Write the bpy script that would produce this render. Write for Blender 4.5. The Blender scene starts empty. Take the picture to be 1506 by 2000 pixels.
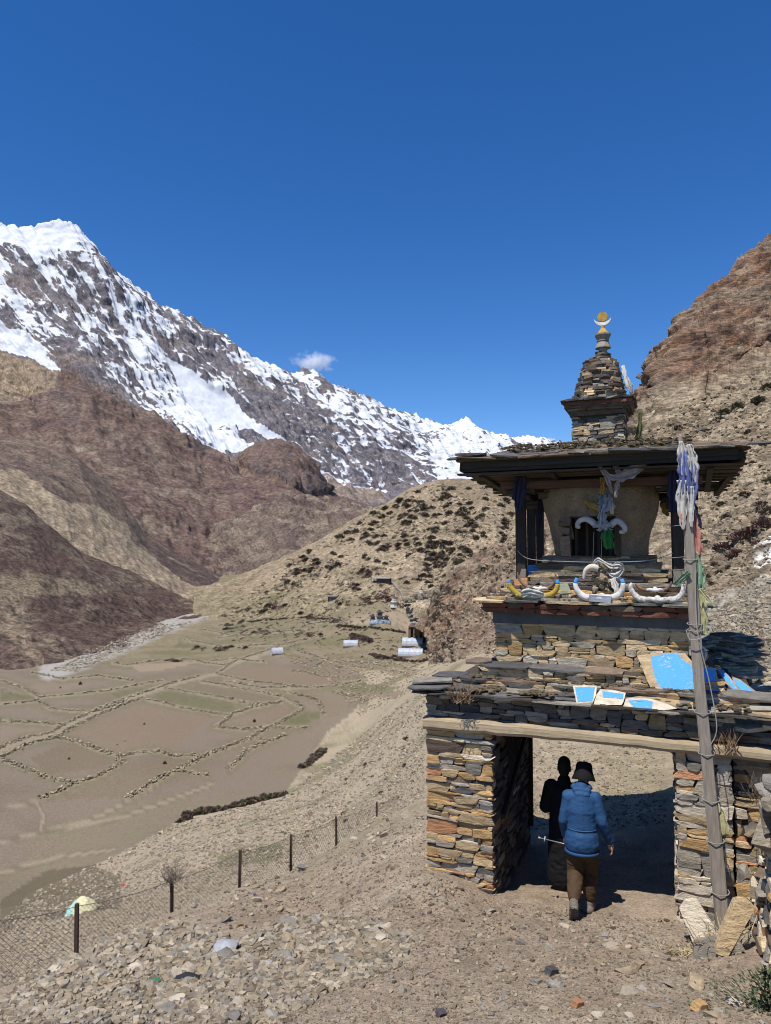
import bpy, math, random
import numpy as np
from mathutils import Matrix, Vector, Euler

random.seed(7)
RNG = np.random.default_rng(7)
SC = bpy.context.scene
COL = SC.collection
R = math.radians

# ------------------------------------------------------------------ camera, world, sun, exposure
F = 1420.0                                   # focal length in pixels of the 1506 x 2000 photograph
TH = math.atan(70 / F)                       # camera tilts up by about 2.8 degrees
cam_data = bpy.data.cameras.new('camera')
cam_data.sensor_fit = 'VERTICAL'
cam_data.sensor_height = 36.0
cam_data.lens = F / 2000 * 36.0
cam_data.clip_start = 0.1
cam_data.clip_end = 40000
cam = bpy.data.objects.new('camera', cam_data)
cam.location = (0, 0, 0)
cam.rotation_euler = (math.pi / 2 + TH, 0, 0)
COL.objects.link(cam)
SC.camera = cam

SUN_EL, SUN_AZ = R(66), math.atan2(-0.60, -0.80)
world = bpy.data.worlds.new('World')
SC.world = world
world.use_nodes = True
wn = world.node_tree.nodes
bg = wn['Background']
sky = wn.new('ShaderNodeTexSky')
sky.sky_type = 'NISHITA'
sky.sun_disc = False
sky.sun_elevation = SUN_EL
sky.sun_rotation = SUN_AZ
sky.altitude = 4200
sky.air_density = 1.25
sky.dust_density = 0.15
sky.ozone_density = 2.0
hs = wn.new('ShaderNodeHueSaturation')
hs.inputs['Saturation'].default_value = 1.33
hs.inputs['Hue'].default_value = 0.508
world.node_tree.links.new(sky.outputs[0], hs.inputs['Color'])
world.node_tree.links.new(hs.outputs[0], bg.inputs[0])
bg.inputs[1].default_value = 0.122

sun_data = bpy.data.lights.new('sun', 'SUN')
sun_data.energy = 5.0
sun_data.angle = R(0.53)
sun_data.color = (1.0, 0.955, 0.89)
sun = bpy.data.objects.new('sun', sun_data)
sd = Vector((math.sin(SUN_AZ) * math.cos(SUN_EL), math.cos(SUN_AZ) * math.cos(SUN_EL), math.sin(SUN_EL)))
sun.rotation_euler = sd.to_track_quat('Z', 'Y').to_euler()
sun.location = (0, 0, 60)
COL.objects.link(sun)

SC.view_settings.view_transform = 'Standard'
SC.view_settings.look = 'None'
SC.view_settings.exposure = 0.35
SC.view_settings.gamma = 1.0
SC.view_settings.use_curve_mapping = False
SC.cycles.max_bounces = 5
SC.cycles.diffuse_bounces = 3
SC.cycles.glossy_bounces = 2
SC.cycles.volume_bounces = 4
SC.cycles.transparent_max_bounces = 8
SC.cycles.use_denoising = True
SC.cycles.filter_width = 1.05

# ------------------------------------------------------------------ measuring helpers
CT, ST = math.cos(TH), math.sin(TH)
def pt(px, py, Y):
    """world point seen at a pixel of the photograph at forward distance Y"""
    dx = (px - 753) / F; dy = (1000 - py) / F
    ry = CT - dy * ST
    t = Y / ry
    return Vector((dx * t, Y, (ST + dy * CT) * t))
def project(P):
    """pixel of the photograph where world points (N,3) are seen"""
    P = np.asarray(P)
    zc = P[:, 1] * CT + P[:, 2] * ST
    yc = -P[:, 1] * ST + P[:, 2] * CT
    zc = np.where(zc < 0.05, 0.05, zc)
    return 753 + F * P[:, 0] / zc, 1000 - F * yc / zc

# ------------------------------------------------------------------ vectorised noise
def _hash(*a, seed=0):
    h = np.full(a[0].shape, (seed * 374761393 + 668265263) & 0xffffffff, dtype=np.uint64)
    for k, v in zip((73856093, 19349663, 83492791), a):
        h = (h ^ ((v.astype(np.int64) & 0xffffffff).astype(np.uint64) * k)) & 0xffffffff
        h = (h * 0x85ebca6b) & 0xffffffff
        h = h ^ (h >> np.uint64(13))
    h = (h * 0xc2b2ae35) & 0xffffffff
    return (h ^ (h >> np.uint64(16))) & 255
_G3 = np.random.default_rng(3).normal(size=(256, 3)); _G3 /= np.linalg.norm(_G3, axis=1)[:, None]
_ga = np.random.default_rng(4).uniform(0, 2 * np.pi, 256)
_G2 = np.stack([np.cos(_ga), np.sin(_ga)], 1)
def n2(x, y, seed=0):
    xi = np.floor(x); yi = np.floor(y); fx = x - xi; fy = y - yi
    u = fx * fx * fx * (fx * (fx * 6 - 15) + 10); v = fy * fy * fy * (fy * (fy * 6 - 15) + 10)
    def g(i, j):
        gr = _G2[_hash(xi + i, yi + j, seed=seed)]
        return gr[..., 0] * (fx - i) + gr[..., 1] * (fy - j)
    a = g(0, 0); b = g(1, 0); c = g(0, 1); d = g(1, 1)
    return 1.5 * ((a + (b - a) * u) * (1 - v) + (c + (d - c) * u) * v)
def n3(x, y, z, seed=0):
    xi = np.floor(x); yi = np.floor(y); zi = np.floor(z); fx = x - xi; fy = y - yi; fz = z - zi
    q = lambda f: f * f * f * (f * (f * 6 - 15) + 10)
    u, v, w = q(fx), q(fy), q(fz)
    def g(i, j, k):
        gr = _G3[_hash(xi + i, yi + j, zi + k, seed=seed)]
        return gr[..., 0] * (fx - i) + gr[..., 1] * (fy - j) + gr[..., 2] * (fz - k)
    l = lambda a, b, t: a + (b - a) * t
    return 1.5 * l(l(l(g(0,0,0), g(1,0,0), u), l(g(0,1,0), g(1,1,0), u), v), l(l(g(0,0,1), g(1,0,1), u), l(g(0,1,1), g(1,1,1), u), v), w)
def fbm2(x, y, o=5, seed=0, gain=.5, ridged=False):
    s = 0; a = 1; t = 0
    for k in range(o):
        n = n2(x * 2**k + 17.3 * k, y * 2**k - 9.1 * k, seed + k)
        if ridged: n = 1 - 2 * np.abs(n)
        s = s + a * n; t += a; a *= gain
    return s / t
def fbm3(x, y, z, o=5, seed=0, gain=.5, ridged=False):
    s = 0; a = 1; t = 0
    for k in range(o):
        n = n3(x * 2**k + 17.3 * k, y * 2**k - 9.1 * k, z * 2**k + 3.7 * k, seed + k)
        if ridged: n = 1 - 2 * np.abs(n)
        s = s + a * n; t += a; a *= gain
    return s / t
def sstep(a, b, x):
    t = np.clip((x - a) / (b - a), 0, 1); return t * t * (3 - 2 * t)
def in_poly(px, py, poly):
    r = np.zeros(px.shape, bool); n = len(poly)
    for i in range(n):
        x1, y1 = poly[i]; x2, y2 = poly[(i + 1) % n]
        if y1 == y2: continue
        c = ((y1 > py) != (y2 > py)) & (px < (x2 - x1) * (py - y1) / (y2 - y1) + x1)
        r ^= c
    return r
def seg_dist(px, py, line):
    d = np.full(px.shape, 1e9)
    for (x1, y1), (x2, y2) in zip(line[:-1], line[1:]):
        vx, vy = x2 - x1, y2 - y1; L = vx * vx + vy * vy + 1e-9
        t = np.clip(((px - x1) * vx + (py - y1) * vy) / L, 0, 1)
        d = np.minimum(d, np.hypot(px - x1 - t * vx, py - y1 - t * vy))
    return d
def mix(a, b, t):
    return a + (np.asarray(b) - a) * t[:, None]

# ------------------------------------------------------------------ meshes and objects
def mesh_np(name, V, Fq, mats=(), col=None, attrs=None, smooth=True, matidx=None):
    """fast mesh from arrays; Fq is (M,4) or (M,3)"""
    V = np.asarray(V, np.float32); Fq = np.asarray(Fq, np.int32)
    me = bpy.data.meshes.new(name)
    k = Fq.shape[1]
    me.vertices.add(len(V)); me.vertices.foreach_set('co', V.ravel())
    me.loops.add(Fq.size); me.loops.foreach_set('vertex_index', Fq.ravel())
    me.polygons.add(len(Fq)); me.polygons.foreach_set('loop_start', np.arange(0, Fq.size, k, dtype=np.int32))
    me.polygons.foreach_set('loop_total', np.full(len(Fq), k, np.int32))
    me.polygons.foreach_set('use_smooth', np.full(len(Fq), bool(smooth)))
    for m in mats: me.materials.append(m)
    if matidx is not None: me.polygons.foreach_set('material_index', np.asarray(matidx, np.int32))
    me.update(calc_edges=True)
    if col is not None:
        a = me.attributes.new('Col', 'FLOAT_COLOR', 'POINT')
        c = np.ones((len(V), 4), np.float32); c[:, :3] = col
        a.data.foreach_set('color', c.ravel())
    for n, v in (attrs or {}).items():
        a = me.attributes.new(n, 'FLOAT', 'POINT'); a.data.foreach_set('value', np.asarray(v, np.float32))
    return me
def grid_faces(n, m):
    """quads of an n (rows) x m (columns) vertex grid"""
    i = np.arange(n - 1)[:, None] * m + np.arange(m - 1)[None, :]
    i = i.ravel()
    return np.stack([i, i + m, i + m + 1, i + 1], 1)
def link(name, me, parent=None, loc=None, mat=None):
    o = bpy.data.objects.new(name, me); COL.objects.link(o)
    if parent is not None: o.parent = parent
    if loc is not None: o.location = loc
    if mat is not None and me is not None and not me.materials: me.materials.append(mat)
    return o
def tag(o, label=None, cat=None, group=None, kind=None):
    if label: o['label'] = label
    if cat: o['category'] = cat
    if group: o['group'] = group
    if kind: o['kind'] = kind
    return o
def empty(name, loc=(0, 0, 0), rz=0, parent=None):
    o = bpy.data.objects.new(name, None); COL.objects.link(o)
    o.location = loc; o.rotation_euler = (0, 0, rz); o.empty_display_size = .1
    if parent is not None: o.parent = parent
    return o

class MB:
    """collects simple shapes, builds ONE mesh object"""
    def __init__(s): s.v = []; s.f = []; s.mi = []; s.cur = 0
    def add(s, vs, fs):
        b = len(s.v); s.v += [tuple(v) for v in vs]
        for f in fs: s.f.append(tuple(i + b for i in f)); s.mi.append(s.cur)
    def box(s, x0, x1, y0, y1, z0, z1, jit=0.0):
        c = [(x, y, z) for z in (z0, z1) for y in (y0, y1) for x in (x0, x1)]
        if jit: c = [tuple(q + random.uniform(-jit, jit) for q in p) for p in c]
        s.add(c, [(0, 2, 3, 1), (4, 5, 7, 6), (0, 1, 5, 4), (2, 6, 7, 3), (0, 4, 6, 2), (1, 3, 7, 5)])
    def bar(s, p, q, w, h=None, up=(0, 0, 1), jit=0.0):
        """a squared bar from p to q"""
        h = h or w; p = Vector(p); q = Vector(q); d = (q - p).normalized()
        up = Vector(up)
        if abs(d.dot(up)) > .98: up = Vector((0, 1, 0))
        x = d.cross(up).normalized(); y = x.cross(d)
        c = []
        for b in (p, q):
            for sx, sy in ((-1, -1), (1, -1), (1, 1), (-1, 1)):
                c.append(b + x * (sx * w / 2 + random.uniform(-jit, jit)) + y * (sy * h / 2 + random.uniform(-jit, jit)))
        s.add(c, [(3, 2, 1, 0), (4, 5, 6, 7), (0, 1, 5, 4), (1, 2, 6, 5), (2, 3, 7, 6), (3, 0, 4, 7)])
    def tube(s, pts, rad, n=8, cap=True, flat=1.0):
        pts = [Vector(p) for p in pts]
        if not hasattr(rad, '__len__'): rad = [rad] * len(pts)
        b = len(s.v); up = None; rings = []
        for i, p in enumerate(pts):
            d = (pts[min(i + 1, len(pts) - 1)] - pts[max(i - 1, 0)]).normalized()
            if up is None: up = Vector((0, 0, 1)) if abs(d.z) < .9 else Vector((0, 1, 0))
            x = d.cross(up).normalized(); up = x.cross(d).normalized()
            rings.append([p + (x * math.cos(2 * math.pi * k / n) + up * math.sin(2 * math.pi * k / n) * flat) * rad[i] for k in range(n)])
        vs = [v for r in rings for v in r]; fs = []
        for i in range(len(pts) - 1):
            for k in range(n):
                a = i * n + k; c = i * n + (k + 1) % n
                fs.append((a, c, c + n, a + n))
        if cap:
            fs.append(tuple(range(n - 1, -1, -1))); fs.append(tuple((len(pts) - 1) * n + k for k in range(n)))
        s.add(vs, fs)
    def lathe(s, prof, c=(0, 0, 0), n=20, sq=None, rot=0.0):
        """profile [(r, z)] round the z axis; sq makes it a superellipse (4 = squarish)"""
        vs = []; fs = []
        for r, z in prof:
            for k in range(n):
                t = 2 * math.pi * k / n + rot; x, y = math.cos(t), math.sin(t)
                if sq:
                    q = (abs(x) ** sq + abs(y) ** sq) ** (-1 / sq); x *= q; y *= q
                vs.append((c[0] + r * x, c[1] + r * y, c[2] + z))
        m = len(prof)
        for i in range(m - 1):
            for k in range(n):
                a = i * n + k; d = i * n + (k + 1) % n
                fs.append((a, d, d + n, a + n))
        fs.append(tuple(range(n - 1, -1, -1))); fs.append(tuple((m - 1) * n + k for k in range(n)))
        s.add(vs, fs)
    def mesh(s, name, mats, smooth=False):
        me = bpy.data.meshes.new(name)
        me.from_pydata(s.v, [], s.f)
        for m in (mats if isinstance(mats, (list, tuple)) else [mats]): me.materials.append(m)
        me.polygons.foreach_set('material_index', s.mi)
        me.polygons.foreach_set('use_smooth', [smooth] * len(s.f))
        me.update(); return me
    def build(s, name, mats, parent=None, smooth=False):
        return link(name, s.mesh(name, mats, smooth), parent)

# ------------------------------------------------------------------ materials
def nt(name):
    m = bpy.data.materials.new(name); m.use_nodes = True
    n = m.node_tree.nodes; l = m.node_tree.links
    b = n['Principled BSDF']; b.inputs['Roughness'].default_value = .9
    b.inputs['Specular IOR Level'].default_value = .2
    return m, n, l, b
def noise_node(n, l, vec, scale, detail=6, rough=.6, dist=0):
    t = n.new('ShaderNodeTexNoise'); t.inputs['Scale'].default_value = scale
    t.inputs['Detail'].default_value = detail; t.inputs['Roughness'].default_value = rough
    t.inputs['Distortion'].default_value = dist
    l.new(vec, t.inputs['Vector']); return t.outputs['Fac']
def ramp(n, l, fac, stops):
    r = n.new('ShaderNodeValToRGB'); e = r.color_ramp.elements
    while len(e) < len(stops): e.new(.5)
    for k, (p, c) in enumerate(stops):
        e[k].position = p; e[k].color = (*c, 1)
    l.new(fac, r.inputs[0]); return r.outputs[0]
def mapping(n, l, vec, scale=(1, 1, 1), rot=(0, 0, 0)):
    t = n.new('ShaderNodeMapping'); t.inputs['Scale'].default_value = scale; t.inputs['Rotation'].default_value = rot
    l.new(vec, t.inputs['Vector']); return t.outputs[0]
def mixc(n, l, a, b, fac, mode='MIX'):
    t = n.new('ShaderNodeMix'); t.data_type = 'RGBA'; t.blend_type = mode
    for v, s in ((fac, 0), (a, 6), (b, 7)):
        if hasattr(v, 'links') or isinstance(v, bpy.types.NodeSocket): l.new(v, t.inputs[s])
        elif s == 0: t.inputs[0].default_value = v
        else: t.inputs[s].default_value = (*v, 1)
    return t.outputs[2]
def math_(n, l, op, a, b=0.0, clamp=False):
    t = n.new('ShaderNodeMath'); t.operation = op; t.use_clamp = clamp
    for k, v in enumerate((a, b)):
        if isinstance(v, bpy.types.NodeSocket): l.new(v, t.inputs[k])
        else: t.inputs[k].default_value = v
    return t.outputs[0]
def bump(n, l, b, h, strength=.5, dist=.02, prev=None):
    t = n.new('ShaderNodeBump'); t.inputs['Strength'].default_value = strength; t.inputs['Distance'].default_value = dist
    l.new(h, t.inputs['Height'])
    if prev is not None: l.new(prev, t.inputs['Normal'])
    l.new(t.outputs[0], b.inputs['Normal']); return t.outputs[0]
def pos(n): return n.new('ShaderNodeNewGeometry').outputs['Position']
def piece_random(n, l):
    a = n.new('ShaderNodeObjectInfo').outputs['Random']; g = n.new('ShaderNodeNewGeometry').outputs['Random Per Island']
    return math_(n, l, 'FRACT', math_(n, l, 'ADD', a, g))
def attr_col(n, name='Col'):
    a = n.new('ShaderNodeAttribute'); a.attribute_name = name; return a
def m_simple(name, c1, c2=None, scale=8, rough=.85, bumps=.3, bdist=.01, stretch=(1, 1, 1), vary=.25, spec=.2, metal=0):
    """mottled material: two colours mixed by noise, each piece slightly lighter or darker"""
    m, n, l, b = nt(name)
    c2 = c2 or tuple(x * .6 for x in c1)
    v = mapping(n, l, pos(n), stretch)
    f = noise_node(n, l, v, scale, 8, .65)
    c = ramp(n, l, f, [(.3, c2), (.68, c1)])
    f2 = noise_node(n, l, v, scale * 5, 4, .7)
    if vary:
        r = piece_random(n, l)
        h = n.new('ShaderNodeHueSaturation'); l.new(c, h.inputs['Color'])
        l.new(math_(n, l, 'MULTIPLY_ADD', r, vary * 2), h.inputs['Value']); h.inputs['Value'].links[0].from_node.inputs[2].default_value = 1 - vary
        c = h.outputs[0]
    l.new(c, b.inputs['Base Color'])
    b.inputs['Roughness'].default_value = rough; b.inputs['Specular IOR Level'].default_value = spec; b.inputs['Metallic'].default_value = metal
    if bumps:
        hh = math_(n, l, 'ADD', f, math_(n, l, 'MULTIPLY', f2, .4))
        bump(n, l, b, hh, bumps, bdist)
    return m
def wide(n, l, q, lo=.36, hi=.64):
    """spreads a noise value over 0..1"""
    t = n.new('ShaderNodeMapRange'); t.inputs['From Min'].default_value = lo; t.inputs['From Max'].default_value = hi
    l.new(q, t.inputs['Value']); return t.outputs[0]
def m_land(name, scale, bdist, contrast=.35, sc2=None, bst=.8, stretch=(1, 1, 1), rot=(0, 0, 0), sc3=None):
    """land: albedo from the mesh's Col attribute (rock, soil, scrub), broken up by noise at three sizes"""
    m, n, l, b = nt(name)
    p = mapping(n, l, pos(n), stretch, rot)
    c = attr_col(n).outputs['Color']
    f = noise_node(n, l, p, scale, 8, .7); g = noise_node(n, l, p, sc2 or scale * 6, 6, .75); h = noise_node(n, l, p, sc3 or (sc2 or scale * 6) * 3.3, 3, .8)
    kk = None
    for q, a in ((f, 1.3), (g, 2.1), (h, 1.5)):
        k = math_(n, l, 'MULTIPLY_ADD', wide(n, l, q, *((.40, .60) if q == g else (.36, .64))), contrast * a); k.node.inputs[2].default_value = 1 - contrast * a * .5
        kk = k if kk is None else math_(n, l, 'MULTIPLY', kk, k)
    kk = math_(n, l, 'MAXIMUM', kk, .12)
    mm = n.new('ShaderNodeVectorMath'); mm.operation = 'SCALE'; l.new(c, mm.inputs[0]); l.new(kk, mm.inputs['Scale'])
    l.new(mm.outputs[0], b.inputs['Base Color'])
    b.inputs['Roughness'].default_value = .95; b.inputs['Specular IOR Level'].default_value = .1
    bump(n, l, b, math_(n, l, 'ADD', f, math_(n, l, 'ADD', math_(n, l, 'MULTIPLY', g, .5), math_(n, l, 'MULTIPLY', h, .22))), bst, bdist)
    return m

# ------------------------------------------------------------------ frame of the gate
PHI = R(22)
GA = Vector((math.cos(PHI), -math.sin(PHI), 0)); GB = Vector((math.sin(PHI), math.cos(PHI), 0))
G0 = pt(963, 1755, 8.9)
def gw(a, b, z): return G0 + GA * a + GB * b + Vector((0, 0, z))     # gate coordinates to world

# ------------------------------------------------------------------ the ground: one height field from 3 m to 900 m
_cp = [  # (px, py, forward distance) read off the photograph
 (0,2000,6.2),(400,2000,5.5),(753,2000,5.05),(1100,2000,4.9),(1506,2000,4.7),
 (753,1853,6.8),(1100,1853,6.6),(1420,1845,7.2),(963,1755,8.9),(1142,1786,8.5),(1150,1700,9.7),(832,1692,9.21),(1335,1795,8.11),(1420,1800,7.9),
 (753,1725,9.3),(650,1755,10),(0,1945,8.5),(157,1868,10),(260,1815,11.2),(340,1785,12.5),(470,1735,14),(569,1705,15.5),
 (658,1660,17),(736,1605,19),(800,1570,21),(300,1900,8.2),(500,1850,8.6),(600,1800,9.8),(-200,2060,8),(-200,1930,13),
 (157,1898,12),(340,1830,14),(470,1763,15.5),(569,1722,17),(658,1679,19),(736,1638,22),
 (60,1850,20),(160,1775,25),(60,1790,35),(230,1730,38),(20,1765,65),(60,1745,88),(-200,1760,88),(-200,1850,30),
 (400,1660,40),(350,1600,112),(500,1600,62),(560,1540,127),(620,1565,62),(720,1480,92),(700,1440,161),
 (800,1480,46),(800,1400,85),(700,1390,180),(760,1345,180),(830,1330,150),(870,1300,172),
 (0,1400,181),(0,1550,124),(-200,1550,124),(-200,1400,181),(300,1400,181),(300,1500,139),(500,1385,190),(500,1330,225),(600,1300,240),(700,1300,236),
 (300,1320,238),(0,1330,229),(-200,1330,229),(800,1275,255),(850,1290,215),(690,1260,275),(545,1280,262),(400,1290,265),(420,1240,330),
 (560,1230,322),(650,1215,322),(742,1215,290),(800,1190,330),(870,1235,262),(0,1314,245),(110,1302,258),(250,1250,330),(400,1190,480),
 (480,1145,700),(430,1170,560),(560,1180,420),(650,1170,380),(742,1140,362),(560,1130,560),(700,1110,520),(850,1150,420),(1000,1180,350),
 (1150,1600,12.3),(1050,1500,15.4),(1290,1490,15.6),(1030,1445,17.6),(1160,1455,17.4),(1160,1425,22),
 (900,1290,125),(1100,1330,60),(1100,1280,110),(880,1330,100),(835,1560,14),(820,1500,25),(820,1440,46),
 (1400,1520,12.5),(1650,1560,11),(1650,1900,6),(1650,2050,4.7),(1400,1330,40),(1650,1330,30),(1300,1200,200),(1650,1200,120),
 (-200,1240,420),(100,1200,520),(1300,1120,600),(1700,1120,400),(-300,1140,800),(300,1120,900),(900,1100,900),(1650,1100,900)]
_pts = [pt(*c) for c in _cp] + [Vector(p) for p in ((0,2.6,-2.35),(3,2.6,-2.25),(-3,2.6,-2.8),(-8,4,-4.6),(7,3,-2.1))]
_az = np.array([math.atan2(p.x, p.y) for p in _pts]); _d = np.array([math.hypot(p.x, p.y) for p in _pts])
_e = np.array([p.z for p in _pts]) / _d
AZS = 1.6
def _phi(r2): return r2 * np.log(r2 + 1e-9) * .5
_X = np.stack([_az * AZS, np.log(_d) * .5], 1)
_n = len(_X)
_K = _phi(((_X[:, None] - _X[None]) ** 2).sum(-1)) + np.eye(_n) * 1e-3
_P = np.concatenate([np.ones((_n, 1)), _X], 1)
_A = np.block([[_K, _P], [_P.T, np.zeros((3, 3))]])
_w = np.linalg.solve(_A, np.concatenate([_e, np.zeros(3)]))
def ground_raw(x, y):
    """height of the smooth ground at world x, y (arrays)"""
    az = np.arctan2(x, y); d = np.hypot(x, y); q = np.stack([(az * AZS).ravel(), (np.log(d) * .5).ravel()], 1)
    out = np.empty(len(q))
    for s in range(0, len(q), 20000):
        k = _phi(((q[s:s + 20000, None] - _X[None]) ** 2).sum(-1))
        out[s:s + 20000] = k @ _w[:_n] + _w[_n] + q[s:s + 20000] @ _w[_n + 1:]
    return (out.reshape(x.shape)) * d
NA, ND = 620, 500
AZ0, AZ1 = R(-42), R(44)
LD0, LD1 = math.log(2.2), math.log(900)
_azg = np.linspace(AZ0, AZ1, NA); _ldg = np.linspace(LD0, LD1, ND)
_AZ, _LD = np.meshgrid(_azg, _ldg)
_D = np.exp(_LD); TX = np.sin(_AZ) * _D; TY = np.cos(_AZ) * _D
TZ = ground_raw(TX, TY)
_rough = .012 + .05 * sstep(10, 40, _D) + .5 * sstep(400, 900, _D)
_tpx, _tpy = project(np.stack([TX.ravel(), TY.ravel(), TZ.ravel()], 1))
_tpx = _tpx.reshape(TX.shape); _tpy = _tpy.reshape(TX.shape)
VALLEY = sstep(80, 105, _D)                                   # flat ploughed land needs less relief
TZ = TZ + fbm2(TX * 1.3, TY * 1.3, 5, 11) * .10 * sstep(3, 7, _D) * (1 - .6 * VALLEY) + fbm2(TX * .16, TY * .16, 4, 15) * .55 * sstep(12, 30, _D) * (1 - .75 * VALLEY) \
     + fbm2(TX * 5, TY * 5, 3, 21) * .02 * (1 - VALLEY)
def ground_z(x, y):
    """height of the built ground (bilinear on its grid)"""
    az = math.atan2(x, y); ld = math.log(math.hypot(x, y))
    i = (ld - LD0) / (LD1 - LD0) * (ND - 1); j = (az - AZ0) / (AZ1 - AZ0) * (NA - 1)
    i = min(max(i, 0), ND - 1.001); j = min(max(j, 0), NA - 1.001)
    a, b = int(i), int(j); u, v = i - a, j - b
    return (TZ[a, b] * (1 - u) + TZ[a + 1, b] * u) * (1 - v) + (TZ[a, b + 1] * (1 - u) + TZ[a + 1, b + 1] * u) * v
def hit(px, py, dmin=0.0):
    """where the sight line through a pixel of the photograph meets the ground"""
    q = pt(px, py, 1.0); az = math.atan2(q.x, q.y); s = q.z / math.hypot(q.x, q.y)
    j = min(max((az - AZ0) / (AZ1 - AZ0) * (NA - 1), 0), NA - 1.001); b = int(j); v = j - b
    prof = (TZ[:, b] * (1 - v) + TZ[:, b + 1] * v) / np.exp(_ldg)
    ok = np.nonzero((prof >= s) & (np.exp(_ldg) > dmin))[0]
    i = int(ok[0]) if len(ok) else ND - 1
    if i > 0 and prof[i] != prof[i - 1]:
        u = (s - prof[i - 1]) / (prof[i] - prof[i - 1]); ld = _ldg[i - 1] + min(max(u, 0), 1) * (_ldg[i] - _ldg[i - 1])
    else: ld = _ldg[i]
    d = math.exp(ld)
    return Vector((math.sin(az) * d, math.cos(az) * d, s * d))

# field walls and lanes, traced from the photograph, (x, y) in its pixels
def _z6(l): return [(x / 2.51, 1100 + y / 2.51) for x, y in l]
def _z7(l): return [(400 + x / 2.51, 900 + y / 2.51) for x, y in l]
LANE = _z6([(-60,945),(0,925),(120,872),(250,845),(330,795),(480,728),(620,672),(720,640),(830,600),(980,560),(1060,545),(1150,490),(1330,435)])
WALLS = [_z6(w) for w in (
 [(-60,935),(0,908),(120,858),(240,835),(325,785),(475,716),(610,664),(710,630),(820,592),(980,552)],
 [(0,950),(130,885),(260,856),(340,806),(490,736),(630,680),(690,660)],
 [(250,850),(360,870),(480,920),(590,945),(700,925),(760,925)],
 [(760,915),(850,945),(1010,945)],
 [(590,945),(600,980),(500,1040),(390,1075),(200,1155)],
 [(0,965),(130,1010),(280,1060),(390,1075)],
 [(0,770),(80,780),(180,785),(320,795)],
 [(185,670),(240,715),(350,725),(470,725),(610,675)],
 [(0,692),(90,685),(190,675)],
 [(190,660),(400,640),(520,625),(650,600),(800,575)],
 [(0,575),(90,600),(190,660)],
 [(160,535),(300,570),(480,550),(650,575)],
 [(820,610),(1000,645),(1250,690),(1380,680)],
 [(980,580),(1200,615),(1370,650),(1480,710)],
 [(1060,545),(1200,570),(1350,595),(1506,610)],
 [(720,670),(880,705),(1050,735),(1130,745),(1050,805)],
 [(1130,745),(1250,705),(1380,680)],
 [(1050,805),(1180,815),(1330,800),(1506,805)],
 [(1480,715),(1330,800),(1230,860),(1010,945),(880,1010),(620,1150)],
 [(880,1015),(1020,1040)],
 [(1230,860),(1300,870)],
 [(1130,1010),(1230,910),(1400,840)],
 [(550,490),(620,500),(780,475),(930,470),(1000,490),(1130,500)],
 [(1060,540),(1140,480),(1320,425),(1400,400),(1506,370)],
 [(1000,325),(1150,360),(1300,340),(1506,330)],
 [(900,375),(1100,410),(1300,400)])] + [_z7(w) for w in (
 [(100,1080),(300,1112),(560,1110),(770,1075)],
 [(540,1010),(600,970)],
 [(400,1130),(560,1170),(590,1240)],
 [(740,1150),(780,1190)],
 [(460,930),(620,985),(900,990)],
 [(190,790),(330,745),(500,740),(680,790)],
 [(200,905),(380,900),(470,880),(560,860)], [(60,870),(200,850),(330,835)], [(420,1030),(560,1050),(660,1060)], [(640,975),(760,985),(900,1010),(1010,1040)], [(330,690),(460,660),(560,640)], [(90,760),(230,720),(330,700)], [(480,800),(600,790),(700,800)], [(640,1130),(740,1150)], [(20,985),(150,970),(300,985)])]
GREEN = [_z6(w) for w in ([(540,640),(820,590),(700,650),(590,668)], [(740,655),(830,622),(1040,662),(1250,702),(1110,745),(900,712)], [(0,620),(90,610),(180,660),(0,690)],
 [(880,390),(1010,400),(1000,420),(850,415)], [(1330,800),(1506,730),(1506,800)], [(1080,340),(1200,280),(1300,250),(1180,330)])] + [_z7(w) for w in (
 [(590,1110),(780,1090),(960,1110),(900,1138),(680,1140)], [(350,1280),(420,1240),(560,1220),(560,1260),(440,1310)], [(400,760),(560,690),(620,700),(450,770)], [(300,930),(380,900),(480,900),(400,930)])]
ROAD = [(670,1222),(700,1210),(742,1198),(780,1205),(800,1225)]; ROAD2 = [(770,1196),(810,1170),(850,1155)]

# ground colours (albedo only)
_c = np.zeros((TX.size, 3)); fx, fy, fd = _tpx.ravel(), _tpy.ravel(), _D.ravel()
wx, wy = TX.ravel(), TY.ravel()
_n1 = fbm2(wx * .5, wy * .5, 5, 31); _n2 = fbm2(wx * .06, wy * .06, 5, 35); _n3 = fbm2(wx * 2.2, wy * 2.2, 4, 37)
_c[:] = (.262, .205, .150)                                                  # trodden gravel path
_c = mix(_c, (.31, .26, .195), sstep(.0, .5, _n1) * .7)
_c = mix(_c, (.205, .155, .108), sstep(.05, .5, -_n1 + _n3 * .4) * .6)
_scree = sstep(11, 18, fd) * sstep(-2.0, -4.5, wx - .02 * wy) 
_c = mix(_c, (.30, .25, .175), sstep(11, 18, fd) * .8)
_c = mix(_c, (.20, .17, .105), sstep(11, 18, fd) * sstep(.0, .35, _n2 + _n3 * .35) * .8)
_c = mix(_c, (.13, .125, .062), sstep(11, 18, fd) * sstep(.12, .4, _n2 - .2 * _n1) * .6)
_flat = ((fd > 84) & (wx < 20)).astype(float) * sstep(-36, -39, TZ.ravel() )
_soil = in_poly(fx, fy, [(-400,1310),(120,1302),(300,1300),(500,1280),(640,1290),(700,1310),(720,1345),(690,1390),(640,1430),(590,1500),(560,1545),(470,1568),(350,1602),(230,1670),(50,1748),(-400,1850)])
_soilf = _soil.astype(float)
_c = mix(_c, (.170, .136, .101), _soilf)
_c = mix(_c, (.148, .117, .085), _soilf * sstep(-.1, .5, _n2))
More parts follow.
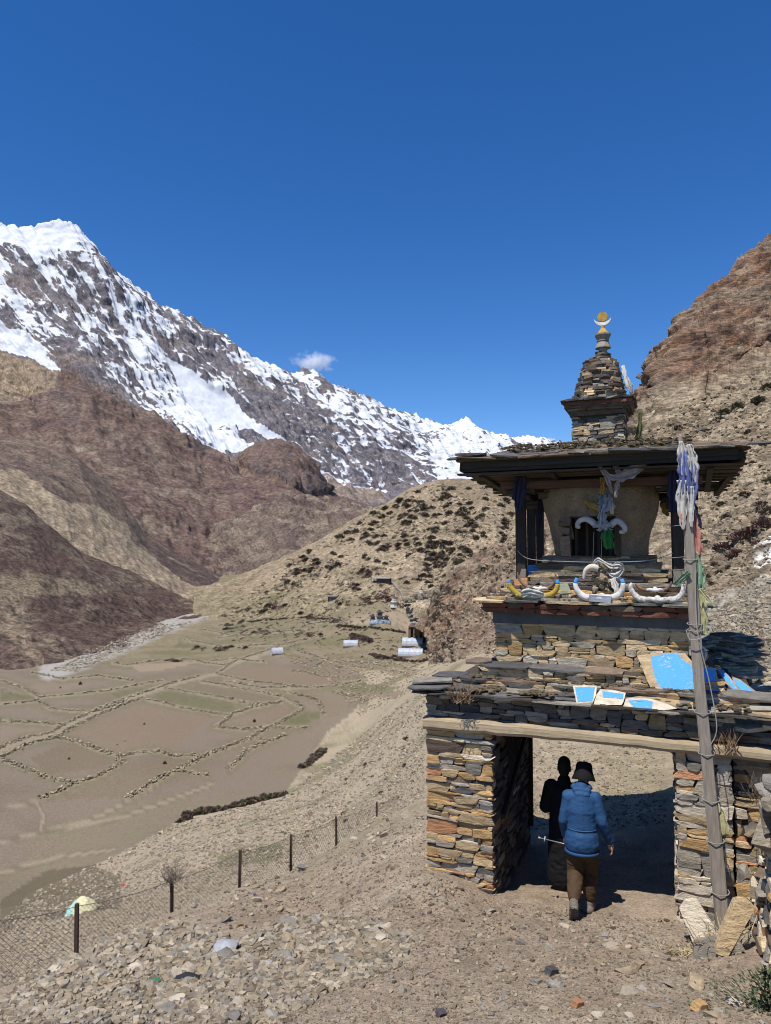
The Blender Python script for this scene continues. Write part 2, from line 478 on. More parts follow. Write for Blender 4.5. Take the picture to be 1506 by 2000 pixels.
_low = in_poly(fx, fy, [(-400,1660),(0,1640),(300,1560),(560,1500),(600,1520),(350,1602),(50,1748),(-400,1850)]).astype(float)
_c = mix(_c, (.17, .145, .092), _low * sstep(-.2, .3, _n2 + .5 * _n1) * .8)
_far = sstep(215, 250, fd)
_c = mix(_c, (.19, .155, .10), _far * (1 - _soilf)); _c = mix(_c, (.135, .118, .065), _far * (1 - _soilf) * sstep(-.1, .35, fbm2(wx * .03, wy * .09, 4, 51)))
for g in GREEN: _c = mix(_c, (.105, .103, .052), in_poly(fx, fy, g) * (.75 + .25 * np.clip(_n1 * 2, -1, 1)))
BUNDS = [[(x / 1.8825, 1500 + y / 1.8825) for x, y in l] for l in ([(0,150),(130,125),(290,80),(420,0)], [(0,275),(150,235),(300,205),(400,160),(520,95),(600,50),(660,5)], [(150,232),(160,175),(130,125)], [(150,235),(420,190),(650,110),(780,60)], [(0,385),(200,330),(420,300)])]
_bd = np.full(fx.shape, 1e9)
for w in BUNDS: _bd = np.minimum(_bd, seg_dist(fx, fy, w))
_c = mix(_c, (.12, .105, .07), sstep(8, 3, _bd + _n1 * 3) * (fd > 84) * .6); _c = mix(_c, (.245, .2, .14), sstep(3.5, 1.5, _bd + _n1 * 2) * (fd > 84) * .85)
for k_, w in enumerate(([(0,1350),(100,1330),(180,1335),(90,1365)], [(60,1480),(150,1442),(230,1480),(200,1500),(90,1510)], [(130,1430),(280,1375),(420,1400),(330,1470),(240,1470)], [(250,1500),(390,1480),(360,1510),(250,1560),(80,1560)], [(0,1415),(120,1418),(95,1440),(0,1460)], [(355,1350),(390,1336),(540,1364),(500,1375),(420,1362)], [(455,1375),(550,1376),(590,1390),(530,1415),(480,1420)], [(450,1320),(535,1300),(600,1315),(600,1340),(480,1325)])):
    _c = mix(_c, ((.19, .15, .108), (.145, .112, .076), (.175, .132, .092), (.155, .122, .08))[k_ % 4], in_poly(fx + 3 * _n1, fy + 2 * _n1, w) * .75)
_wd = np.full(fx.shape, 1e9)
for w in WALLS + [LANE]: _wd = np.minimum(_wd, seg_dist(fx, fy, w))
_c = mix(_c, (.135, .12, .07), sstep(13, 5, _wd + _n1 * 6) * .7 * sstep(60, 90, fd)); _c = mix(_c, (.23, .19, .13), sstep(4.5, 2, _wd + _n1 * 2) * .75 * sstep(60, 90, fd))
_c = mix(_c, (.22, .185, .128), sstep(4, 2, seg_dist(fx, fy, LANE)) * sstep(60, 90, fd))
_c = mix(_c, (.165, .127, .088), in_poly(fx, fy, _z7([(120,1040),(330,1000),(720,1070),(560,1108),(300,1100)])) * .9)
_c = mix(_c, (.165, .127, .088), in_poly(fx, fy, _z7([(400,1140),(560,1150),(700,1190),(640,1260),(600,1240),(540,1180)])) * .9)
_c = mix(_c, (.18, .14, .096), in_poly(fx, fy, _z7([(690,1140),(980,1130),(960,1160),(780,1165)])) * .9)
_c = mix(_c, (.2, .158, .11), in_poly(fx, fy, _z7([(410,930),(560,925),(600,960),(500,970)])) * .9)
_c = mix(_c, (.235, .18, .125), in_poly(fx, fy, _z6([(630,500),(920,480),(960,490),(770,530),(690,535)])) * .9)
_rv = np.minimum(seg_dist(fx, fy, [(95,1312),(180,1280),(250,1252),(320,1222),(395,1192),(420,1188)]) / 21, 9)
_c = mix(_c, (.29, .27, .24), sstep(1.15, .55, _rv + .35 * fbm2(wx * .12, wy * .12, 3, 61)) * (fd > 200))
_c = mix(_c, (.235, .18, .125), sstep(7, 4, seg_dist(fx, fy, ROAD)) * (fd > 150)); _c = mix(_c, (.26, .21, .15), sstep(9, 6, seg_dist(fx, fy, ROAD2)) * (fd > 150))
_c = mix(_c, (.10, .082, .052), in_poly(fx, fy, [(90,1700),(180,1690),(235,1715),(235,1765),(150,1790),(40,1800),(0,1840),(0,1760)]) * (fd > 13) * .85)
_c = mix(_c, (.105, .105, .05), ((seg_dist(fx, fy, [(440,1680),(540,1660)]) < 16 + 8 * _n1) & (fd > 13)) * .7)
_c = mix(_c, (.265, .212, .15), in_poly(fx, fy, [(690,1218),(745,1197),(790,1180),(850,1155),(868,1150),(835,1190),(818,1222),(795,1234),(760,1218)]) * (fd > 150) * .85)
_c = mix(_c, (.13, .108, .066), sstep(215, 240, fd) * (1 - _soilf) * sstep(.0, .3, fbm2(wx * .35, wy * .35, 4, 71, .7)) * .6)
_vert = np.stack([wx, wy, TZ.ravel()], 1)
M_GROUND, n, l, b = nt('gravel_soil')
_cc = attr_col(n).outputs['Color']; _p = pos(n)
_f1 = noise_node(n, l, _p, 3.1, 12, .8); _f2 = noise_node(n, l, _p, 34, 7, .85)
_vo = n.new('ShaderNodeTexVoronoi'); _vo.inputs['Scale'].default_value = 26; l.new(_p, _vo.inputs['Vector'])
_k = math_(n, l, 'MULTIPLY_ADD', wide(n, l, _f1), .55); _k.node.inputs[2].default_value = .72
_k2 = math_(n, l, 'MULTIPLY_ADD', wide(n, l, _f2), .8); _k2.node.inputs[2].default_value = .6
_k3 = math_(n, l, 'MULTIPLY', _k, _k2)
_sc = n.new('ShaderNodeVectorMath'); _sc.operation = 'SCALE'; l.new(_cc, _sc.inputs[0]); l.new(_k3, _sc.inputs['Scale'])
l.new(_sc.outputs[0], b.inputs['Base Color']); b.inputs['Roughness'].default_value = .95; b.inputs['Specular IOR Level'].default_value = .1
bump(n, l, b, math_(n, l, 'ADD', math_(n, l, 'MULTIPLY', _f1, 1.0), math_(n, l, 'ADD', math_(n, l, 'MULTIPLY', _f2, .5), math_(n, l, 'MULTIPLY', _vo.outputs['Distance'], -.6))), .7, .035)
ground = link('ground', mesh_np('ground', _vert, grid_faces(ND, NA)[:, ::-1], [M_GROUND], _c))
tag(ground, 'stony ground with a trodden gravel path and valley floor of small fields', kind='structure')

# ------------------------------------------------------------------ lofted land: rows of traced, distanced points from crest to foot
def loft(rows, nu, nv, skirt=0):
    us = np.linspace(0, 1, nu); pr = []
    for row in rows:
        P = np.array([[*pt(*p)] if p[0] != 'w' else list(p[2:]) for p in row])
        key = np.array([p[1] if p[0] == 'w' else p[0] for p in row], float); key = (key - key[0]) / (key[-1] - key[0])
        pr.append(np.stack([np.interp(us, key, P[:, k]) for k in range(3)], 1))
    if skirt:
        q = pr[-1].copy(); q[:, 2] -= skirt; q[:, :2] *= 1 - .15 * skirt / np.linalg.norm(q[:, :2], axis=1)[:, None]; pr.append(q)
    pr = np.array(pr); m = len(pr)
    if hasattr(nv, '__len__'): v = np.concatenate([np.linspace(k, k + 1, c, endpoint=False) for k, c in enumerate(nv)] + [[m - 1]])
    else: v = np.linspace(0, m - 1, nv)
    i = np.clip(v.astype(int), 0, m - 2); t = (v - i)[:, None, None]
    p0 = pr[np.clip(i - 1, 0, m - 1)]; p1 = pr[i]; p2 = pr[i + 1]; p3 = pr[np.clip(i + 2, 0, m - 1)]
    V = .5 * (2 * p1 + (p2 - p0) * t + (2 * p0 - 5 * p1 + 4 * p2 - p3) * t * t + (3 * p1 - p0 - 3 * p2 + p3) * t ** 3)
    V = .5 * V + .5 * (p1 + (p2 - p1) * t)                     # between smooth and straight
    U, W = np.meshgrid(us, v / (m - 1))
    return V, U, W
def normals(V):
    du = np.gradient(V, axis=1); dv = np.gradient(V, axis=0)
    N = np.cross(du, dv); N /= np.linalg.norm(N, axis=2)[..., None] + 1e-9
    s = np.sign((N * (-V)).sum(-1).mean()); return N * s
def land(name, V, col, mat, label, attrs=None, depth=None):
    """adds a far side falling away behind the crest, then builds the mesh"""
    if depth:
        top = V[0]; hd = top.copy(); hd[:, 2] = 0; hd /= np.linalg.norm(hd, axis=1)[:, None]
        b1 = top + hd * depth * .35; b1[:, 2] -= depth * .2
        b2 = top + hd * depth; b2[:, 2] -= depth * .9
        V = np.concatenate([b2[None], b1[None], V]); col = np.concatenate([col[:1], col[:1], col])
        attrs = {k: np.concatenate([v[:1], v[:1], v]).ravel() for k, v in (attrs or {}).items()}
    nv, nu = V.shape[:2]
    o = link(name, mesh_np(name, V.reshape(-1, 3), grid_faces(nv, nu), [mat], col.reshape(-1, 3), attrs))
    return tag(o, label, kind='structure')
def cmix(a, b, t): return a + (np.asarray(b) - a) * t[..., None]
def pxy(V):
    a, b = project(V.reshape(-1, 3)); return a.reshape(V.shape[:2]), b.reshape(V.shape[:2])

# -- the snow mountain
V, U, W = loft([
 [(-900,500,3100),(-500,470,3300),(-200,470,3400),(-40,452,3500),(0,447,3500),(60,450,3560),(95,440,3600),(120,434,3600),(148,446,3650),(180,485,3700),(210,522,3800),(250,556,3900),(290,582,4000),(312,602,4050),(345,612,4100),(400,642,4250),(440,662,4350),(470,690,4450),(500,706,4550),(540,726,4650),(570,740,4700),(602,727,4750),(640,757,4850),(680,772,4950),(720,786,5100),(760,806,5250),(800,818,5400),(850,834,5550),(880,840,5650),(908,823,5750),(930,845,5800),(960,853,5900),(1000,863,6000),(1040,860,6100),(1085,872,6200),(1200,882,6400),(1500,885,6800),(1700,900,7000)],
 [(-640,610,2800),(-250,620,2900),(60,640,3000),(250,720,3250),(450,790,3550),(560,800,3900),(700,840,4300),(850,880,4850),(1000,900,5400),(1200,910,6000),(1700,930,6700)],
 [(-400,760,2450),(100,790,2600),(300,850,2800),(450,900,3000),(600,940,3300),(740,960,3800),(900,950,4400),(1060,960,5000),(1300,970,5500),(1740,980,6200)],
 [(-150,960,1900),(100,1000,1950),(400,1030,2050),(600,1040,2250),(740,1060,2800),(1000,1060,3600),(1820,1060,5000)]], 980, 350)
px, py = pxy(V); N = normals(V)
r1 = fbm2(U * 110 + W * 5, W * 5 + U * 6, 5, 71, .6, True)            # ribs running down the fall line
r2 = fbm3(V[..., 0] / 420, V[..., 1] / 420, V[..., 2] / 420, 6, 75, .55, True)
wgt = .25 + .75 * sstep(0, .12, W)
_cl = in_poly(px, py, [(318,700),(345,715),(400,760),(440,780),(500,835),(560,875),(620,925),(680,955),(755,968),(690,968),(640,945),(560,905),(520,868),(440,840),(410,850),(360,800),(330,740)]).astype(float)
for _ in range(10): _cl = (_cl + np.roll(_cl, 1, 0) + np.roll(_cl, -1, 0) + np.roll(_cl, 1, 1) + np.roll(_cl, -1, 1)) / 5
V = V + N * ((r1 * 24 * (1 - _cl) + r2 * 54 * (1 - .75 * _cl)) * wgt + (16 - 10 * _cl) * fbm3(V[..., 0] / 60, V[..., 1] / 60, V[..., 2] / 60, 3, 77))[..., None]
jag = fbm2(U * 140, U * 0 + 3.3, 4, 79, .6, True); V[..., 2] += (jag * 22 + 34 * sstep(.5, .6, U) * fbm2(U * 260, U * 0 + 8.1, 3, 80, .6, True)) * sstep(.08, 0, W)
N2 = normals(V)
_cov = np.array([(120,445,.9),(0,460,.95),(60,480,1.0),(20,520,.55),(45,560,.1),(120,560,.5),(160,560,.6),(190,520,.45),(220,600,.6),(100,640,.35),(20,640,.25),(10,590,.8),(30,680,.9),(10,665,1.),(70,700,.9),(100,735,.6),(130,680,.2),
 (200,640,.62),(160,620,.45),(260,640,.6),(280,700,.72),(330,640,.55),(350,670,.25),(390,690,.32),(430,710,.25),(300,800,.6),(220,740,.5),(150,690,.6),(180,720,.3),(250,790,.45),(350,820,.85),(400,860,.75),(320,850,.35),(420,800,.95),(460,700,.45),(500,720,.8),(560,760,.6),(480,770,.1),(530,800,.12),(510,830,.15),(600,760,.5),(590,800,.25),(650,810,.55),(700,820,.6),(640,880,.3),(560,860,.3),(600,850,.35),(700,900,.35),(740,930,.3),(760,860,.55),(820,860,.6),(870,900,.7),(900,920,.95),(860,910,.9),(820,930,.3),(920,860,.8),(960,880,.7),(1000,880,.55),(1060,880,.6),(780,920,.25),(690,945,.35),(1200,900,.6),(-200,500,.6),(-200,700,.3)])
dd = ((px[..., None] - _cov[:, 0]) ** 2 + (py[..., None] - _cov[:, 1]) ** 2 + 60) ** -1.6
cov = (dd * _cov[:, 2]).sum(-1) / dd.sum(-1)
sn = .9 * fbm2(U * 170, W * 11, 5, 81, .62) + .55 * fbm2(U * 40, W * 30, 4, 85, .6) + .22 * fbm2(U * 330, W * 60, 3, 87)
snowv = (cov - .34) * 1.35 + sn * 1.0 + .32 * (N2[..., 2] - .55) - .5 * r1
low = np.interp(px, [-400,0,60,100,120,170,220,300,350,420,480,530,560,620,660,760,900,1200], [700,690,715,755,700,745,775,850,880,905,900,880,915,960,985,975,975,990])
snowv += -1.4 * sstep(-18, 14, py - low + 22 * sn)
coul = in_poly(px, py, [(318,700),(345,715),(400,760),(440,780),(500,835),(560,875),(620,925),(680,955),(755,968),(750,978),(690,968),(640,945),(620,930),(560,905),(520,868),(440,840),(410,850),(360,800),(330,740)])
coul2 = in_poly(px, py, [(0,645),(40,655),(80,690),(118,742),(112,748),(60,712),(0,690)]) | in_poly(px, py, [(390,842),(520,890),(480,905),(410,880),(330,830),(300,790)]) & (sn > -.45)
snowv = np.where(coul, np.maximum(snowv, .55 + .35 * sn), snowv); snowv = np.where(coul2, np.maximum(snowv, .35 + .5 * sn), snowv)
fans = in_poly(px, py, [(600,930),(640,948),(700,972),(745,980),(690,985),(640,975),(610,950)])
sm = sstep(-.03, .10, snowv)
rk = fbm3(V[..., 0] / 300, V[..., 1] / 300, V[..., 2] / 90, 5, 91)
col = np.zeros(V.shape) + np.array((.135, .122, .13)); col = cmix(col, (.18, .15, .135), sstep(0, .5, rk)); col = cmix(col, (.10, .092, .105), sstep(0, .5, -rk))
brown = sstep(-10, 60, py - low) * sstep(760, 650, px)
col = cmix(col, (.108, .072, .058), brown); col = cmix(col, (.15, .11, .085), brown * sstep(0, .5, rk + .4 * sn))
tanp = in_poly(px, py, [(-400,690),(0,690),(50,715),(100,742),(112,750),(95,785),(40,795),(-400,800)]).astype(float)
col = cmix(col, (.215, .165, .115), tanp * .9); col = cmix(col, (.2, .155, .125), in_poly(px, py, [(620,940),(700,965),(745,975),(745,1000),(640,1000),(615,965)]) * .8)
M_MTN, n, l, b = nt('mountain_rock_snow')
_p = mapping(n, l, pos(n), (1, 1, .5)); _f = noise_node(n, l, _p, .016, 8, .72); _g = noise_node(n, l, _p, .06, 5, .75); _h = noise_node(n, l, _p, .17, 3, .8)
_k = None
for q, a in ((_f, .6), (_g, .8), (_h, .7)):
    k_ = math_(n, l, 'MULTIPLY_ADD', wide(n, l, q), a); k_.node.inputs[2].default_value = 1 - a * .5; _k = k_ if _k is None else math_(n, l, 'MULTIPLY', _k, k_)
_rc = n.new('ShaderNodeVectorMath'); _rc.operation = 'SCALE'; l.new(attr_col(n).outputs['Color'], _rc.inputs[0]); l.new(_k, _rc.inputs['Scale'])
_s = math_(n, l, 'ADD', attr_col(n, 'snow').outputs['Fac'], math_(n, l, 'ADD', math_(n, l, 'MULTIPLY_ADD', _f, 1.3), math_(n, l, 'MULTIPLY_ADD', _g, .6)))
for q in (_f, _g): pass
_s2 = math_(n, l, 'ADD', _s, math_(n, l, 'MULTIPLY', _h, .35))
_m = n.new('ShaderNodeMapRange'); _m.interpolation_type = 'SMOOTHSTEP'; _m.inputs['From Min'].default_value = 2.08; _m.inputs['From Max'].default_value = 2.22; l.new(_s2, _m.inputs['Value'])
l.new(mixc(n, l, _rc.outputs[0], (.56, .58, .62), _m.outputs[0]), b.inputs['Base Color']); b.inputs['Roughness'].default_value = .9; b.inputs['Specular IOR Level'].default_value = .1
bump(n, l, b, math_(n, l, 'ADD', _f, math_(n, l, 'MULTIPLY', _g, .45)), .8, 9)
land('snow_mountain', V, col, M_MTN, 'snow streaked rocky mountain ridge falling to the right under the blue sky', {'snow': np.where(coul | coul2, np.maximum(snowv, .55), snowv)}, depth=900)

# -- brown spur below the snow, with the dark rock buttress
V, U, W = loft([
 [(-300,720,1900),(0,775,2000),(60,790,2000),(110,762,2050),(160,752,2100),(205,775,2150),(250,800,2200),(300,812,2250),(350,850,2300),(400,880,2350),(430,900,2380),(455,915,2400),(490,880,2450),(530,862,2500),(565,872,2520),(592,893,2530),(612,920,2540),(624,950,2540),(640,972,2540),(690,988,2560),(730,996,2600),(900,1010,2700)],
 [(-260,800,1500),(50,870,1550),(250,910,1650),(400,960,1750),(500,960,1850),(560,950,1950),(630,985,2050),(760,1015,2200),(920,1040,2300)],
 [(-220,930,1000),(100,960,1050),(300,1010,1150),(450,1060,1250),(600,1040,1500),(760,1040,1700),(940,1060,1800)],
 [(-200,1060,760),(100,1060,800),(300,1120,850),(490,1170,900),(620,1110,1100),(780,1080,1400),(960,1080,1500)]], 460, 240)
px, py = pxy(V); N = normals(V)
rr = fbm3(V[..., 0] / 130, V[..., 1] / 130, V[..., 2] / 130, 6, 101, .55, True); rb = fbm2(U * 22, W * 3.5, 4, 103, .5, True)
rocky = np.clip(sstep(.40, .1, W) * sstep(-.15, .3, fbm2(U * 9, W * 5, 4, 105)) + in_poly(px, py, [(450,900),(530,862),(590,890),(640,970),(600,975),(560,960),(500,935)]), 0, 1)
V = V + N * (rr * (15 + 26 * rocky) + rb * 7 * sstep(0, .2, W))[..., None] * (.3 + .7 * sstep(0, .08, W))[..., None] + N * (6 * fbm3(V[..., 0] / 28, V[..., 1] / 28, V[..., 2] / 28, 3, 108, .6, True))[..., None]
V[..., 2] += (fbm2(U * 60, U * 0 + 1.7, 4, 107, .6, True) * 14 * sstep(.08, 0, W))
m1 = fbm3(V[..., 0] / 90, V[..., 1] / 90, V[..., 2] / 60, 5, 109); m2 = fbm2(U * 30, W * 5, 5, 111)
col = np.zeros(V.shape) + np.array((.112, .076, .062)); col = cmix(col, (.15, .115, .088), sstep(-.05, .4, m1 + .3 * m2)); col = cmix(col, (.085, .056, .052), sstep(.05, .4, -m1))
col = cmix(col, (.12, .085, .072), rocky * .8); col = cmix(col, (.07, .058, .058), rocky * sstep(0, .4, m2))
col = cmix(col, (.215, .17, .12), in_poly(px, py, [(-400,690),(0,690),(60,735),(120,760),(95,785),(40,800),(-400,820)]) * .85)
_sp = in_poly(px, py, [(170,735),(215,770),(213,775),(180,755)]); col = cmix(col, (.8, .82, .86), _sp.astype(float))
col = cmix(col, (.17, .13, .10), sstep(6, 2, seg_dist(px, py, [(140,880),(190,915),(240,945),(330,985)])) * .8)
M_SPUR = m_land('brown_slope', .02, 3.5, .32, .08, sc3=.2)
land('brown_mountain_spur', V, col, M_SPUR, 'purple brown lower mountain slope with dark rock buttress below the snow', depth=420)

# -- tan ridge above the ravine, left
V, U, W = loft([
 [(-260,830,760),(-40,842,800),(0,853,820),(60,862,840),(150,893,860),(230,962,880),(280,1040,880),(350,1085,880),(430,1125,900),(490,1152,900),(560,1165,900)],
 [(-240,900,620),(0,930,640),(100,965,660),(200,1040,680),(280,1100,690),(350,1140,700),(430,1165,720),(490,1170,740),(570,1180,740)],
 [(-200,1010,520),(0,1010,540),(100,1060,560),(200,1110,570),(300,1160,580),(430,1195,600),(580,1200,620)]], 300, 150, 40)
px, py = pxy(V); N = normals(V)
rr = fbm3(V[..., 0] / 50, V[..., 1] / 50, V[..., 2] / 50, 6, 121, .55, True); rb = fbm2(U * 40, W * 3, 4, 123, .5, True)
scar = in_poly(px, py, [(-300,905),(0,925),(40,925),(80,960),(130,985),(180,990),(245,1025),(255,1060),(330,1120),(425,1180),(425,1200),(330,1180),(200,1110),(90,1045),(0,990),(-300,980)]).astype(float)
V = V + N * (rr * 5.5 + rb * 2.2 * sstep(.1, .5, W) * .5 * (.4 + .6 * scar))[..., None] * (.25 + .75 * sstep(0, .1, W))[..., None]
m1 = fbm3(V[..., 0] / 30, V[..., 1] / 30, V[..., 2] / 30, 5, 125); m2 = fbm2(U * 60, W * 4, 4, 127)
col = np.zeros(V.shape) + np.array((.125, .092, .072)); col = cmix(col, (.175, .135, .098), sstep(0, .35, m1)); col = cmix(col, (.085, .06, .052), sstep(-.05, .3, -m1 + .6 * sstep(250, 330, px) - .2))
col = cmix(col, (.27, .215, .145), np.clip(scar * (.75 + .6 * m2), 0, 1))
M_RIDGE = m_land('tan_slope', .06, 1.6, .33, .24)
land('tan_ridge', V, col, M_RIDGE, 'tan eroded ridge with a pale gullied scar above the ravine', depth=160)

# -- lower ridge in the valley mouth
V, U, W = loft([
 [(330,1075,1150),(380,1062,1180),(440,1028,1200),(500,1000,1220),(550,977,1250),(600,972,1280),(650,985,1300),(700,1002,1320),(760,1010,1340)],
 [(330,1100,1020),(420,1082,1040),(500,1058,1060),(560,1040,1100),(640,1025,1180),(780,1020,1250)],
 [(330,1150,850),(480,1165,860),(560,1130,900),(640,1090,1000),(800,1060,1100)]], 240, 130)
px, py = pxy(V); N = normals(V)
rr = fbm3(V[..., 0] / 60, V[..., 1] / 60, V[..., 2] / 60, 6, 131, .6, True) + .8 * fbm2(U * 14 - W * 3, W * 2, 4, 132, .5, True)
V = V + N * (rr * 14 * (.2 + .8 * sstep(0, .1, W)))[..., None]
m1 = fbm3(V[..., 0] / 40, V[..., 1] / 40, V[..., 2] / 40, 5, 133)
col = np.zeros(V.shape) + np.array((.125, .096, .076)); col = cmix(col, (.175, .14, .105), sstep(0, .35, m1 + .25 * sstep(.25, 0, W))); col = cmix(col, (.09, .066, .058), sstep(0, .35, -m1))
land('valley_ridge', V, col, M_RIDGE, 'low brown ridge closing the valley mouth beneath the buttress', depth=220)

# -- dark scrubby hill across the river
V, U, W = loft([
 [(-260,900,480),(-100,930,490),(0,957,500),(50,985,505),(100,1030,510),(160,1080,515),(210,1098,518),(250,1112,520),(300,1138,520),(350,1162,515),(400,1188,500),(440,1198,490)],
 [(-240,1020,390),(0,1050,400),(80,1085,405),(160,1125,415),(240,1160,430),(310,1180,450),(360,1190,465),(450,1200,470)],
 [(-220,1180,300),(0,1200,310),(80,1210,320),(160,1215,345),(240,1215,380),(310,1208,420),(380,1200,455),(460,1202,460)],
 [(-200,1330,238),(0,1318,246),(60,1312,250),(110,1306,258),(180,1284,285),(250,1256,325),(330,1224,385),(400,1196,450),(470,1203,450)],
 [(-200,1400,225),(0,1360,235),(60,1345,240),(110,1325,250),(180,1300,275),(250,1275,310),(330,1240,370),(400,1210,430),(480,1215,440)]], 420, 240, 25)
px, py = pxy(V); N = normals(V)
rr = fbm3(V[..., 0] / 28, V[..., 1] / 28, V[..., 2] / 28, 6, 141, .55)
V = V + N * (rr * 4.5 * (.3 + .7 * sstep(0, .1, W)) + .9 * fbm3(V[..., 0] / 4, V[..., 1] / 4, V[..., 2] / 4, 3, 143))[..., None]
m1 = fbm3(V[..., 0] / 22, V[..., 1] / 40, V[..., 2] / 14, 6, 145, .6); m2 = fbm3(V[..., 0] / 5, V[..., 1] / 5, V[..., 2] / 5, 5, 147, .65)
col = np.zeros(V.shape) + np.array((.082, .056, .045)); col = cmix(col, (.14, .11, .08), sstep(-.05, .35, m1 + .35 * m2 + .10 * (px < 60)))
col = cmix(col, (.05, .035, .03), sstep(.0, .35, -m2)); col = cmix(col, (.2, .165, .11), sstep(.1, .4, m2 + .3 * m1 - .1) * .7)
col = cmix(col, (.155, .125, .085), in_poly(px, py, [(-300,1120),(0,1125),(90,1120),(190,1150),(150,1160),(60,1165),(0,1180),(-300,1180)]) * sstep(-.3, .2, m1 + .4 * m2))
col = cmix(col, (.19, .145, .1), in_poly(px, py, [(0,1190),(30,1200),(50,1240),(80,1275),(95,1310),(60,1290),(20,1250),(0,1240)]) * sstep(-.3, .3, m2 + .1))
M_SCRUB = m_land('scrub_hill', .12, 1.0, .43, .5)
land('scrub_hill', V, col, M_SCRUB, 'dark scrub covered hillside across the stony river', depth=110)

# -- the shrub dotted round hill in the middle
V, U, W = loft([
 [(380,1150,620),(440,1140,640),(490,1118,650),(560,1088,650),(640,1047,650),(700,1010,650),(750,985,650),(800,955,640),(840,942,630),(880,936,620),(940,937,610),(1000,948,600),(1060,958,590),(1150,975,570),(1300,990,540),(1500,1000,500)],
 [(380,1160,560),(480,1140,560),(600,1085,545),(700,1045,530),(800,1010,510),(900,985,490),(1000,990,470),(1150,1010,450),(1300,1020,430),(1520,1030,400)],
 [(380,1175,500),(500,1150,490),(620,1108,460),(740,1075,430),(850,1060,405),(950,1060,380),(1080,1070,360),(1300,1070,340),(1540,1080,320)],
 [(380,1195,455),(520,1165,430),(640,1138,405),(740,1125,380),(850,1130,360),(950,1130,340),(1080,1130,320),(1300,1130,300),(1560,1140,280)],
 [(380,1230,400),(520,1220,370),(650,1200,340),(760,1190,320),(850,1190,310),(950,1190,290),(1100,1190,270),(1300,1190,250),(1580,1200,240)]], 460, 260, 35)
px, py = pxy(V); N = normals(V)
rr = fbm3(V[..., 0] / 40, V[..., 1] / 40, V[..., 2] / 40, 6, 151, .5)
V = V + N * ((rr * 5 + 5 * fbm2(U * 16 + W * 2, W * 1.6, 4, 154, .5, True)) * (.25 + .75 * sstep(0, .12, W)) * (1 - .5 * sstep(.5, .7, W)) + .6 * fbm3(V[..., 0] / 5, V[..., 1] / 5, V[..., 2] / 5, 3, 153))[..., None]
m1 = fbm3(V[..., 0] / 30, V[..., 1] / 30, V[..., 2] / 16, 6, 155, .6); m2 = fbm3(V[..., 0] / 6, V[..., 1] / 6, V[..., 2] / 5, 5, 157, .65)
col = np.zeros(V.shape) + np.array((.225, .178, .118)); col = cmix(col, (.135, .105, .07), sstep(-.05, .3, m1 + .4 * m2) * .8); col = cmix(col, (.285, .225, .15), sstep(.05, .35, m2 - .2 * m1))
topz = in_poly(px + 40 * m1, py + 40 * m2, [(860,900),(1040,900),(1040,1000),(1010,1012),(950,1000),(900,985),(862,950)]); col = cmix(col, (.145, .108, .072), topz * .55)
col = cmix(col, (.255, .2, .135), in_poly(px, py, [(600,1085),(680,1060),(780,1075),(830,1110),(800,1150),(760,1130),(690,1105)]) * .8)
col = cmix(col, (.16, .135, .08), sstep(1140, 1190, py) * .7 * (px < 760)); col = cmix(col, (.11, .108, .052), sstep(.02, .2, m1 - .1) * sstep(1140, 1180, py) * (px < 720) * .8)
col = cmix(col, (.3, .245, .17), sstep(4, 1.5, seg_dist(px, py, [(860,1085),(800,1105),(760,1120)])) * .6)
m3 = fbm3(V[..., 0] / 2.2, V[..., 1] / 2.2, V[..., 2] / 2, 4, 159, .7); col = cmix(col, (.12, .10, .06), sstep(.05, .3, m3 + .2 * m1) * .55); col = cmix(col, (.27, .215, .148), sstep(.05, .35, -m3) * .5)
col = cmix(col, (.265, .212, .15), in_poly(px, py, [(690,1218),(745,1197),(790,1180),(850,1155),(868,1150),(835,1190),(818,1222),(795,1234),(760,1218)]) * .85)
MIDHILL = V
M_MID = m_land('shrub_hill', .13, .6, .40, .5)
land('shrub_hill', V, col, M_MID, 'rounded tan hill dotted with dark shrubs beyond the fields', depth=160)

# -- red rock outcrop left of the gate
V, U, W = loft([
 [(812,1224,255),(822,1214,252),(835,1198,248),(848,1165,240),(880,1120,225),(910,1098,215),(950,1072,205),(1000,1058,195),(1040,1035,185),(1090,1015,170),(1150,1010,155),(1220,990,140),(1300,980,125)],
 [(837,1240,238),(846,1228,234),(864,1195,226),(900,1160,205),(960,1130,190),(1040,1100,170),(1150,1090,140),(1310,1080,110)],
 [(842,1272,224),(852,1262,218),(880,1238,205),(900,1240,185),(960,1220,165),(1040,1200,140),(1150,1180,110),(1320,1170,80)],
 [(846,1300,208),(858,1300,200),(890,1297,180),(900,1305,150),(960,1310,120),(1040,1310,90),(1150,1300,70),(1330,1290,50)]], 260, [70,60,60,20], 14)
px, py = pxy(V); N = normals(V)
bed = V[..., 2] * .9 - V[..., 0] * .38
rr = fbm3(V[..., 0] / 14, V[..., 1] / 14, bed / 4, 6, 161, .55, True)
V = V + N * (rr * 2.6 * (.4 + .6 * sstep(0, .1, W)) * (1 - .7 * sstep(.75, .95, W)))[..., None]
m1 = fbm3(V[..., 0] / 12, V[..., 1] / 12, bed / 3, 6, 163, .6); m2 = fbm3(V[..., 0] / 2.5, V[..., 1] / 2.5, V[..., 2] / 2, 4, 165, .65)
col = np.zeros(V.shape) + np.array((.195, .145, .103)); col = cmix(col, (.255, .195, .13), sstep(0, .3, m1 + .4 * m2)); col = cmix(col, (.115, .07, .05), sstep(0, .35, -m1 + .3 * m2)); col = cmix(col, (.25, .2, .14), sstep(.6, .85, W))
col = cmix(col, (.24, .14, .085), in_poly(px, py, [(830,1200),(900,1150),(930,1180),(870,1250),(830,1240)]) * sstep(-.2, .4, m2))
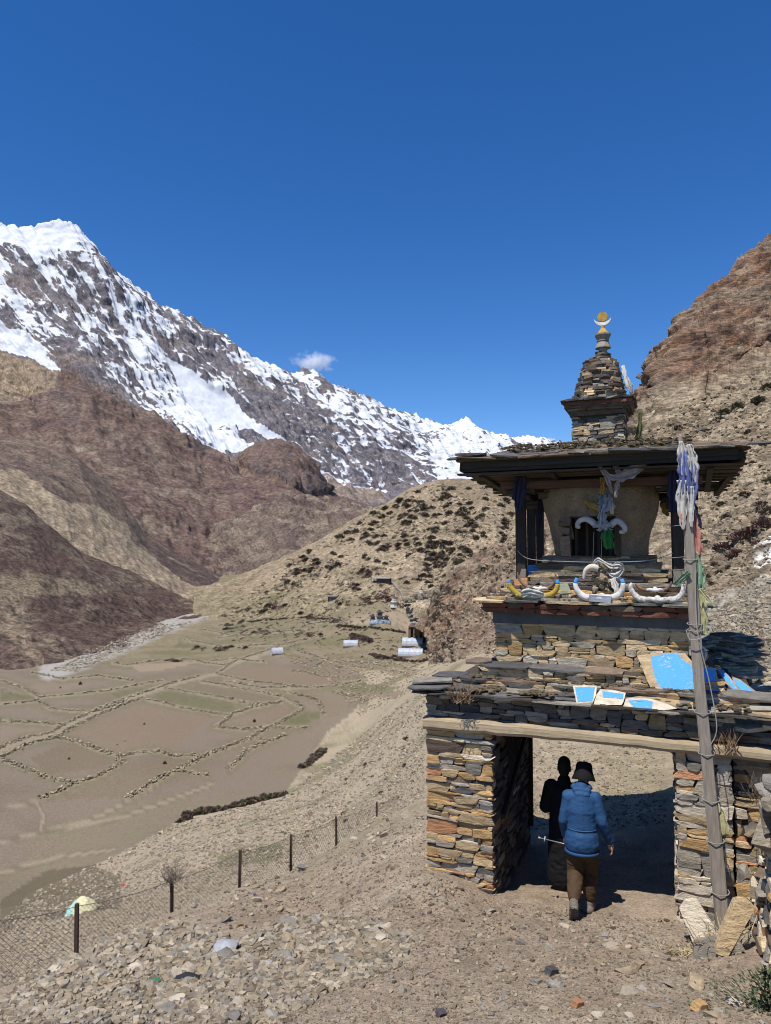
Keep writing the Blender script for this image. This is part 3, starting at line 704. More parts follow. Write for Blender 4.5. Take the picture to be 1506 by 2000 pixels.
M_OUT = m_land('outcrop_rock', .45, .5, .38, 1.6)
land('rock_outcrop', V, col, M_OUT, 'reddish broken rock outcrop left of the gate', depth=40)

# -- the red cliff and its scree slope, right
V, U, W = loft([
 [(1175,912,78),(1195,895,78),(1215,863,80),(1235,815,82),(1260,785,79),(1288,748,77),(1297,705,79),(1318,660,81),(1340,620,83),(1372,592,86),(1400,572,87),(1440,532,90),(1470,500,92),(1506,468,95),(1600,385,101),(1800,250,115)],
 [(1170,918,75),(1200,905,72),(1225,870,69),(1250,845,67),(1275,800,66),(1300,772,65),(1340,762,64),(1380,760,64),(1430,735,66),(1470,712,68),(1520,685,70),(1620,620,75),(1830,520,85)],
 [(1120,985,62),(1200,965,56),(1300,950,49),(1400,930,44),(1506,900,42),(1650,860,42),(1860,800,45)],
 [(1060,1110,48),(1150,1110,42),(1250,1110,34),(1330,1110,28),(1400,1100,25.5),(1506,1070,23),(1650,1030,22),(1880,1000,22)],
 [(1040,1250,34),(1150,1250,29),(1250,1245,23),(1330,1240,17.5),(1400,1225,15),(1506,1215,13.6),(1650,1200,13),(1880,1180,12)],
 [(1000,1400,26),(1150,1420,23),(1250,1400,19),(1330,1390,14.5),(1400,1385,11.2),(1506,1372,10.4),(1650,1350,9.8),(1880,1330,9)],
 [(1000,1470,22),(1150,1470,17),('w',1250,*gw(3.2,6.5,-.6)),('w',1330,*gw(3.1,4.2,-.3)),('w',1400,*gw(2.9,.5,2.2)),('w',1506,*gw(3.4,.3,2.27)),('w',1650,*gw(4.5,.3,2.3)),('w',1880,*gw(6.5,.3,2.4))]], 460, [150,60,70,70,60,40])
px, py = pxy(V); N = normals(V)
bed = V[..., 2] * .93 - V[..., 0] * .36 + V[..., 1] * .1
cliff = sstep(.196, .158, W + .02 * fbm2(U * 14, W * 0, 3, 171))
st = fbm3(V[..., 0] / 7, V[..., 1] / 7, bed / 1.9, 6, 173, .6, True); bl = fbm3(V[..., 0] / 7, V[..., 1] / 7, V[..., 2] / 7, 5, 175, .5)
fine = fbm3(V[..., 0] / 1.1, V[..., 1] / 1.1, bed / .35, 4, 177, .6)
near = sstep(.46, .8, W)
lg = fbm2(bed * .55 + .3 * bl, V[..., 0] * .03, 4, 187, .65, True)
V = V + N * ((st * 1.5 + bl * 1.6 + fine * .45 + lg * 1.3) * cliff * (.45 + .55 * sstep(0, .03, W)) + (1 - cliff) * (1 - near) * (st * .7 + bl * .6 + fine * .55 + lg * .25) + near * fine * .12)[..., None]
V[..., 2] += fbm2(U * 60, U * 0 + .7, 4, 179, .6, True) * .8 * sstep(.03, 0, W)
m1 = fbm3(V[..., 0] / 5, V[..., 1] / 5, bed / 1.1, 6, 181, .66); m2 = fbm3(V[..., 0] / 1.2, V[..., 1] / 1.2, V[..., 2] / .8, 5, 183, .65); m3 = fbm3(V[..., 0] / 10, V[..., 1] / 10, V[..., 2] / 6, 4, 185)
cc = np.zeros(V.shape) + np.array((.165, .105, .072)); cc = cmix(cc, (.235, .175, .122), sstep(0, .3, m1)); cc = cmix(cc, (.075, .05, .04), sstep(.0, .25, -m1 + .3 * m2)); cc = cmix(cc, (.19, .15, .11), sstep(0, .3, m3) * .7); cc = cmix(cc, (.29, .13, .055), sstep(.12, .4, m2 - .3 * m3) * .55)
ss = np.zeros(V.shape) + np.array((.222, .175, .12)); ss = cmix(ss, (.145, .108, .072), sstep(-.05, .3, m1) * .8); ss = cmix(ss, (.31, .255, .18), sstep(.02, .35, m2)); ss = cmix(ss, (.09, .07, .048), sstep(.05, .3, -m2 + .5 * m1) * .75)
grey = in_poly(px, py, [(1330,1215),(1400,1190),(1506,1150),(1700,1120),(1700,1400),(1330,1400)]).astype(float)
ss = cmix(ss, (.30, .265, .21), grey * sstep(-.4, .2, m2))
col = cmix(ss, cc[0, 0], cliff * 0); col = ss + (cc - ss) * cliff[..., None]
col = cmix(col, (.72, .70, .66), in_poly(px, py, [(1488,1080),(1506,1068),(1560,1060),(1560,1120),(1500,1135),(1482,1125)]) * sstep(-.25, .1, m2))
CLIFF = V
M_CLIFF = m_land('stratified_cliff', .9, .22, .42, 3.2, 1.0, (.4, .4, 1.5), (0, R(-21), 0))
land('cliff', V, col, M_CLIFF, 'red layered cliff above a tan scree slope with shrubs, right of the gate', depth=40)

# ------------------------------------------------------------------ meeting the land along sight lines
_dg = None
def land_hit(px, py):
    """first point of the land (not of things standing on it) seen at a pixel of the photograph, with its normal"""
    global _dg
    if _dg is None: _dg = bpy.context.evaluated_depsgraph_get()
    d = pt(px, py, 1.0).normalized(); o = Vector((0, 0, 0))
    for _ in range(12):
        ok, p, nrm, idx, ob, mx = SC.ray_cast(_dg, o, d)
        if not ok: return None, None, ''
        if ob.get('kind') == 'structure': return p.copy(), nrm.copy(), ob.name
        o = p + d * .01
    return None, None, ''
SCATTER = {}
def sample(poly, n, seed):
    """n random points inside a polygon of the photograph, dropped on the land"""
    r = np.random.default_rng(seed); P = np.array(poly, float); lo, hi = P.min(0), P.max(0); out = []
    while len(out) < n:
        q = r.uniform(lo, hi, (n * 2, 2)); q = q[in_poly(q[:, 0], q[:, 1], poly)]
        out += [tuple(x) for x in q]
    return out[:n]

# ------------------------------------------------------------------ stones: a few angular shapes shared by every masonry piece and loose stone
import bmesh
def hull_mesh(name, pts):
    bm = bmesh.new()
    for p in pts: bm.verts.new(p)
    r = bmesh.ops.convex_hull(bm, input=bm.verts)
    bmesh.ops.delete(bm, geom=list({g for g in r['geom_interior'] + r['geom_unused'] if isinstance(g, bmesh.types.BMVert)}), context='VERTS')
    bmesh.ops.recalc_face_normals(bm, faces=bm.faces)
    me = bpy.data.meshes.new(name); bm.to_mesh(me); bm.free()
    return me
_rs = random.Random(5)
def block_pts(ch=.12, sk=.12):
    """a roughly squared, slightly wedge shaped block in the unit cube"""
    q = []; tap = {x: (_rs.uniform(0, .14), _rs.uniform(0, .14)) for x in (-.5, .5)}; sl = {x: _rs.uniform(-.09, .09) for x in (-.5, .5)}
    if _rs.random() < .2: tap[.5 if _rs.random() < .5 else -.5] = (_rs.uniform(.2, .5), _rs.uniform(.05, .3))
    for x in (-.5, .5):
        for y in (-.5, .5):
            for z in (-.5, .5):
                jx, jz = _rs.uniform(0, sk) * .5, _rs.uniform(0, .06) + tap[x][z > 0] * .8
                for _ in range(2):
                    c = [_rs.uniform(0, ch * .7), _rs.uniform(0, ch), _rs.uniform(0, ch)]
                    q.append(((abs(x) - jx - c[0] * .5) * (1 if x > 0 else -1) + sl[x] * (1 if z > 0 else -1), (abs(y) - c[1]) * (1 if y > 0 else -1), (abs(z) - jz - c[2] * .5) * (1 if z > 0 else -1)))
    for x in (-.2, .15):
        for z in (-.5, .5): q.append((x + _rs.uniform(-.1, .1), -.5 + _rs.uniform(-.03, .05), z * _rs.uniform(.8, 1.05)))
    return q
def chunk_pts(n=15, flat=1.0):
    q = []
    for _ in range(n):
        v = Vector((_rs.gauss(0, 1), _rs.gauss(0, 1), _rs.gauss(0, 1))).normalized()
        v = Vector([max(-.62, min(.62, c * 1.1)) for c in v]) * _rs.uniform(.78, 1)
        q.append(v * .8)
    return q
def plate_pts(n=7):
    q = []; a0 = _rs.uniform(0, 6)
    for k in range(n):
        t = a0 + 2 * math.pi * (k + _rs.uniform(-.3, .3)) / n; x, y = math.cos(t), math.sin(t)
        s = (abs(x) ** 4 + abs(y) ** 4) ** -.25 * _rs.uniform(.42, .52)
        for z in (-.5, .5): q.append((x * s * _rs.uniform(.93, 1), y * s * _rs.uniform(.93, 1), z * _rs.uniform(.7, 1)))
    return q
BLOCKS = [hull_mesh('block', block_pts()) for _ in range(30)]
CHUNKS = [hull_mesh('chunk', chunk_pts()) for _ in range(12)]
PLATES = [hull_mesh('plate', plate_pts()) for _ in range(10)]
BRICKS = []
for _ in range(6):
    BRICKS.append(hull_mesh('rough_block', [tuple(c * _rs.uniform(.75, 1) for c in p) for p in [(x, y, z) for x in (-.5, .5) for y in (-.5, .5) for z in (-.5, .5)]]))
def rock_mesh(name, seed):
    """a split rock: a ball cut by planes, then roughened"""
    bm = bmesh.new(); bmesh.ops.create_icosphere(bm, subdivisions=4, radius=.6); r = random.Random(seed)
    P = np.array([v.co[:] for v in bm.verts])
    for _ in range(13):
        d = np.array([r.gauss(0, 1), r.gauss(0, 1), r.gauss(0, .8)]); d /= np.linalg.norm(d); h = r.uniform(.26, .42); t = P @ d - h; P = np.where(t[:, None] > 0, P - d * t[:, None], P)
    nn = fbm3(P[:, 0] * 2.5, P[:, 1] * 2.5, P[:, 2] * 6, 4, seed, .55, True); P = P * (1 + .045 * nn)[:, None]
    for v, q in zip(bm.verts, P): v.co = q
    me = bpy.data.meshes.new(name); bm.to_mesh(me); bm.free(); return me
ROCKS = [rock_mesh('rock', 40 + k) for k in range(7)]
def _tri(me):
    me.calc_loop_triangles()
    v = np.array([x.co[:] for x in me.vertices], np.float32); t = np.array([x.vertices[:] for x in me.loop_triangles], np.int32)
    return v, t
_TRI = {m.name: _tri(m) for m in BLOCKS + CHUNKS + PLATES + BRICKS}
def joined(name, items, mats, parent=None):
    """many pieces [(mesh, 4x4 matrix, material index)] as one mesh"""
    Vs = []; Fs = []; mi = []; b = 0
    for me, M, k in items:
        v, t = _TRI[me.name]; A = np.array(M, np.float32)
        Vs.append(v @ A[:3, :3].T + A[:3, 3]); Fs.append(t + b); mi += [k] * len(t); b += len(v)
    me = mesh_np(name, np.concatenate(Vs), np.concatenate(Fs), mats, smooth=False, matidx=mi)
    return link(name, me, parent)
def piece(name, me, M, mat, parent=None):
    """one piece as an object of its own, sharing its mesh"""
    o = bpy.data.objects.new(name, me); COL.objects.link(o)
    if parent is not None: o.parent = parent
    o.matrix_local = M
    if not me.materials: me.materials.append(mat)
    o.material_slots[0].link = 'OBJECT'; o.material_slots[0].material = mat
    return o
def TRS(x, y, z, sx, sy, sz, rx=0, ry=0, rz=0):
    return Matrix.Translation((x, y, z)) @ Euler((rx, ry, rz)).to_matrix().to_4x4() @ Matrix.Diagonal((sx, sy, sz, 1))

def m_stone(name, c1, c2, c3, bst=.6):
    m, n, l, b = nt(name)
    v = pos(n); f = noise_node(n, l, mapping(n, l, v, (1, 1, 3.2)), 7, 9, .68); g = noise_node(n, l, v, 55, 5, .7)
    c = ramp(n, l, f, [(.28, c3), (.48, c2), (.66, c1)])
    h = n.new('ShaderNodeHueSaturation'); l.new(c, h.inputs['Color'])
    r = piece_random(n, l); q = math_(n, l, 'MULTIPLY_ADD', r, .7); q.node.inputs[2].default_value = .64
    q2 = math_(n, l, 'MULTIPLY_ADD', g, .7); q2.node.inputs[2].default_value = .65
    l.new(math_(n, l, 'MULTIPLY', q, q2), h.inputs['Value']); l.new(h.outputs[0], b.inputs['Base Color'])
    b.inputs['Roughness'].default_value = .85; b.inputs['Specular IOR Level'].default_value = .25
    bump(n, l, b, math_(n, l, 'ADD', f, math_(n, l, 'MULTIPLY', g, .5)), min(bst * 1.5, 1), .03)
    return m
ST_OCHRE = m_stone('ochre_stone', (0.522, 0.341, 0.152), (0.435, 0.275, 0.123), (0.246, 0.167, 0.094))
ST_ORANGE = m_stone('orange_stone', (0.532, 0.266, 0.126), (0.420, 0.210, 0.105), (0.266, 0.154, 0.098))
ST_TAN = m_stone('tan_stone', (0.522, 0.392, 0.232), (0.392, 0.290, 0.167), (0.217, 0.167, 0.109))
ST_PALE = m_stone('pale_stone', (0.567, 0.499, 0.392), (0.446, 0.385, 0.290), (0.257, 0.223, 0.176))
ST_GREY = m_stone('grey_stone', (.33, .30, .25), (.235, .21, .172), (.13, .115, .098))
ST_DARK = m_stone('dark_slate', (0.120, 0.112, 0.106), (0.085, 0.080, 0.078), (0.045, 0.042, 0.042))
ST_BROWN = m_stone('brown_stone', (0.196, 0.144, 0.103), (0.138, 0.101, 0.074), (0.081, 0.060, 0.048))
ST_RED = m_stone('red_painted_stone', (0.187, 0.075, 0.046), (0.143, 0.057, 0.037), (0.083, 0.044, 0.033))
STONES = [ST_OCHRE, ST_ORANGE, ST_TAN, ST_PALE, ST_GREY, ST_DARK, ST_BROWN, ST_RED]
M_CORE = m_simple('mud_mortar', (.075, .06, .045), (.04, .033, .027), 9, bumps=.5, bdist=.02, vary=0)
def pick(w):
    return random.choices(range(len(STONES)), w)[0]

FRONT = []                                      # masonry stones of the gate that the picture shows: (area, part, mesh, matrix, material)
def masonry(u0, u1, z0, z1, M, w, out, part, hmin=.024, hmax=.076, lmin=.09, lmax=.40, dep=.16, jut=.02, big=.13, wave=.016, gap=.009):
    """irregular coursed stonework on the plane u-z; M takes (u, depth inwards, z) into the parent's space"""
    zs = [z0]
    while zs[-1] < z1 - hmin * .6: zs.append(min(zs[-1] + random.uniform(hmin, hmax) * random.choice((.75, 1, 1, 1.15)), z1))
    blocked = [[] for _ in range(len(zs) + 2)]; ph = random.uniform(0, 50)
    zz = lambda k, u: zs[k] + (wave * math.sin(u * 2.3 + k * 1.9 + ph) + wave * .6 * math.sin(u * 6.1 + k * 3.3) if 0 < k < len(zs) - 1 else 0)
    for k in range(len(zs) - 1):
        u = u0
        while u < u1 - .03:
            h = zs[k + 1] - zs[k]
            L = min(random.uniform(lmin, lmax) * (random.choice((.6, 1, 1.3)) if h > .045 else random.choice((1, 1.5))), u1 - u)
            if u1 - (u + L) < lmin * .6: L = u1 - u
            for b0, b1 in blocked[k]:
                if u < b1 and u + L > b0:
                    if b0 - u < .04: u = b1; L = 0
                    else: L = b0 - u
                    break
            if L < .03:
                if L > 0: u += L
                continue
            c = u + L / 2; lo, hi = zz(k, c), zz(k + 1, c); parts = [(lo, hi)]
            if k + 2 < len(zs) and random.random() < big and L > .14 and not any(u < b1 and u + L > b0 for b0, b1 in blocked[k + 1]):
                parts = [(lo, zz(k + 2, c))]; blocked[k + 1].append((u, u + L))
            elif hi - lo > .07 and random.random() < .3:
                s = lo + (hi - lo) * random.uniform(.35, .65); parts = [(lo, s), (s, hi)]
            for a, bz in parts:
                j = random.uniform(-jut, jut); hh = bz - a; D = dep * random.uniform(.8, 1.1)
                T = M @ TRS(c, D / 2 + j, (a + bz) / 2, (L - gap) * 1.10, D, (hh - gap * .5) * 1.2, random.uniform(-.06, .06), random.gauss(0, .018), random.uniform(-.05, .05))
                out.append((L * hh, part, random.choice(BLOCKS), T, pick(w)))
            u += L
I4 = Matrix.Identity(4)
def face_m(kind, off):
    """front: plane y = off looking at -y; right: plane x = off looking at +x; left: plane x = off looking at -x; back: y = off looking at +y"""
    if kind == 'front': return Matrix(((1,0,0,0),(0,1,0,off),(0,0,1,0),(0,0,0,1)))
    if kind == 'right': return Matrix(((0,-1,0,off),(1,0,0,0),(0,0,1,0),(0,0,0,1)))
    if kind == 'left':  return Matrix(((0,1,0,off),(1,0,0,0),(0,0,1,0),(0,0,0,1)))
    return Matrix(((1,0,0,0),(0,-1,0,off),(0,0,1,0),(0,0,0,1)))

def m_wood(name, c1, c2, axis='x', bst=.5):
    m, n, l, b = nt(name)
    co = n.new('ShaderNodeTexCoord').outputs['Object']
    s = {'x': (1.2, 22, 22), 'y': (22, 1.2, 22), 'z': (22, 22, 1.2)}[axis]
    f = noise_node(n, l, mapping(n, l, co, s), 1.6, 9, .65, .4); g = noise_node(n, l, co, 3.5, 5, .6)
    c = mixc(n, l, ramp(n, l, f, [(.32, c2), (.66, c1)]), tuple(x * .45 for x in c2), math_(n, l, 'MULTIPLY', g, .75))
    h = n.new('ShaderNodeHueSaturation'); l.new(c, h.inputs['Color'])
    r = piece_random(n, l); q = math_(n, l, 'MULTIPLY_ADD', r, .5); q.node.inputs[2].default_value = .75; l.new(q, h.inputs['Value'])
    l.new(h.outputs[0], b.inputs['Base Color']); bump(n, l, b, f, bst, .015)
    b.inputs['Roughness'].default_value = .8
    return m
W_PALE = m_wood('bleached_timber', (.46, .37, .245), (.28, .215, .135), 'x')
W_DARK = m_wood('dark_timber', (.085, .072, .06), (.04, .034, .03), 'x')
W_DARKZ = m_wood('dark_post_timber', (.07, .058, .05), (.03, .026, .024), 'z')
W_RED = m_wood('red_brown_timber', (.15, .075, .05), (.075, .045, .035), 'x')
W_PLANK = m_wood('weathered_plank', (.13, .10, .076), (.06, .047, .037), 'x')
W_GREYZ = m_wood('grey_pole_timber', (.36, .31, .255), (.20, .17, .138), 'z')
M_PLASTER, n, l, b = nt('old_plaster')
_f = noise_node(n, l, pos(n), 5, 8, .7); _g = noise_node(n, l, pos(n), 38, 6, .75); _h = noise_node(n, l, pos(n), 1.7, 4, .6)
_c1 = ramp(n, l, _f, [(.25, (.12, .088, .06)), (.6, (.27, .205, .14))]); _c2 = mixc(n, l, _c1, (.30, .20, .105), ramp(n, l, _h, [(.45, (0, 0, 0)), (.7, (.7, .7, .7))]))
_c3 = mixc(n, l, _c2, (.10, .08, .06), ramp(n, l, _g, [(.52, (0, 0, 0)), (.66, (1, 1, 1))]))
l.new(_c3, b.inputs['Base Color']); bump(n, l, b, math_(n, l, 'ADD', _f, math_(n, l, 'MULTIPLY', _g, -.7)), .9, .03)
M_GREYBAND = m_simple('grey_limewash', (.105, .108, .115), (.065, .066, .07), 6, bumps=.4, bdist=.012, vary=.12)
M_MOSS = m_simple('dry_turf', (.16, .125, .075), (.075, .058, .035), 22, bumps=1, bdist=.03, vary=.2)

# ------------------------------------------------------------------ the gateway chorten
gate = empty('gateway_chorten', G0, -PHI)
tag(gate, 'stone gateway chorten with a slate roof, vase shaped shrine and spire', 'shrine')
def gpart(name, fn, mats, parent=None, smooth=False):
    m = MB(); fn(m); return m.build(name, mats, parent or gate, smooth)
w_left = (5, 1.0, 5, 2.2, 3.0, .7, .9, 0)
w_right = (.4, .15, 2.4, 7, 2.4, .1, .1, 0)
w_throne = (2.4, .12, 7, 1.8, .5, .05, .25, 0)
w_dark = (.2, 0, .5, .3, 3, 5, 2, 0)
left_pillar = gpart('left_pillar', lambda m: m.box(-.81, -.05, .05, 2.28, -.5, 1.97), M_CORE)
right_pillar = gpart('right_pillar', lambda m: m.box(2.10, 2.60, .05, 2.28, -.5, 1.97), M_CORE)
upper_wall = gpart('upper_wall', lambda m: m.box(-.80, 2.62, .06, 2.28, 2.09, 2.38), M_CORE)
tiers = gpart('stepped_base', lambda m: (m.box(-.56, 2.9, .30, 2.6, 2.385, 2.50), m.box(-.30, 2.6, .52, 2.5, 2.5, 2.66)), M_CORE)
throne = gpart('throne', lambda m: m.box(-.11, 2.19, .85, 2.95, 2.3, 3.34), M_CORE)
masonry(-.84, 0, -.12, 1.96, face_m('front', 0), w_left, FRONT, left_pillar, big=.14, lmax=.42)
masonry(2.06, 2.62, -.05, 1.96, face_m('front', 0), w_right, FRONT, right_pillar, .05, .12, .14, .42, wave=.014)
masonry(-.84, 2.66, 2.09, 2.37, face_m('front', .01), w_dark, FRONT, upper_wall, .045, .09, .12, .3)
masonry(-.55, 2.92, 2.44, 2.52, face_m('front', .25), w_throne, FRONT, tiers, .035, .06, .1, .3)
masonry(-.26, 2.6, 2.54, 2.655, face_m('front', .45), w_throne, FRONT, tiers, .04, .065, .1, .26)
masonry(-.14, 2.22, 2.62, 3.20, face_m('front', .8), w_throne, FRONT, throne, .045, .10, .10, .36, jut=.008, wave=.008)
SIDE = []
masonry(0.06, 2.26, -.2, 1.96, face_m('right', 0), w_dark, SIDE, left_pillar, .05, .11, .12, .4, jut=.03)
masonry(0.06, 2.26, -.2, 1.96, face_m('left', 2.05), w_right, SIDE, right_pillar, .05, .11, .12, .4, jut=.03)
masonry(0.06, 2.26, -.2, 1.96, face_m('left', -.84), w_left, SIDE, left_pillar, .05, .11, .12, .4)
masonry(.9, 2.95, 2.6, 3.2, face_m('left', -.14), w_throne, SIDE, throne, .05, .11, .12, .4)
masonry(.9, 2.95, 2.6, 3.2, face_m('right', 2.22), w_throne, SIDE, throne, .05, .11, .12, .4)
masonry(-.84, 0, -.2, 1.96, face_m('back', 2.3), w_left, SIDE, left_pillar, .06, .12, .2, .45)
masonry(2.06, 2.62, -.2, 1.96, face_m('back', 2.3), w_left, SIDE, right_pillar, .06, .12, .2, .45)
FRONT.sort(key=lambda s: -s[0])
for a, part, me, M, k in FRONT[:280]: piece('stone', me, M, STONES[k], part)
rest = {}
for s in FRONT[280:] + SIDE: rest.setdefault(s[1].name, (s[1], []))[1].append(s[2:])
for part, it in rest.values(): tag(joined('small_stones', it, STONES, part), kind='stuff')

# timber over the passage: bleached front lintel, inner beams, ceiling boards, dark frame and wattle on the left wall
def lintel(m):
    n = 26; rings = []
    for i in range(n + 1):
        x = -.86 + 4.1 * i / n; w = .004 * math.sin(i * 1.7) + .003 * math.sin(i * 4.1)
        lo = 1.945 + w + .012 * math.sin(x * 1.4); hi = 2.075 + w * .7 + .02 * math.sin(x * 1.1 + 1); f = -.075 + .008 * math.sin(i * 2.9)
        rings.append([(x, f + .02, lo), (x, f, lo + .035), (x, f + .004, hi - .03), (x, f + .02, hi), (x, .19, hi), (x, .19, lo)])
    vs = [p for r in rings for p in r]; fs = []
    for i in range(n):
        for k in range(6):
            a = i * 6 + k; c = i * 6 + (k + 1) % 6; fs.append((a, c, c + 6, a + 6))
    fs += [tuple(range(5, -1, -1)), tuple(n * 6 + k for k in range(6))]; m.add(vs, fs)
gpart('lintel', lintel, W_PALE)
for k in range(7):
    gpart('ceiling_beam', lambda m: m.box(-.2, 2.3, .36 + .29 * k, .50 + .29 * k, 1.965, 2.085, .008), W_DARK)
gpart('ceiling_board', lambda m: m.box(-.1, 2.2, .2, 2.3, 2.0852, 2.0895), W_DARK)
frame = gpart('side_frame', lambda m: (m.bar((.035, .3, 1.93), (.035, 2.2, 1.55), .07, .09), m.bar((.045, .35, .85), (.045, 2.15, 1.62), .05, .07), m.bar((.035, 2.2, .1), (.035, 2.2, 1.95), .07)), W_DARKZ)
for k in range(11):
    gpart('lath', lambda m: m.bar((.03, .8 + .11 * k, 1.05 + .065 * k), (.03, .85 + .11 * k, 1.78 - .03 * k), .025, jit=.004), W_DARKZ, frame)

# slates
eave = gpart('slate_eave', lambda m: m.box(-.80, 2.8, -.12, .5, 2.385, 2.405), M_CORE)
u = -.98
for row, (y0, dp, zb, mats) in enumerate(((-.10, .36, 2.375, (5, 5, 5, 4)), (-.12, .40, 2.398, (5, 4, 6, 5)), (-.07, .42, 2.425, (5, 4, 6, 2)), (.02, .38, 2.448, (4, 5, 2)))):
    u = -.98 + .06 * row
    while u < 2.95:
        L = random.uniform(.28, .8); dd = dp * random.uniform(.85, 1.15)
        piece('slate', random.choice(PLATES), TRS(u + L / 2, y0 + dd / 2 + random.uniform(-.05, .05), zb + random.uniform(-.006, .01), L * 1.25, dd * 1.15, random.uniform(.016, .03), random.uniform(.0, .06), random.gauss(0, .025), random.uniform(-.12, .12)), STONES[random.choice(mats)], eave)
        u += L * .93
piece('slate', PLATES[2], TRS(-.80, .0, 2.465, .58, .5, .026, .05, -.05, .35), ST_DARK, eave); piece('slate', PLATES[4], TRS(-.78, .12, 2.51, .55, .42, .03, .02, -.06, .1), ST_GREY, eave)
piece('slate', PLATES[5], TRS(-.62, .42, 2.54, .5, .42, .03, .04, -.05, .1), ST_DARK, eave); piece('slate', PLATES[6], TRS(-.34, .68, 2.70, .42, .4, .03, .04, -.02, .3), ST_BROWN, eave)
for (y0, zb, a0, a1) in ((.22, 2.535, -.50, 2.95), (.42, 2.675, -.26, 1.1)):
    u = a0
    while u < a1:
        L = random.uniform(.35, .85)
        piece('slate', random.choice(PLATES), TRS(u + L / 2, y0 + .17, zb, L * 1.2, .40, .035, .05, random.gauss(0, .015), random.uniform(-.05, .05)), STONES[random.choice((4, 5, 6))], eave)
        u += L * .95
tag(joined('turf_clumps', [(random.choice(CHUNKS), TRS(random.uniform(-.7, 2.7), random.choice((-.06, .2, .44)) + random.uniform(-.03, .05), 0, 1, 1, 1), 0) for _ in range(0)] or
    [(random.choice(CHUNKS), TRS(x, y, z + random.uniform(-.01, .01), random.uniform(.05, .13), random.uniform(.04, .09), random.uniform(.02, .045), 0, 0, random.uniform(0, 3)), 0) for x, y, z in
     [(random.uniform(-.6, 2.8), random.uniform(-.05, .16), 2.455) for _ in range(150)] + [(random.uniform(-.4, 2.6), random.uniform(.27, .42), 2.55) for _ in range(110)] if not (.8 < x < 2.1 and y < .1)], [M_MOSS], gate), kind='stuff')

# throne bands, cornice and the stepped ledge
gpart('grey_band', lambda m: [m.box(-.165 + .6 * k, .44 + .6 * k if k < 3 else 2.245, .77 + .004 * k, 2.97, 3.195 + .006 * (k % 2), 3.335, .004) for k in range(4)], M_GREYBAND)
cornice = gpart('cornice', lambda m: m.box(-.22, 2.3, .76, 3.02, 3.342, 3.475), M_CORE)
u = -.28
while u < 2.36:
    L = min(random.uniform(.16, .4), 2.4 - u)
    for z, h in ((3.372, .058), (3.435, .06)):
        piece('red_stone', random.choice(BLOCKS), TRS(u + L / 2, .76 + random.uniform(-.012, .012), z, L * 1.08, .2, h * 1.15, 0, random.gauss(0, .01), 0), ST_RED if random.random() < .8 else ST_BROWN, cornice)
    u += L
ledge = gpart('ledge', lambda m: (m.box(-.24, 2.34, .72, 3.0, 3.49, 3.53), m.box(-.02, 2.26, .98, 2.86, 3.53, 3.66), m.box(.05, 2.2, 1.08, 2.8, 3.66, 3.74)), M_CORE)
for (y0, zb, a0, a1, dp, hh, mats) in ((.58, 3.497, -.40, 2.55, .4, .03, (4, 5, 2)), (.66, 3.528, -.24, 2.36, .34, .032, (2, 3, 0, 4)), (.80, 3.562, -.16, 2.3, .3, .035, (2, 0, 4, 6)), (.88, 3.61, -.06, 2.26, .26, .05, (0, 2, 3, 6)), (.95, 3.665, 0, 2.26, .26, .045, (6, 5, 2)), (1.02, 3.715, .02, 2.24, .24, .04, (6, 5, 4))):
    u = a0
    while u < a1 - .05:
        L = min(random.uniform(.25, .7), a1 - u)
        piece('slab', random.choice(PLATES if hh < .036 else BLOCKS), TRS(u + L / 2, y0 + dp / 2 + random.uniform(-.03, .03), zb, L * (1.2 if hh < .036 else 1.08), dp * 1.1, hh * 1.1, random.uniform(-.01, .04), random.gauss(0, .012), random.uniform(-.05, .05)), STONES[random.choice(mats)], ledge)
        u += L
tag(joined('rubble', [(random.choice(CHUNKS), TRS(random.uniform(-.2, 2.3), random.uniform(.64, 1.0), 3.56 + random.uniform(0, .02), random.uniform(.02, .06), random.uniform(.02, .06), random.uniform(.015, .035), 0, 0, random.uniform(0, 3)), random.choice((2, 3, 3, 4))) for _ in range(150)], STONES, ledge), kind='stuff')

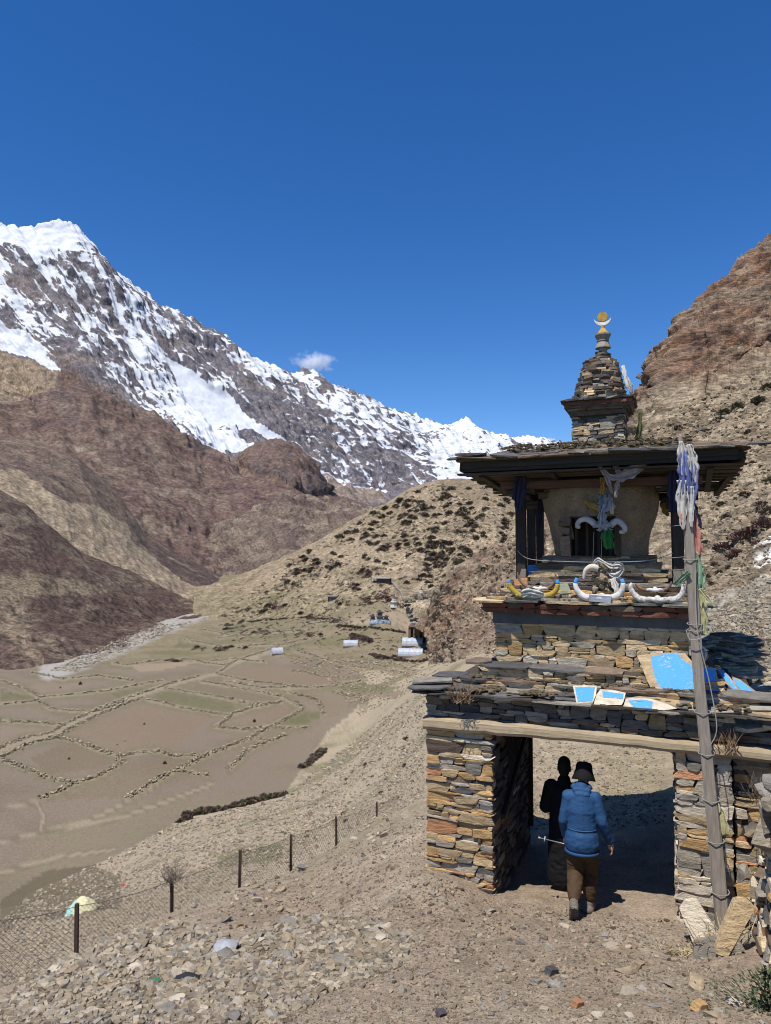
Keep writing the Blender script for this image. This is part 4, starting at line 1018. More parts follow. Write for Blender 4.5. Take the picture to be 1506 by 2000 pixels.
# vase body with a niche, on its two steps
gpart('vase_step', lambda m: (m.box(.28, 1.98, 1.10, 2.72, 3.742, 3.86, .012), m.box(.36, 1.90, 1.18, 2.62, 3.862, 3.98, .012), m.box(.42, 1.84, 1.24, 2.56, 3.982, 4.07, .012)), M_PLASTER)
for (a0, a1, y, z0, z1) in ((.26, 2.0, 1.085, 3.745, 3.86), (.34, 1.92, 1.165, 3.865, 3.98), (.40, 1.86, 1.225, 3.985, 4.07)):
    it = []; masonry(a0, a1, z0, z1, face_m('front', y), (0, 0, .6, 0, 2, 2, 3, 0), it, None, .035, .06, .15, .4, dep=.08)
    tag(joined('step_stones', [s[2:] for s in it], STONES, gate), kind='stuff')
def vase(m):
    prof = [(.60, 4.06), (.62, 4.10), (.625, 4.2), (.64, 4.3), (.665, 4.4), (.695, 4.5), (.725, 4.6), (.75, 4.7), (.768, 4.8), (.775, 4.88), (.77, 4.95), (.74, 5.02), (.68, 5.08), (.58, 5.13), (.45, 5.16)]
    n = 72; idx = {}; vs = []
    for i, (r, z) in enumerate(prof):
        for k in range(n):
            t = 2 * math.pi * k / n; x, y = math.cos(t), math.sin(t); q = (abs(x) ** 3 + abs(y) ** 3) ** (-1 / 3)
            w = 1 + .012 * math.sin(5 * t + i) + .008 * math.sin(11 * t + 2 * i)
            vs.append((1.12 + r * x * q * w, 1.9 + r * y * q * w, z))
    fs = []
    for i in range(len(prof) - 1):
        for k in range(n):
            a = i * n + k; d = i * n + (k + 1) % n
            c = [sum(vs[j][q] for j in (a, d, d + n, a + n)) / 4 for q in range(3)]
            if .80 < c[0] < 1.37 and c[1] < 1.9 and 4.07 < c[2] < 4.58: continue
            fs.append((a, d, d + n, a + n))
    fs.append(tuple((len(prof) - 1) * n + k for k in range(n))); m.add(vs, fs)
gpart('vase', vase, M_PLASTER, smooth=True)
niche = gpart('niche', lambda m: (m.box(.74, .80, 1.22, 1.72, 4.06, 4.66), m.box(1.37, 1.43, 1.22, 1.72, 4.06, 4.66), m.box(.74, 1.43, 1.72, 1.76, 4.06, 4.66), m.box(.80, 1.37, 1.24, 1.72, 4.58, 4.66), m.box(.80, 1.37, 1.2, 1.72, 4.055, 4.075)), M_CORE)
for x in (.86, 1.0, 1.15, 1.3): gpart('niche_bar', lambda m: m.bar((x, 1.3, 4.07), (x, 1.3, 4.58), .035), W_DARKZ, niche)
gpart('niche_stone', lambda m: (m.box(.66, .80, 1.17, 1.3, 4.07, 4.34, .015), m.box(.67, .79, 1.175, 1.3, 4.35, 4.46, .015), m.box(.65, .80, 1.17, 1.3, 4.47, 4.56, .012)), ST_BROWN, niche)

# posts, beams, brackets
for x, y in ((.145, 1.16), (.155, 1.85), (.165, 2.5), (2.13, 1.16), (2.11, 1.85), (2.09, 2.5)):
    p = gpart('post', lambda m: m.bar((x, y, 3.72), (x + random.uniform(-.012, .012), y, 4.97 if y < 1.5 else 4.90), .125 if y < 1.5 else .105, jit=.004), W_DARKZ)
    if y < 1.5: gpart('post_foot', lambda m: m.bar((x, y, 3.70), (x, y, 3.90), .134, jit=.004), W_GREYZ, p)
    gpart('bracket', lambda m: (m.box(x - .19, x + .19, y - .055, y + .055, 4.80 + (.115 if y < 1.5 else 0), 4.86 + (.115 if y < 1.5 else 0), .008), m.box(x - .12, x + .12, y - .067, y + .067, 4.74 + (.1 if y < 1.5 else 0), 4.80 + (.1 if y < 1.5 else 0), .008)), W_DARK, p)
gpart('beam', lambda m: m.box(-.12, 2.42, 1.08, 1.22, 4.985, 5.085, .006), W_RED)
gpart('beam', lambda m: m.box(-.12, 2.40, 2.44, 2.56, 4.862, 4.98, .006), W_DARK)
gpart('beam', lambda m: m.box(.10, .22, 1.222, 2.438, 4.87, 4.975, .006), W_DARK)
gpart('beam', lambda m: m.box(2.05, 2.17, 1.222, 2.438, 4.87, 4.975, .006), W_DARK)
gpart('tie_board', lambda m: m.box(.35, 1.2, 1.32, 1.36, 4.86, 4.93, .006), W_PLANK)
RB = lambda b: 5.20 - .075 * (b - .62)
for x in (-.3, .62, 1.6, 2.5):
    gpart('rafter', lambda m: m.bar((x, .74, RB(.74) - .052), (x + .02, 2.62, RB(2.62) - .052), .07, .04, jit=.004), W_DARK)
k = 0; y = .64
while y < 2.84:
    wd = random.uniform(.10, .15); tz = RB(y) - .03 + random.uniform(-.012, .012)
    j = random.uniform(-.08, .05); xm = random.uniform(.8, 1.4)
    for x0, x1 in ((-.56 + .03 * y + j, xm), (xm + .01, 2.84 - .03 * y + random.uniform(-.05, .08))):
        gpart('plank', lambda m: m.box(x0, x1, y, y + wd * .93, tz, tz + .022, .006), W_PLANK)
    y += wd
for z, y in ((5.305, .66), (5.245, .685)):
    gpart('fascia', lambda m: m.bar((-.52, y, z - .03), (2.80, y - .02, z + .0), .09, .085 if z > 5.3 else .055, jit=.006), W_DARK)
gpart('fascia', lambda m: m.bar((-.55, .7, 5.27), (-.44, 2.88, 5.10), .08, .11, jit=.006), W_DARK)
gpart('fascia', lambda m: m.bar((2.80, .7, 5.29), (2.74, 2.88, 5.11), .08, .11, jit=.006), W_DARK)
gpart('strut', lambda m: m.bar((2.86, .85, 5.28), (2.64, 2.62, 4.96), .07, .09), W_PLANK)
def rooftop(m):
    e = [(-.58, .56, 5.36), (2.87, .54, 5.385), (2.80, 2.90, 5.19), (-.50, 2.90, 5.17)]; t = [(.74, 1.5, 5.60), (1.56, 1.5, 5.60), (1.56, 2.2, 5.60), (.74, 2.2, 5.60)]; u = [(x, y, z - .03) for x, y, z in e]
    m.add(e + t + u, [(0, 1, 5, 4), (1, 2, 6, 5), (2, 3, 7, 6), (3, 0, 4, 7), (4, 5, 6, 7), (1, 0, 8, 9), (2, 1, 9, 10), (3, 2, 10, 11), (0, 3, 11, 8), (8, 11, 10, 9)])
roof = gpart('roof', rooftop, M_MOSS)
for row in range(6):
    t = row / 6.5; y = .50 + .98 * t; zb = 5.365 + .225 * t; x = -.72 + 1.25 * t; xe = 2.98 - 1.25 * t
    while x < xe:
        L = random.uniform(.18, .5)
        piece('slate', random.choice(PLATES), TRS(x + L / 2, y + .12 + random.uniform(-.03, .03), zb + .012 + random.uniform(-.004, .012) + (.012 if row == 0 else 0) * random.random(), L * 1.2, .34, random.uniform(.016, .03), .20 + random.uniform(-.05, .06), random.gauss(0, .03), random.uniform(-.12, .12)), STONES[random.choice((5, 5, 4, 6, 6))], roof)
        x += L * .9
for side, xs in ((0, -.55), (1, 2.82)):
    for k in range(7):
        piece('slate', random.choice(PLATES), TRS(xs + (.06 if side == 0 else -.06), .75 + .29 * k, 5.375 - .022 * k, .36, .36, .028, 0, (-.16 if side == 0 else .16), random.uniform(-.2, .2)), STONES[random.choice((5, 5, 6))], roof)
piece('slate', PLATES[1], TRS(-.40, .62, 5.425, .46, .30, .04, .1, .02, .1), ST_DARK, roof)
tag(joined('roof_turf', [(random.choice(CHUNKS), TRS(x, y, 5.40 + .235 * (y - .5) / .98 + random.uniform(-.01, .01), random.uniform(.04, .11), random.uniform(.04, .09), random.uniform(.015, .035), 0, 0, random.uniform(0, 3)), 0) for x, y in [(random.uniform(-.1, 2.3), random.uniform(.75, 1.5)) for _ in range(260)]], [M_MOSS], roof), kind='stuff')

# block, cornice and tapering spire above the roof
HX, HY = 1.135, 1.85
it = []
for kind, off, u0, u1 in (('front', HY - .345, HX - .345, HX + .345), ('right', HX + .345, HY - .345, HY + .345), ('left', HX - .345, HY - .345, HY + .345), ('back', HY + .345, HX - .345, HX + .345)):
    masonry(u0, u1, 5.56, 5.99, face_m(kind, off), (.3, 0, 2, 1.2, 3, 2.5, 1.5, 0), it, None, .028, .055, .08, .26, dep=.1, jut=.012)
block = gpart('upper_block', lambda m: (m.box(HX - .32, HX + .32, HY - .32, HY + .32, 5.5, 6.08), m.box(HX - .39, HX + .39, HY - .39, HY + .39, 6.08, 6.22)), M_CORE)
tag(joined('block_stones', [s[2:] for s in it], STONES, block), kind='stuff')
cor = gpart('upper_cornice', lambda m: (m.box(HX - .365, HX + .365, HY - .365, HY + .365, 6.0, 6.07, .006), m.box(HX - .43, HX + .43, HY - .43, HY + .43, 6.10, 6.20, .008)), ST_BROWN)
for zz_, hw, hh, me in ((6.085, .40, .03, 6), (6.21, .475, .03, 5), (6.16, .44, .05, 7)):
    for kind in ('front', 'back'):
        x = HX - hw
        while x < HX + hw - .02:
            L = min(random.uniform(.2, .4), HX + hw - x)
            piece('slab', random.choice(BLOCKS), TRS(x + L / 2, HY - hw + .14 if kind == 'front' else HY + hw - .14, zz_, L * 1.1, .30, hh * 1.1, random.gauss(0, .02), random.gauss(0, .015), 0), STONES[me], cor); x += L
    for s in (-1, 1):
        for k in (-1, 1): piece('slab', random.choice(BLOCKS), TRS(HX + s * (hw - .13), HY + k * .14, zz_, .28, .32, hh * 1.1, 0, random.gauss(0, .02), 0), STONES[me], cor)
it = []; z = 6.235; rows = 0
while z < 6.80:
    h = random.uniform(.028, .05); t = (z - 6.235) / .565; r = .365 - .165 * t ** .85; sx = .02 * t
    n_ = max(9, int(2 * math.pi * r / .125))
    for k in range(n_):
        a = 2 * math.pi * (k + random.uniform(-.2, .2)) / n_ + rows * .4; q = (abs(math.cos(a)) ** 3 + abs(math.sin(a)) ** 3) ** (-1 / 3)
        rr_ = r * q * random.uniform(.94, 1.02) - .045
        it.append((random.choice(BLOCKS), TRS(HX + sx + rr_ * math.cos(a), HY + rr_ * math.sin(a), z + h / 2, .13, 2 * math.pi * r / n_ * random.uniform(1.0, 1.35), h * 1.15, random.gauss(0, .05), random.gauss(0, .05), a), random.choice((4, 6, 5, 6, 6, 2, 2, 6))))
    z += h; rows += 1
spire = gpart('spire', lambda m: m.lathe([(.30, 6.22), (.16, 6.79)], (HX + .01, HY, 0), 14), M_CORE)
for k in range(9): it.append((random.choice(PLATES), TRS(HX + .03 + random.uniform(-.03, .03), HY, 6.80 + .018 * k, .42 - .033 * k, .40 - .033 * k, .02, random.gauss(0, .05), random.gauss(0, .05), random.uniform(0, 3)), random.choice((5, 4, 6))))
tag(joined('spire_stones', it, STONES, spire), kind='stuff')
FX = HX + .055
finial = gpart('finial', lambda m: (m.lathe([(.058, 6.90), (.056, 6.96), (.057, 7.0), (.112, 7.004), (.108, 7.022), (.078, 7.085), (.072, 7.10), (.084, 7.103), (.084, 7.116), (.078, 7.12), (.112, 7.185), (.112, 7.205), (.08, 7.21)], (FX, HY, 0), 10)), W_GREYZ)
M_GOLD = m_simple('worn_gold_paint', (.52, .33, .06), (.26, .16, .05), 14, bumps=.3, vary=0)
M_WHITE = m_simple('worn_white_paint', (.78, .77, .74), (.52, .50, .46), 9, bumps=.25, vary=.05)
gpart('gold_cap', lambda m: m.lathe([(.085, 7.212), (.08, 7.225), (.05, 7.262), (.03, 7.29), (.026, 7.335)], (FX, HY, 0), 10), M_GOLD, finial)
def crescent(m):
    o = []; n_ = 22
    for k in range(n_ + 1): t = math.pi * (1.06 + .90 * k / n_ - .01); o.append((.118 * math.cos(t), .118 * math.sin(t) + .445))
    i_ = []
    for k in range(n_ + 1): t = math.pi * (1.0 + k / n_); i_.append((.116 * math.cos(t), .066 * math.sin(t) + .443))
    vs = [(FX + x, HY - .018, 7 + z) for x, z in o] + [(FX + x, HY - .018, 7 + z) for x, z in i_]; vs += [(x, HY + .018, z) for x, y, z in vs]
    N_ = n_ + 1; fs = []
    for k in range(n_):
        fs.append((k, k + 1, N_ + k + 1, N_ + k)); fs.append((2 * N_ + k + 1, 2 * N_ + k, 3 * N_ + k, 3 * N_ + k + 1))
        fs.append((k + 1, k, 2 * N_ + k, 2 * N_ + k + 1)); fs.append((N_ + k, N_ + k + 1, 3 * N_ + k + 1, 3 * N_ + k))
    m.add(vs, fs)
gpart('crescent_moon', crescent, M_WHITE, finial)
gpart('sun_disc', lambda m: m.tube([(FX, HY - .022, 7.455), (FX, HY + .022, 7.455)], .070, 20), M_GOLD, finial)

# ------------------------------------------------------------------ the wall that runs on to the right of the gate
side_wall = empty('dry_stone_wall', gw(2.64, .08, 0), -PHI)
tag(side_wall, 'dry stone wall with ochre stones joining the right side of the gate', 'wall')
link('core', (lambda m: (m.box(0, 4.4, .05, .55, -.6, 2.2), m.mesh('core', M_CORE))[1])(MB()), side_wall)
it = []; masonry(.0, 1.0, .3, 1.95, face_m('front', .03), (3.4, .8, 4.5, 2, 1.5, .5, 1.4, 0), it, side_wall, .04, .10, .12, .42)
masonry(.0, 1.0, 2.08, 2.2, face_m('front', .03), w_dark, it, side_wall, .05, .08, .15, .35)
for s in it: piece('stone', s[2], s[3], STONES[s[4]], side_wall)
it = []; masonry(1.0, 4.4, .3, 2.2, face_m('front', .03), w_left, it, side_wall, .07, .14, .2, .5)
tag(joined('more_stones', [s[2:] for s in it], STONES, side_wall), kind='stuff')
u = -.05
while u < 1.2:
    L = random.uniform(.3, .6); piece('coping_slab', random.choice(PLATES), TRS(u + L / 2, .18, 2.23 + random.uniform(0, .05), L * 1.2, .55, .05, .05, 0, random.uniform(-.1, .1)), random.choice((ST_PALE, ST_GREY)), side_wall); u += L

# ------------------------------------------------------------------ things on and round the gate
def gloc(px, py, b):
    """gate coordinates (a, b, z) of the point seen at a pixel, on the upright plane b metres behind the front"""
    d = pt(px, py, 1.0); t = (G0 + GB * b).dot(GB) / d.dot(GB); q = d * t - G0
    return Vector((q.dot(GA), b, q.z))
def gthing(name, label, cat, at, group=None):
    """a thing placed in the gate's frame; returns its Empty and a function from pixel + depth to its own coordinates"""
    base = gloc(*at); o = empty(name, gw(*base), -PHI); tag(o, label, cat, group)
    return o, (lambda px, py, b: gloc(px, py, b) - base)
def smooth_path(P, k=6):
    P = [Vector(p) for p in P]; out = []
    for i in range(len(P) - 1):
        p0, p1, p2, p3 = P[max(i - 1, 0)], P[i], P[i + 1], P[min(i + 2, len(P) - 1)]
        for j in range(k):
            t = j / k
            out.append(.5 * (2 * p1 + (p2 - p0) * t + (2 * p0 - 5 * p1 + 4 * p2 - p3) * t * t + (3 * p1 - p0 - 3 * p2 + p3) * t ** 3))
    return out + [P[-1]]
def cloth(name, path, widths, mat, parent, folds=3.0, amp=.25, side=(1, 0, 0), nu=15, seed=0, wrap=0.0):
    """crumpled strip of cloth hanging along a path; wrap curls its edges backwards"""
    P = smooth_path(path, 6); n_ = len(P); r = random.Random(seed); side = Vector(side).normalized()
    ww = np.interp(np.linspace(0, 1, n_), np.linspace(0, 1, len(widths)), widths); vs = []; ph = r.uniform(0, 6)
    for i, p in enumerate(P):
        d = (P[min(i + 1, n_ - 1)] - P[max(i - 1, 0)]).normalized(); s_ = (side - d * side.dot(d)).normalized(); nn = d.cross(s_).normalized()
        for k in range(nu):
            t = k / (nu - 1) - .5
            f = math.sin(t * folds * 2.6 * math.pi + ph + i * .22) * amp + .55 * amp * math.sin(t * folds * 6.1 * math.pi + i * .7 + ph) + .3 * amp * r.uniform(-1, 1)
            e = 1 + (.16 * math.sin(i * 1.3 + ph * 2) + r.uniform(-.12, .12)) * (abs(t) > .4)
            vs.append(p + s_ * (t * ww[i] * e) + nn * (f * ww[i] * .4 - wrap * abs(t) ** 2 * ww[i]))
    fs = [(i * nu + k, i * nu + k + 1, (i + 1) * nu + k + 1, (i + 1) * nu + k) for i in range(n_ - 1) for k in range(nu - 1)]
    me = bpy.data.meshes.new(name); me.from_pydata([tuple(v) for v in vs], [], fs); me.materials.append(mat)
    me.polygons.foreach_set('use_smooth', [True] * len(fs)); me.update()
    o = link(name, me, parent); s = o.modifiers.new('thickness', 'SOLIDIFY'); s.thickness = .004
    return o
def m_cloth(name, c, c2=None, **k): return m_simple(name, c, c2 or tuple(x * .55 for x in c), 14, bumps=.6, bdist=.012, vary=.05, rough=1.0, spec=0.0, **k)
C_WHITE = m_cloth('faded_white_cloth', (.55, .53, .49)); C_BLUE = m_cloth('faded_blue_cloth', (.13, .155, .34)); C_RED = m_cloth('faded_red_cloth', (.46, .18, .14), (.40, .20, .17))
C_GREEN = m_cloth('faded_green_cloth', (.24, .36, .25)); C_YELLOW = m_cloth('faded_yellow_cloth', (.50, .48, .26)); C_NAVY = m_cloth('navy_cloth', (.045, .045, .085))
C_GOLD = m_cloth('ochre_cloth', (.42, .27, .07)); C_GREEN2 = m_cloth('bright_green_cloth', (.06, .24, .075)); C_PALEBLUE = m_cloth('pale_blue_cloth', (.33, .36, .42)); C_DUSKY = m_cloth('dusky_scarf', (.38, .31, .28))
M_WIRE = m_simple('thin_wire', (.30, .29, .27), vary=0, bumps=0)
M_HORNW = m_simple('white_painted_horn', (.62, .60, .58), (.34, .32, .31), 16, bumps=.8, bdist=.006, vary=.05)
M_HORNY = m_simple('yellow_painted_horn', (.44, .31, .035), (.22, .16, .05), 16, bumps=.8, bdist=.006, vary=.05)
M_HORNB = m_simple('brown_horn', (.20, .13, .08), (.09, .06, .04), 10, bumps=.4, bdist=.005, vary=.05)
M_HORNS = m_simple('flaking_white_horn', (.68, .66, .60), (.16, .15, .15), 26, bumps=.5, bdist=.006, vary=.05)
M_BLUE = m_simple('bright_blue_paint', (.07, .30, .72), (.05, .24, .60), 5, bumps=.2, bdist=.004, vary=.04)
M_BONE = m_simple('weathered_bone', (.62, .58, .50), (.40, .36, .30), 12, bumps=.5, bdist=.006, vary=.05)
M_FLEECE = m_simple('dirty_fleece', (.36, .29, .19), (.16, .12, .085), 30, bumps=1, bdist=.02, vary=.1)

# leaning timber pole with its vertical prayer flag
pole, pl = gthing('flag_pole', 'leaning grey squared timber pole in front of the right gate pillar', 'pole', (1412, 1808, -.50))
PB = lambda py: -.50 + .40 * (1808 - py) / 958                        # how far in front of the gate the pole stands, by height
axis = [(1412,1812),(1401,1690),(1389,1560),(1377,1440),(1366,1330),(1356,1210),(1350,1120),(1343,1000),(1337,930),(1328,852)]
def pole_mesh(m):
    c = [pl(x, y, PB(y)) for x, y in axis]; w = [.132,.13,.124,.118,.112,.106,.10,.095,.09,.03]; rings = []
    for p, q in zip(c, w):
        j = lambda: random.uniform(-.006, .006)
        rings.append([p + Vector((sx * q / 2 + j(), sy * q / 2 + j(), 0)) for sx, sy in ((-.8,-1),(.8,-1),(1,-.75),(1,.8),(.8,1),(-.8,1),(-1,.8),(-1,-.75))])
    fs = [(i * 8 + k, i * 8 + (k + 1) % 8, i * 8 + 8 + (k + 1) % 8, i * 8 + 8 + k) for i in range(len(c) - 1) for k in range(8)]
    m.add([v for r in rings for v in r], fs + [tuple(range(7, -1, -1)), tuple(len(fs) + k for k in range(8))])
m = MB(); pole_mesh(m); m.build('shaft', W_GREYZ, pole)
for y in (1470, 1560, 1640, 1740, 1230, 1218, 1092, 1390):
    m = MB(); x = np.interp(y, [a[1] for a in axis[::-1]], [a[0] for a in axis[::-1]]); c = pl(x, y, PB(y)); w = np.interp(y, (850, 1808), (.10, .155)) / 2 + .006
    m.tube([c + Vector((w * math.cos(t) * 1.12, w * math.sin(t) * 1.12, .01 * math.sin(t))) for t in np.linspace(0, 2 * math.pi, 13)], .005, 5); m.build('wire_binding', M_WIRE, pole)
m = MB(); m.tube(smooth_path([pl(1358, 1100, PB(1100) - .1), pl(1362, 1230, PB(1230) - .1), pl(1385, 1330, PB(1330) - .1), pl(1400, 1420, PB(1420) - .1), pl(1388, 1455, PB(1455) - .1)]), .006, 5)
m.tube(smooth_path([pl(1340, 1230, PB(1230) - .09), pl(1350, 1250, PB(1250) - .12), pl(1382, 1240, PB(1240) - .1), pl(1390, 1215, PB(1215) - .05)]), .006, 5); m.build('loose_wire', M_WIRE, pole)
flag, fl = gthing('prayer_flag', 'tall faded prayer flag in five colours tied along the leaning pole', 'prayer flag', (1345, 1000, PB(1000) - .06))
B = lambda y, d=.075: PB(y) - d
cloth('white_cloth', [fl(1330,862,B(862)), fl(1333,885,B(885)), fl(1336,905,B(905)), fl(1337,930,B(930))], [.03,.11,.14,.10], C_WHITE, flag, 2, .35, seed=1, wrap=.5)
cloth('white_cloth', [fl(1345,868,B(868)), fl(1352,890,B(890)), fl(1356,915,B(915)), fl(1357,945,B(945))], [.05,.09,.09,.03], C_WHITE, flag, 2, .5, seed=2)
cloth('blue_cloth', [fl(1336,880,B(880)), fl(1336,905,B(905,.09)), fl(1339,935,B(935,.09)), fl(1341,965,B(965))], [.07,.12,.15,.17], C_BLUE, flag, 2.5, .45, seed=3, wrap=.5)
cloth('blue_cloth', [fl(1350,900,B(900)), fl(1355,935,B(935)), fl(1354,985,B(985))], [.05,.10,.03], C_BLUE, flag, 1.5, .5, seed=4)
cloth('white_cloth', [fl(1332,938,B(938,.09)), fl(1331,975,B(975)), fl(1333,1010,B(1010)), fl(1334,1035,B(1035))], [.09,.11,.08,.02], C_WHITE, flag, 1.5, .4, seed=5, wrap=.3)
cloth('white_cloth', [fl(1349,950,B(950,.09)), fl(1350,980,B(980)), fl(1350,1010,B(1010)), fl(1351,1030,B(1030))], [.07,.07,.05,.02], C_WHITE, flag, 1, .4, seed=6)
cloth('red_cloth', [fl(1352,1000,B(1000,-.02)), fl(1357,1035,B(1035,-.02)), fl(1360,1065,B(1065,-.02)), fl(1362,1085,B(1085,-.02))], [.05,.10,.12,.10], C_RED, flag, 1.5, .4, seed=7)
cloth('red_cloth', [fl(1331,1002,B(1002,.08)), fl(1332,1022,B(1022,.08))], [.04,.03], C_RED, flag, 1, .3, seed=8)
cloth('green_cloth', [fl(1357,1078,B(1078,-.02)), fl(1360,1105,B(1105,-.02)), fl(1363,1130,B(1130,-.02)), fl(1362,1152,B(1152,-.02))], [.08,.13,.15,.13], C_GREEN, flag, 2, .4, seed=9)
cloth('green_cloth', [fl(1347,1118,B(1118,.09)), fl(1335,1128,B(1128,.05)), fl(1318,1142,B(1142,.0))], [.04,.07,.05], C_GREEN, flag, 2, .5, side=(0,0,1), seed=10)
cloth('yellow_cloth', [fl(1366,1150,B(1150,-.02)), fl(1368,1180,B(1180,-.02)), fl(1369,1210,B(1210,-.02)), fl(1370,1241,B(1241,-.02))], [.07,.11,.125,.10], C_YELLOW, flag, 1.5, .3, seed=11)
cloth('yellow_cloth', [fl(1366,1150,B(1150)), fl(1382,1168,B(1168)), fl(1397,1186,B(1186))], [.04,.03,.01], C_YELLOW, flag, 1, .4, side=(0,0,1), seed=12)
cloth('yellow_cloth', [fl(1400,1570,B(1570,-.03)), fl(1411,1600,B(1600,-.03)), fl(1418,1632,B(1632,-.03))], [.04,.08,.09], C_YELLOW, flag, 1, .3, seed=13)
for lbl, at, path, ww, mat, sd in (
    ('navy pennant hanging from the left front post of the shrine', (1017,915,1.02), [(1017,915,1.02),(1016,945,1.0),(1013,975,1.0),(1012,1005,1.02)], [.06,.16,.13,.03], C_NAVY, 1),
    ('small navy pennant hanging at the rear left post of the shrine', (1056,975,1.8), [(1056,975,1.8),(1054,1000,1.78),(1051,1032,1.8)], [.10,.08,.02], C_NAVY, 2),
    ('dark blue cloth hanging from the right front post of the shrine', (1315,915,.98), [(1315,915,.98),(1316,950,.98),(1318,1000,1.0)], [.13,.15,.13], C_NAVY, 3),
    ('dark triangular pennant sticking out behind the leaning pole', (1346,975,.75), [(1346,972,.75),(1356,1000,.75),(1370,1032,.75)], [.05,.11,.01], C_NAVY, 4),
    ('ochre rag hanging in front of the vase above the niche', (1177,932,.95), [(1177,932,.95),(1177,948,.93),(1174,964,.95)], [.06,.05,.07], C_GOLD, 5),
    ('ochre rag hung beside the right front post', (1296,978,1.9), [(1297,976,1.9),(1296,990,1.9),(1305,1008,1.9)], [.10,.09,.03], C_GOLD, 6),
    ('green frayed cloth hanging below the horns in the niche', (1188,1033,1.08), [(1186,1033,1.08),(1187,1050,1.06),(1191,1072,1.07)], [.10,.17,.10], C_GREEN2, 7),
    ('pale blue cloth bundle tied above the horns in the niche', (1178,968,1.08), [(1180,966,1.08),(1182,985,1.02),(1176,1000,1.0),(1177,1018,1.02),(1180,1036,1.06)], [.15,.18,.08,.12,.19], C_PALEBLUE, 8),
    ('white rag hanging right of the pale blue bundle', (1192,975,1.06), [(1190,970,1.06),(1194,990,1.02),(1196,1004,1.05)], [.06,.09,.03], C_WHITE, 9),
    ('ochre straw coloured rag left of the pale blue bundle', (1160,985,1.08), [(1140,978,1.1),(1155,987,1.05),(1172,992,1.04)], [.02,.07,.10], C_GOLD, 10)):
    t, q = gthing('hanging_cloth', lbl, 'cloth', at)
    cloth('fabric', [q(*p) for p in path], ww, mat, t, 2, .4, side=(1, 0, 0) if sd != 10 else (0, 0, 1), seed=20 + sd, wrap=.2)
t, q = gthing('sagging_scarf', 'dusky scarf sagging under the front roof beam above the niche', 'scarf', (1168, 905, .72))
cloth('swag', [q(1166,903,.72), q(1178,920,.7), q(1196,932,.68), q(1215,930,.68), q(1238,918,.68), q(1262,903,.72)], [.03,.06,.06,.14,.16,.06], C_DUSKY, t, 1.2, .35, side=(0,0,1), seed=41)
cloth('tail', [q(1180,922,.7), q(1190,945,.7), q(1196,965,.72)], [.05,.05,.01], C_DUSKY, t, 1, .4, seed=42)
cloth('tail', [q(1212,930,.7), q(1205,950,.7), q(1202,972,.72)], [.03,.06,.03], C_DUSKY, t, 1, .4, seed=43)
cloth('tail', [q(1200,902,.7), q(1206,918,.68), q(1210,930,.68)], [.05,.06,.03], C_DUSKY, t, 2, .6, seed=44)
t, q = gthing('hanging_cloth', 'white khata strip fluttering at the right edge of the stone spire', 'cloth', (1217, 712, 1.55))
cloth('fabric', [q(1217,714,1.55), q(1221,735,1.5), q(1228,752,1.48), q(1234,768,1.5)], [.05,.05,.09,.02], C_WHITE, t, 1, .4, seed=45)
t, q = gthing('hanging_cloth', 'faded green rag hanging at the right of the upper stone block', 'cloth', (1249, 805, 1.6))
cloth('fabric', [q(1249,804,1.6), q(1250,830,1.6), q(1246,856,1.6)], [.03,.06,.10], m_cloth('olive_cloth', (.15, .15, .07)), t, 1, .4, seed=46)
t, q = gthing('string_line', 'thin string stretched across the front of the vase between the posts', 'string', (1010, 1090, 1.0))
m = MB(); m.tube(smooth_path([q(1010,1075,1.05), q(1035,1092,1.05), q(1110,1097,1.05), q(1180,1098,1.05), q(1265,1095,1.05), q(1315,1080,1.05)]), .005, 4)
for x in (1160, 1176): m.tube([q(x, 1040, 1.07), q(x - 2, 1095, 1.05)], .004, 4)
for y in (1028, 1090, 1114): m.tube([q(1308, y, 1.06), q(1345, y - 3, .3)], .004, 4)
m.build('string', M_WIRE, t)

def horn(path, r0, r1, n_=9):
    P = smooth_path(path, 5); k = len(P)
    return P, [r0 + (r1 - r0) * (i / (k - 1)) ** 1.6 for i in range(k)]
def skull_horns(label, at, left, right, b, mats, r=(.05, .02), tip=None, skull=M_BONE, sk=(.10, .05), db=.0, blk=False):
    t, q = gthing('yak_horns', label, 'horns', at)
    for path in (left, right):
        P, rr = horn([q(x, y, b + db * i) for i, (x, y) in enumerate(path)], *r)
        cut = len(P) - max(3, int(len(P) * .22)) if tip else len(P)
        m = MB(); m.tube(P[:cut], rr[:cut], 10); o = m.build('horn', mats, t, True)
        if tip: m = MB(); m.tube(P[cut - 1:], rr[cut - 1:], 10); m.build('tip', tip, o, True)
    c = (q(*left[0], b) + q(*right[0], b)) / 2; w = (q(*right[0], b) - q(*left[0], b)).length / 2 + .04
    m = MB(); m.tube([c + Vector((-w, 0, .0)), c + Vector((-w * .6, -.02, .01)), c + Vector((0, -.03, 0)), c + Vector((w * .6, -.02, .01)), c + Vector((w, 0, 0))], [sk[1] * .7, sk[1], sk[1] * 1.15, sk[1], sk[1] * .7], 10, flat=.8)
    m.tube([c + Vector((0, -.01, -.005)), c + Vector((0, .12, .02)), c + Vector((0, .24, -.01))], [sk[1] * 1.1, sk[1], sk[1] * .6], 8, flat=.8)
    m.build('skull', skull, t, True); return t, q, c
t, q, c = skull_horns('yellow painted yak horns with blue tips on the ledge', (1040,1162,.70), [(1022,1164),(1010,1160),(1000,1150),(995,1140),(994,1131)], [(1062,1164),(1075,1162),(1085,1154),(1089,1143),(1088,1132)], .70, M_HORNY, (.042,.020), M_BLUE, sk=(.1,.045))
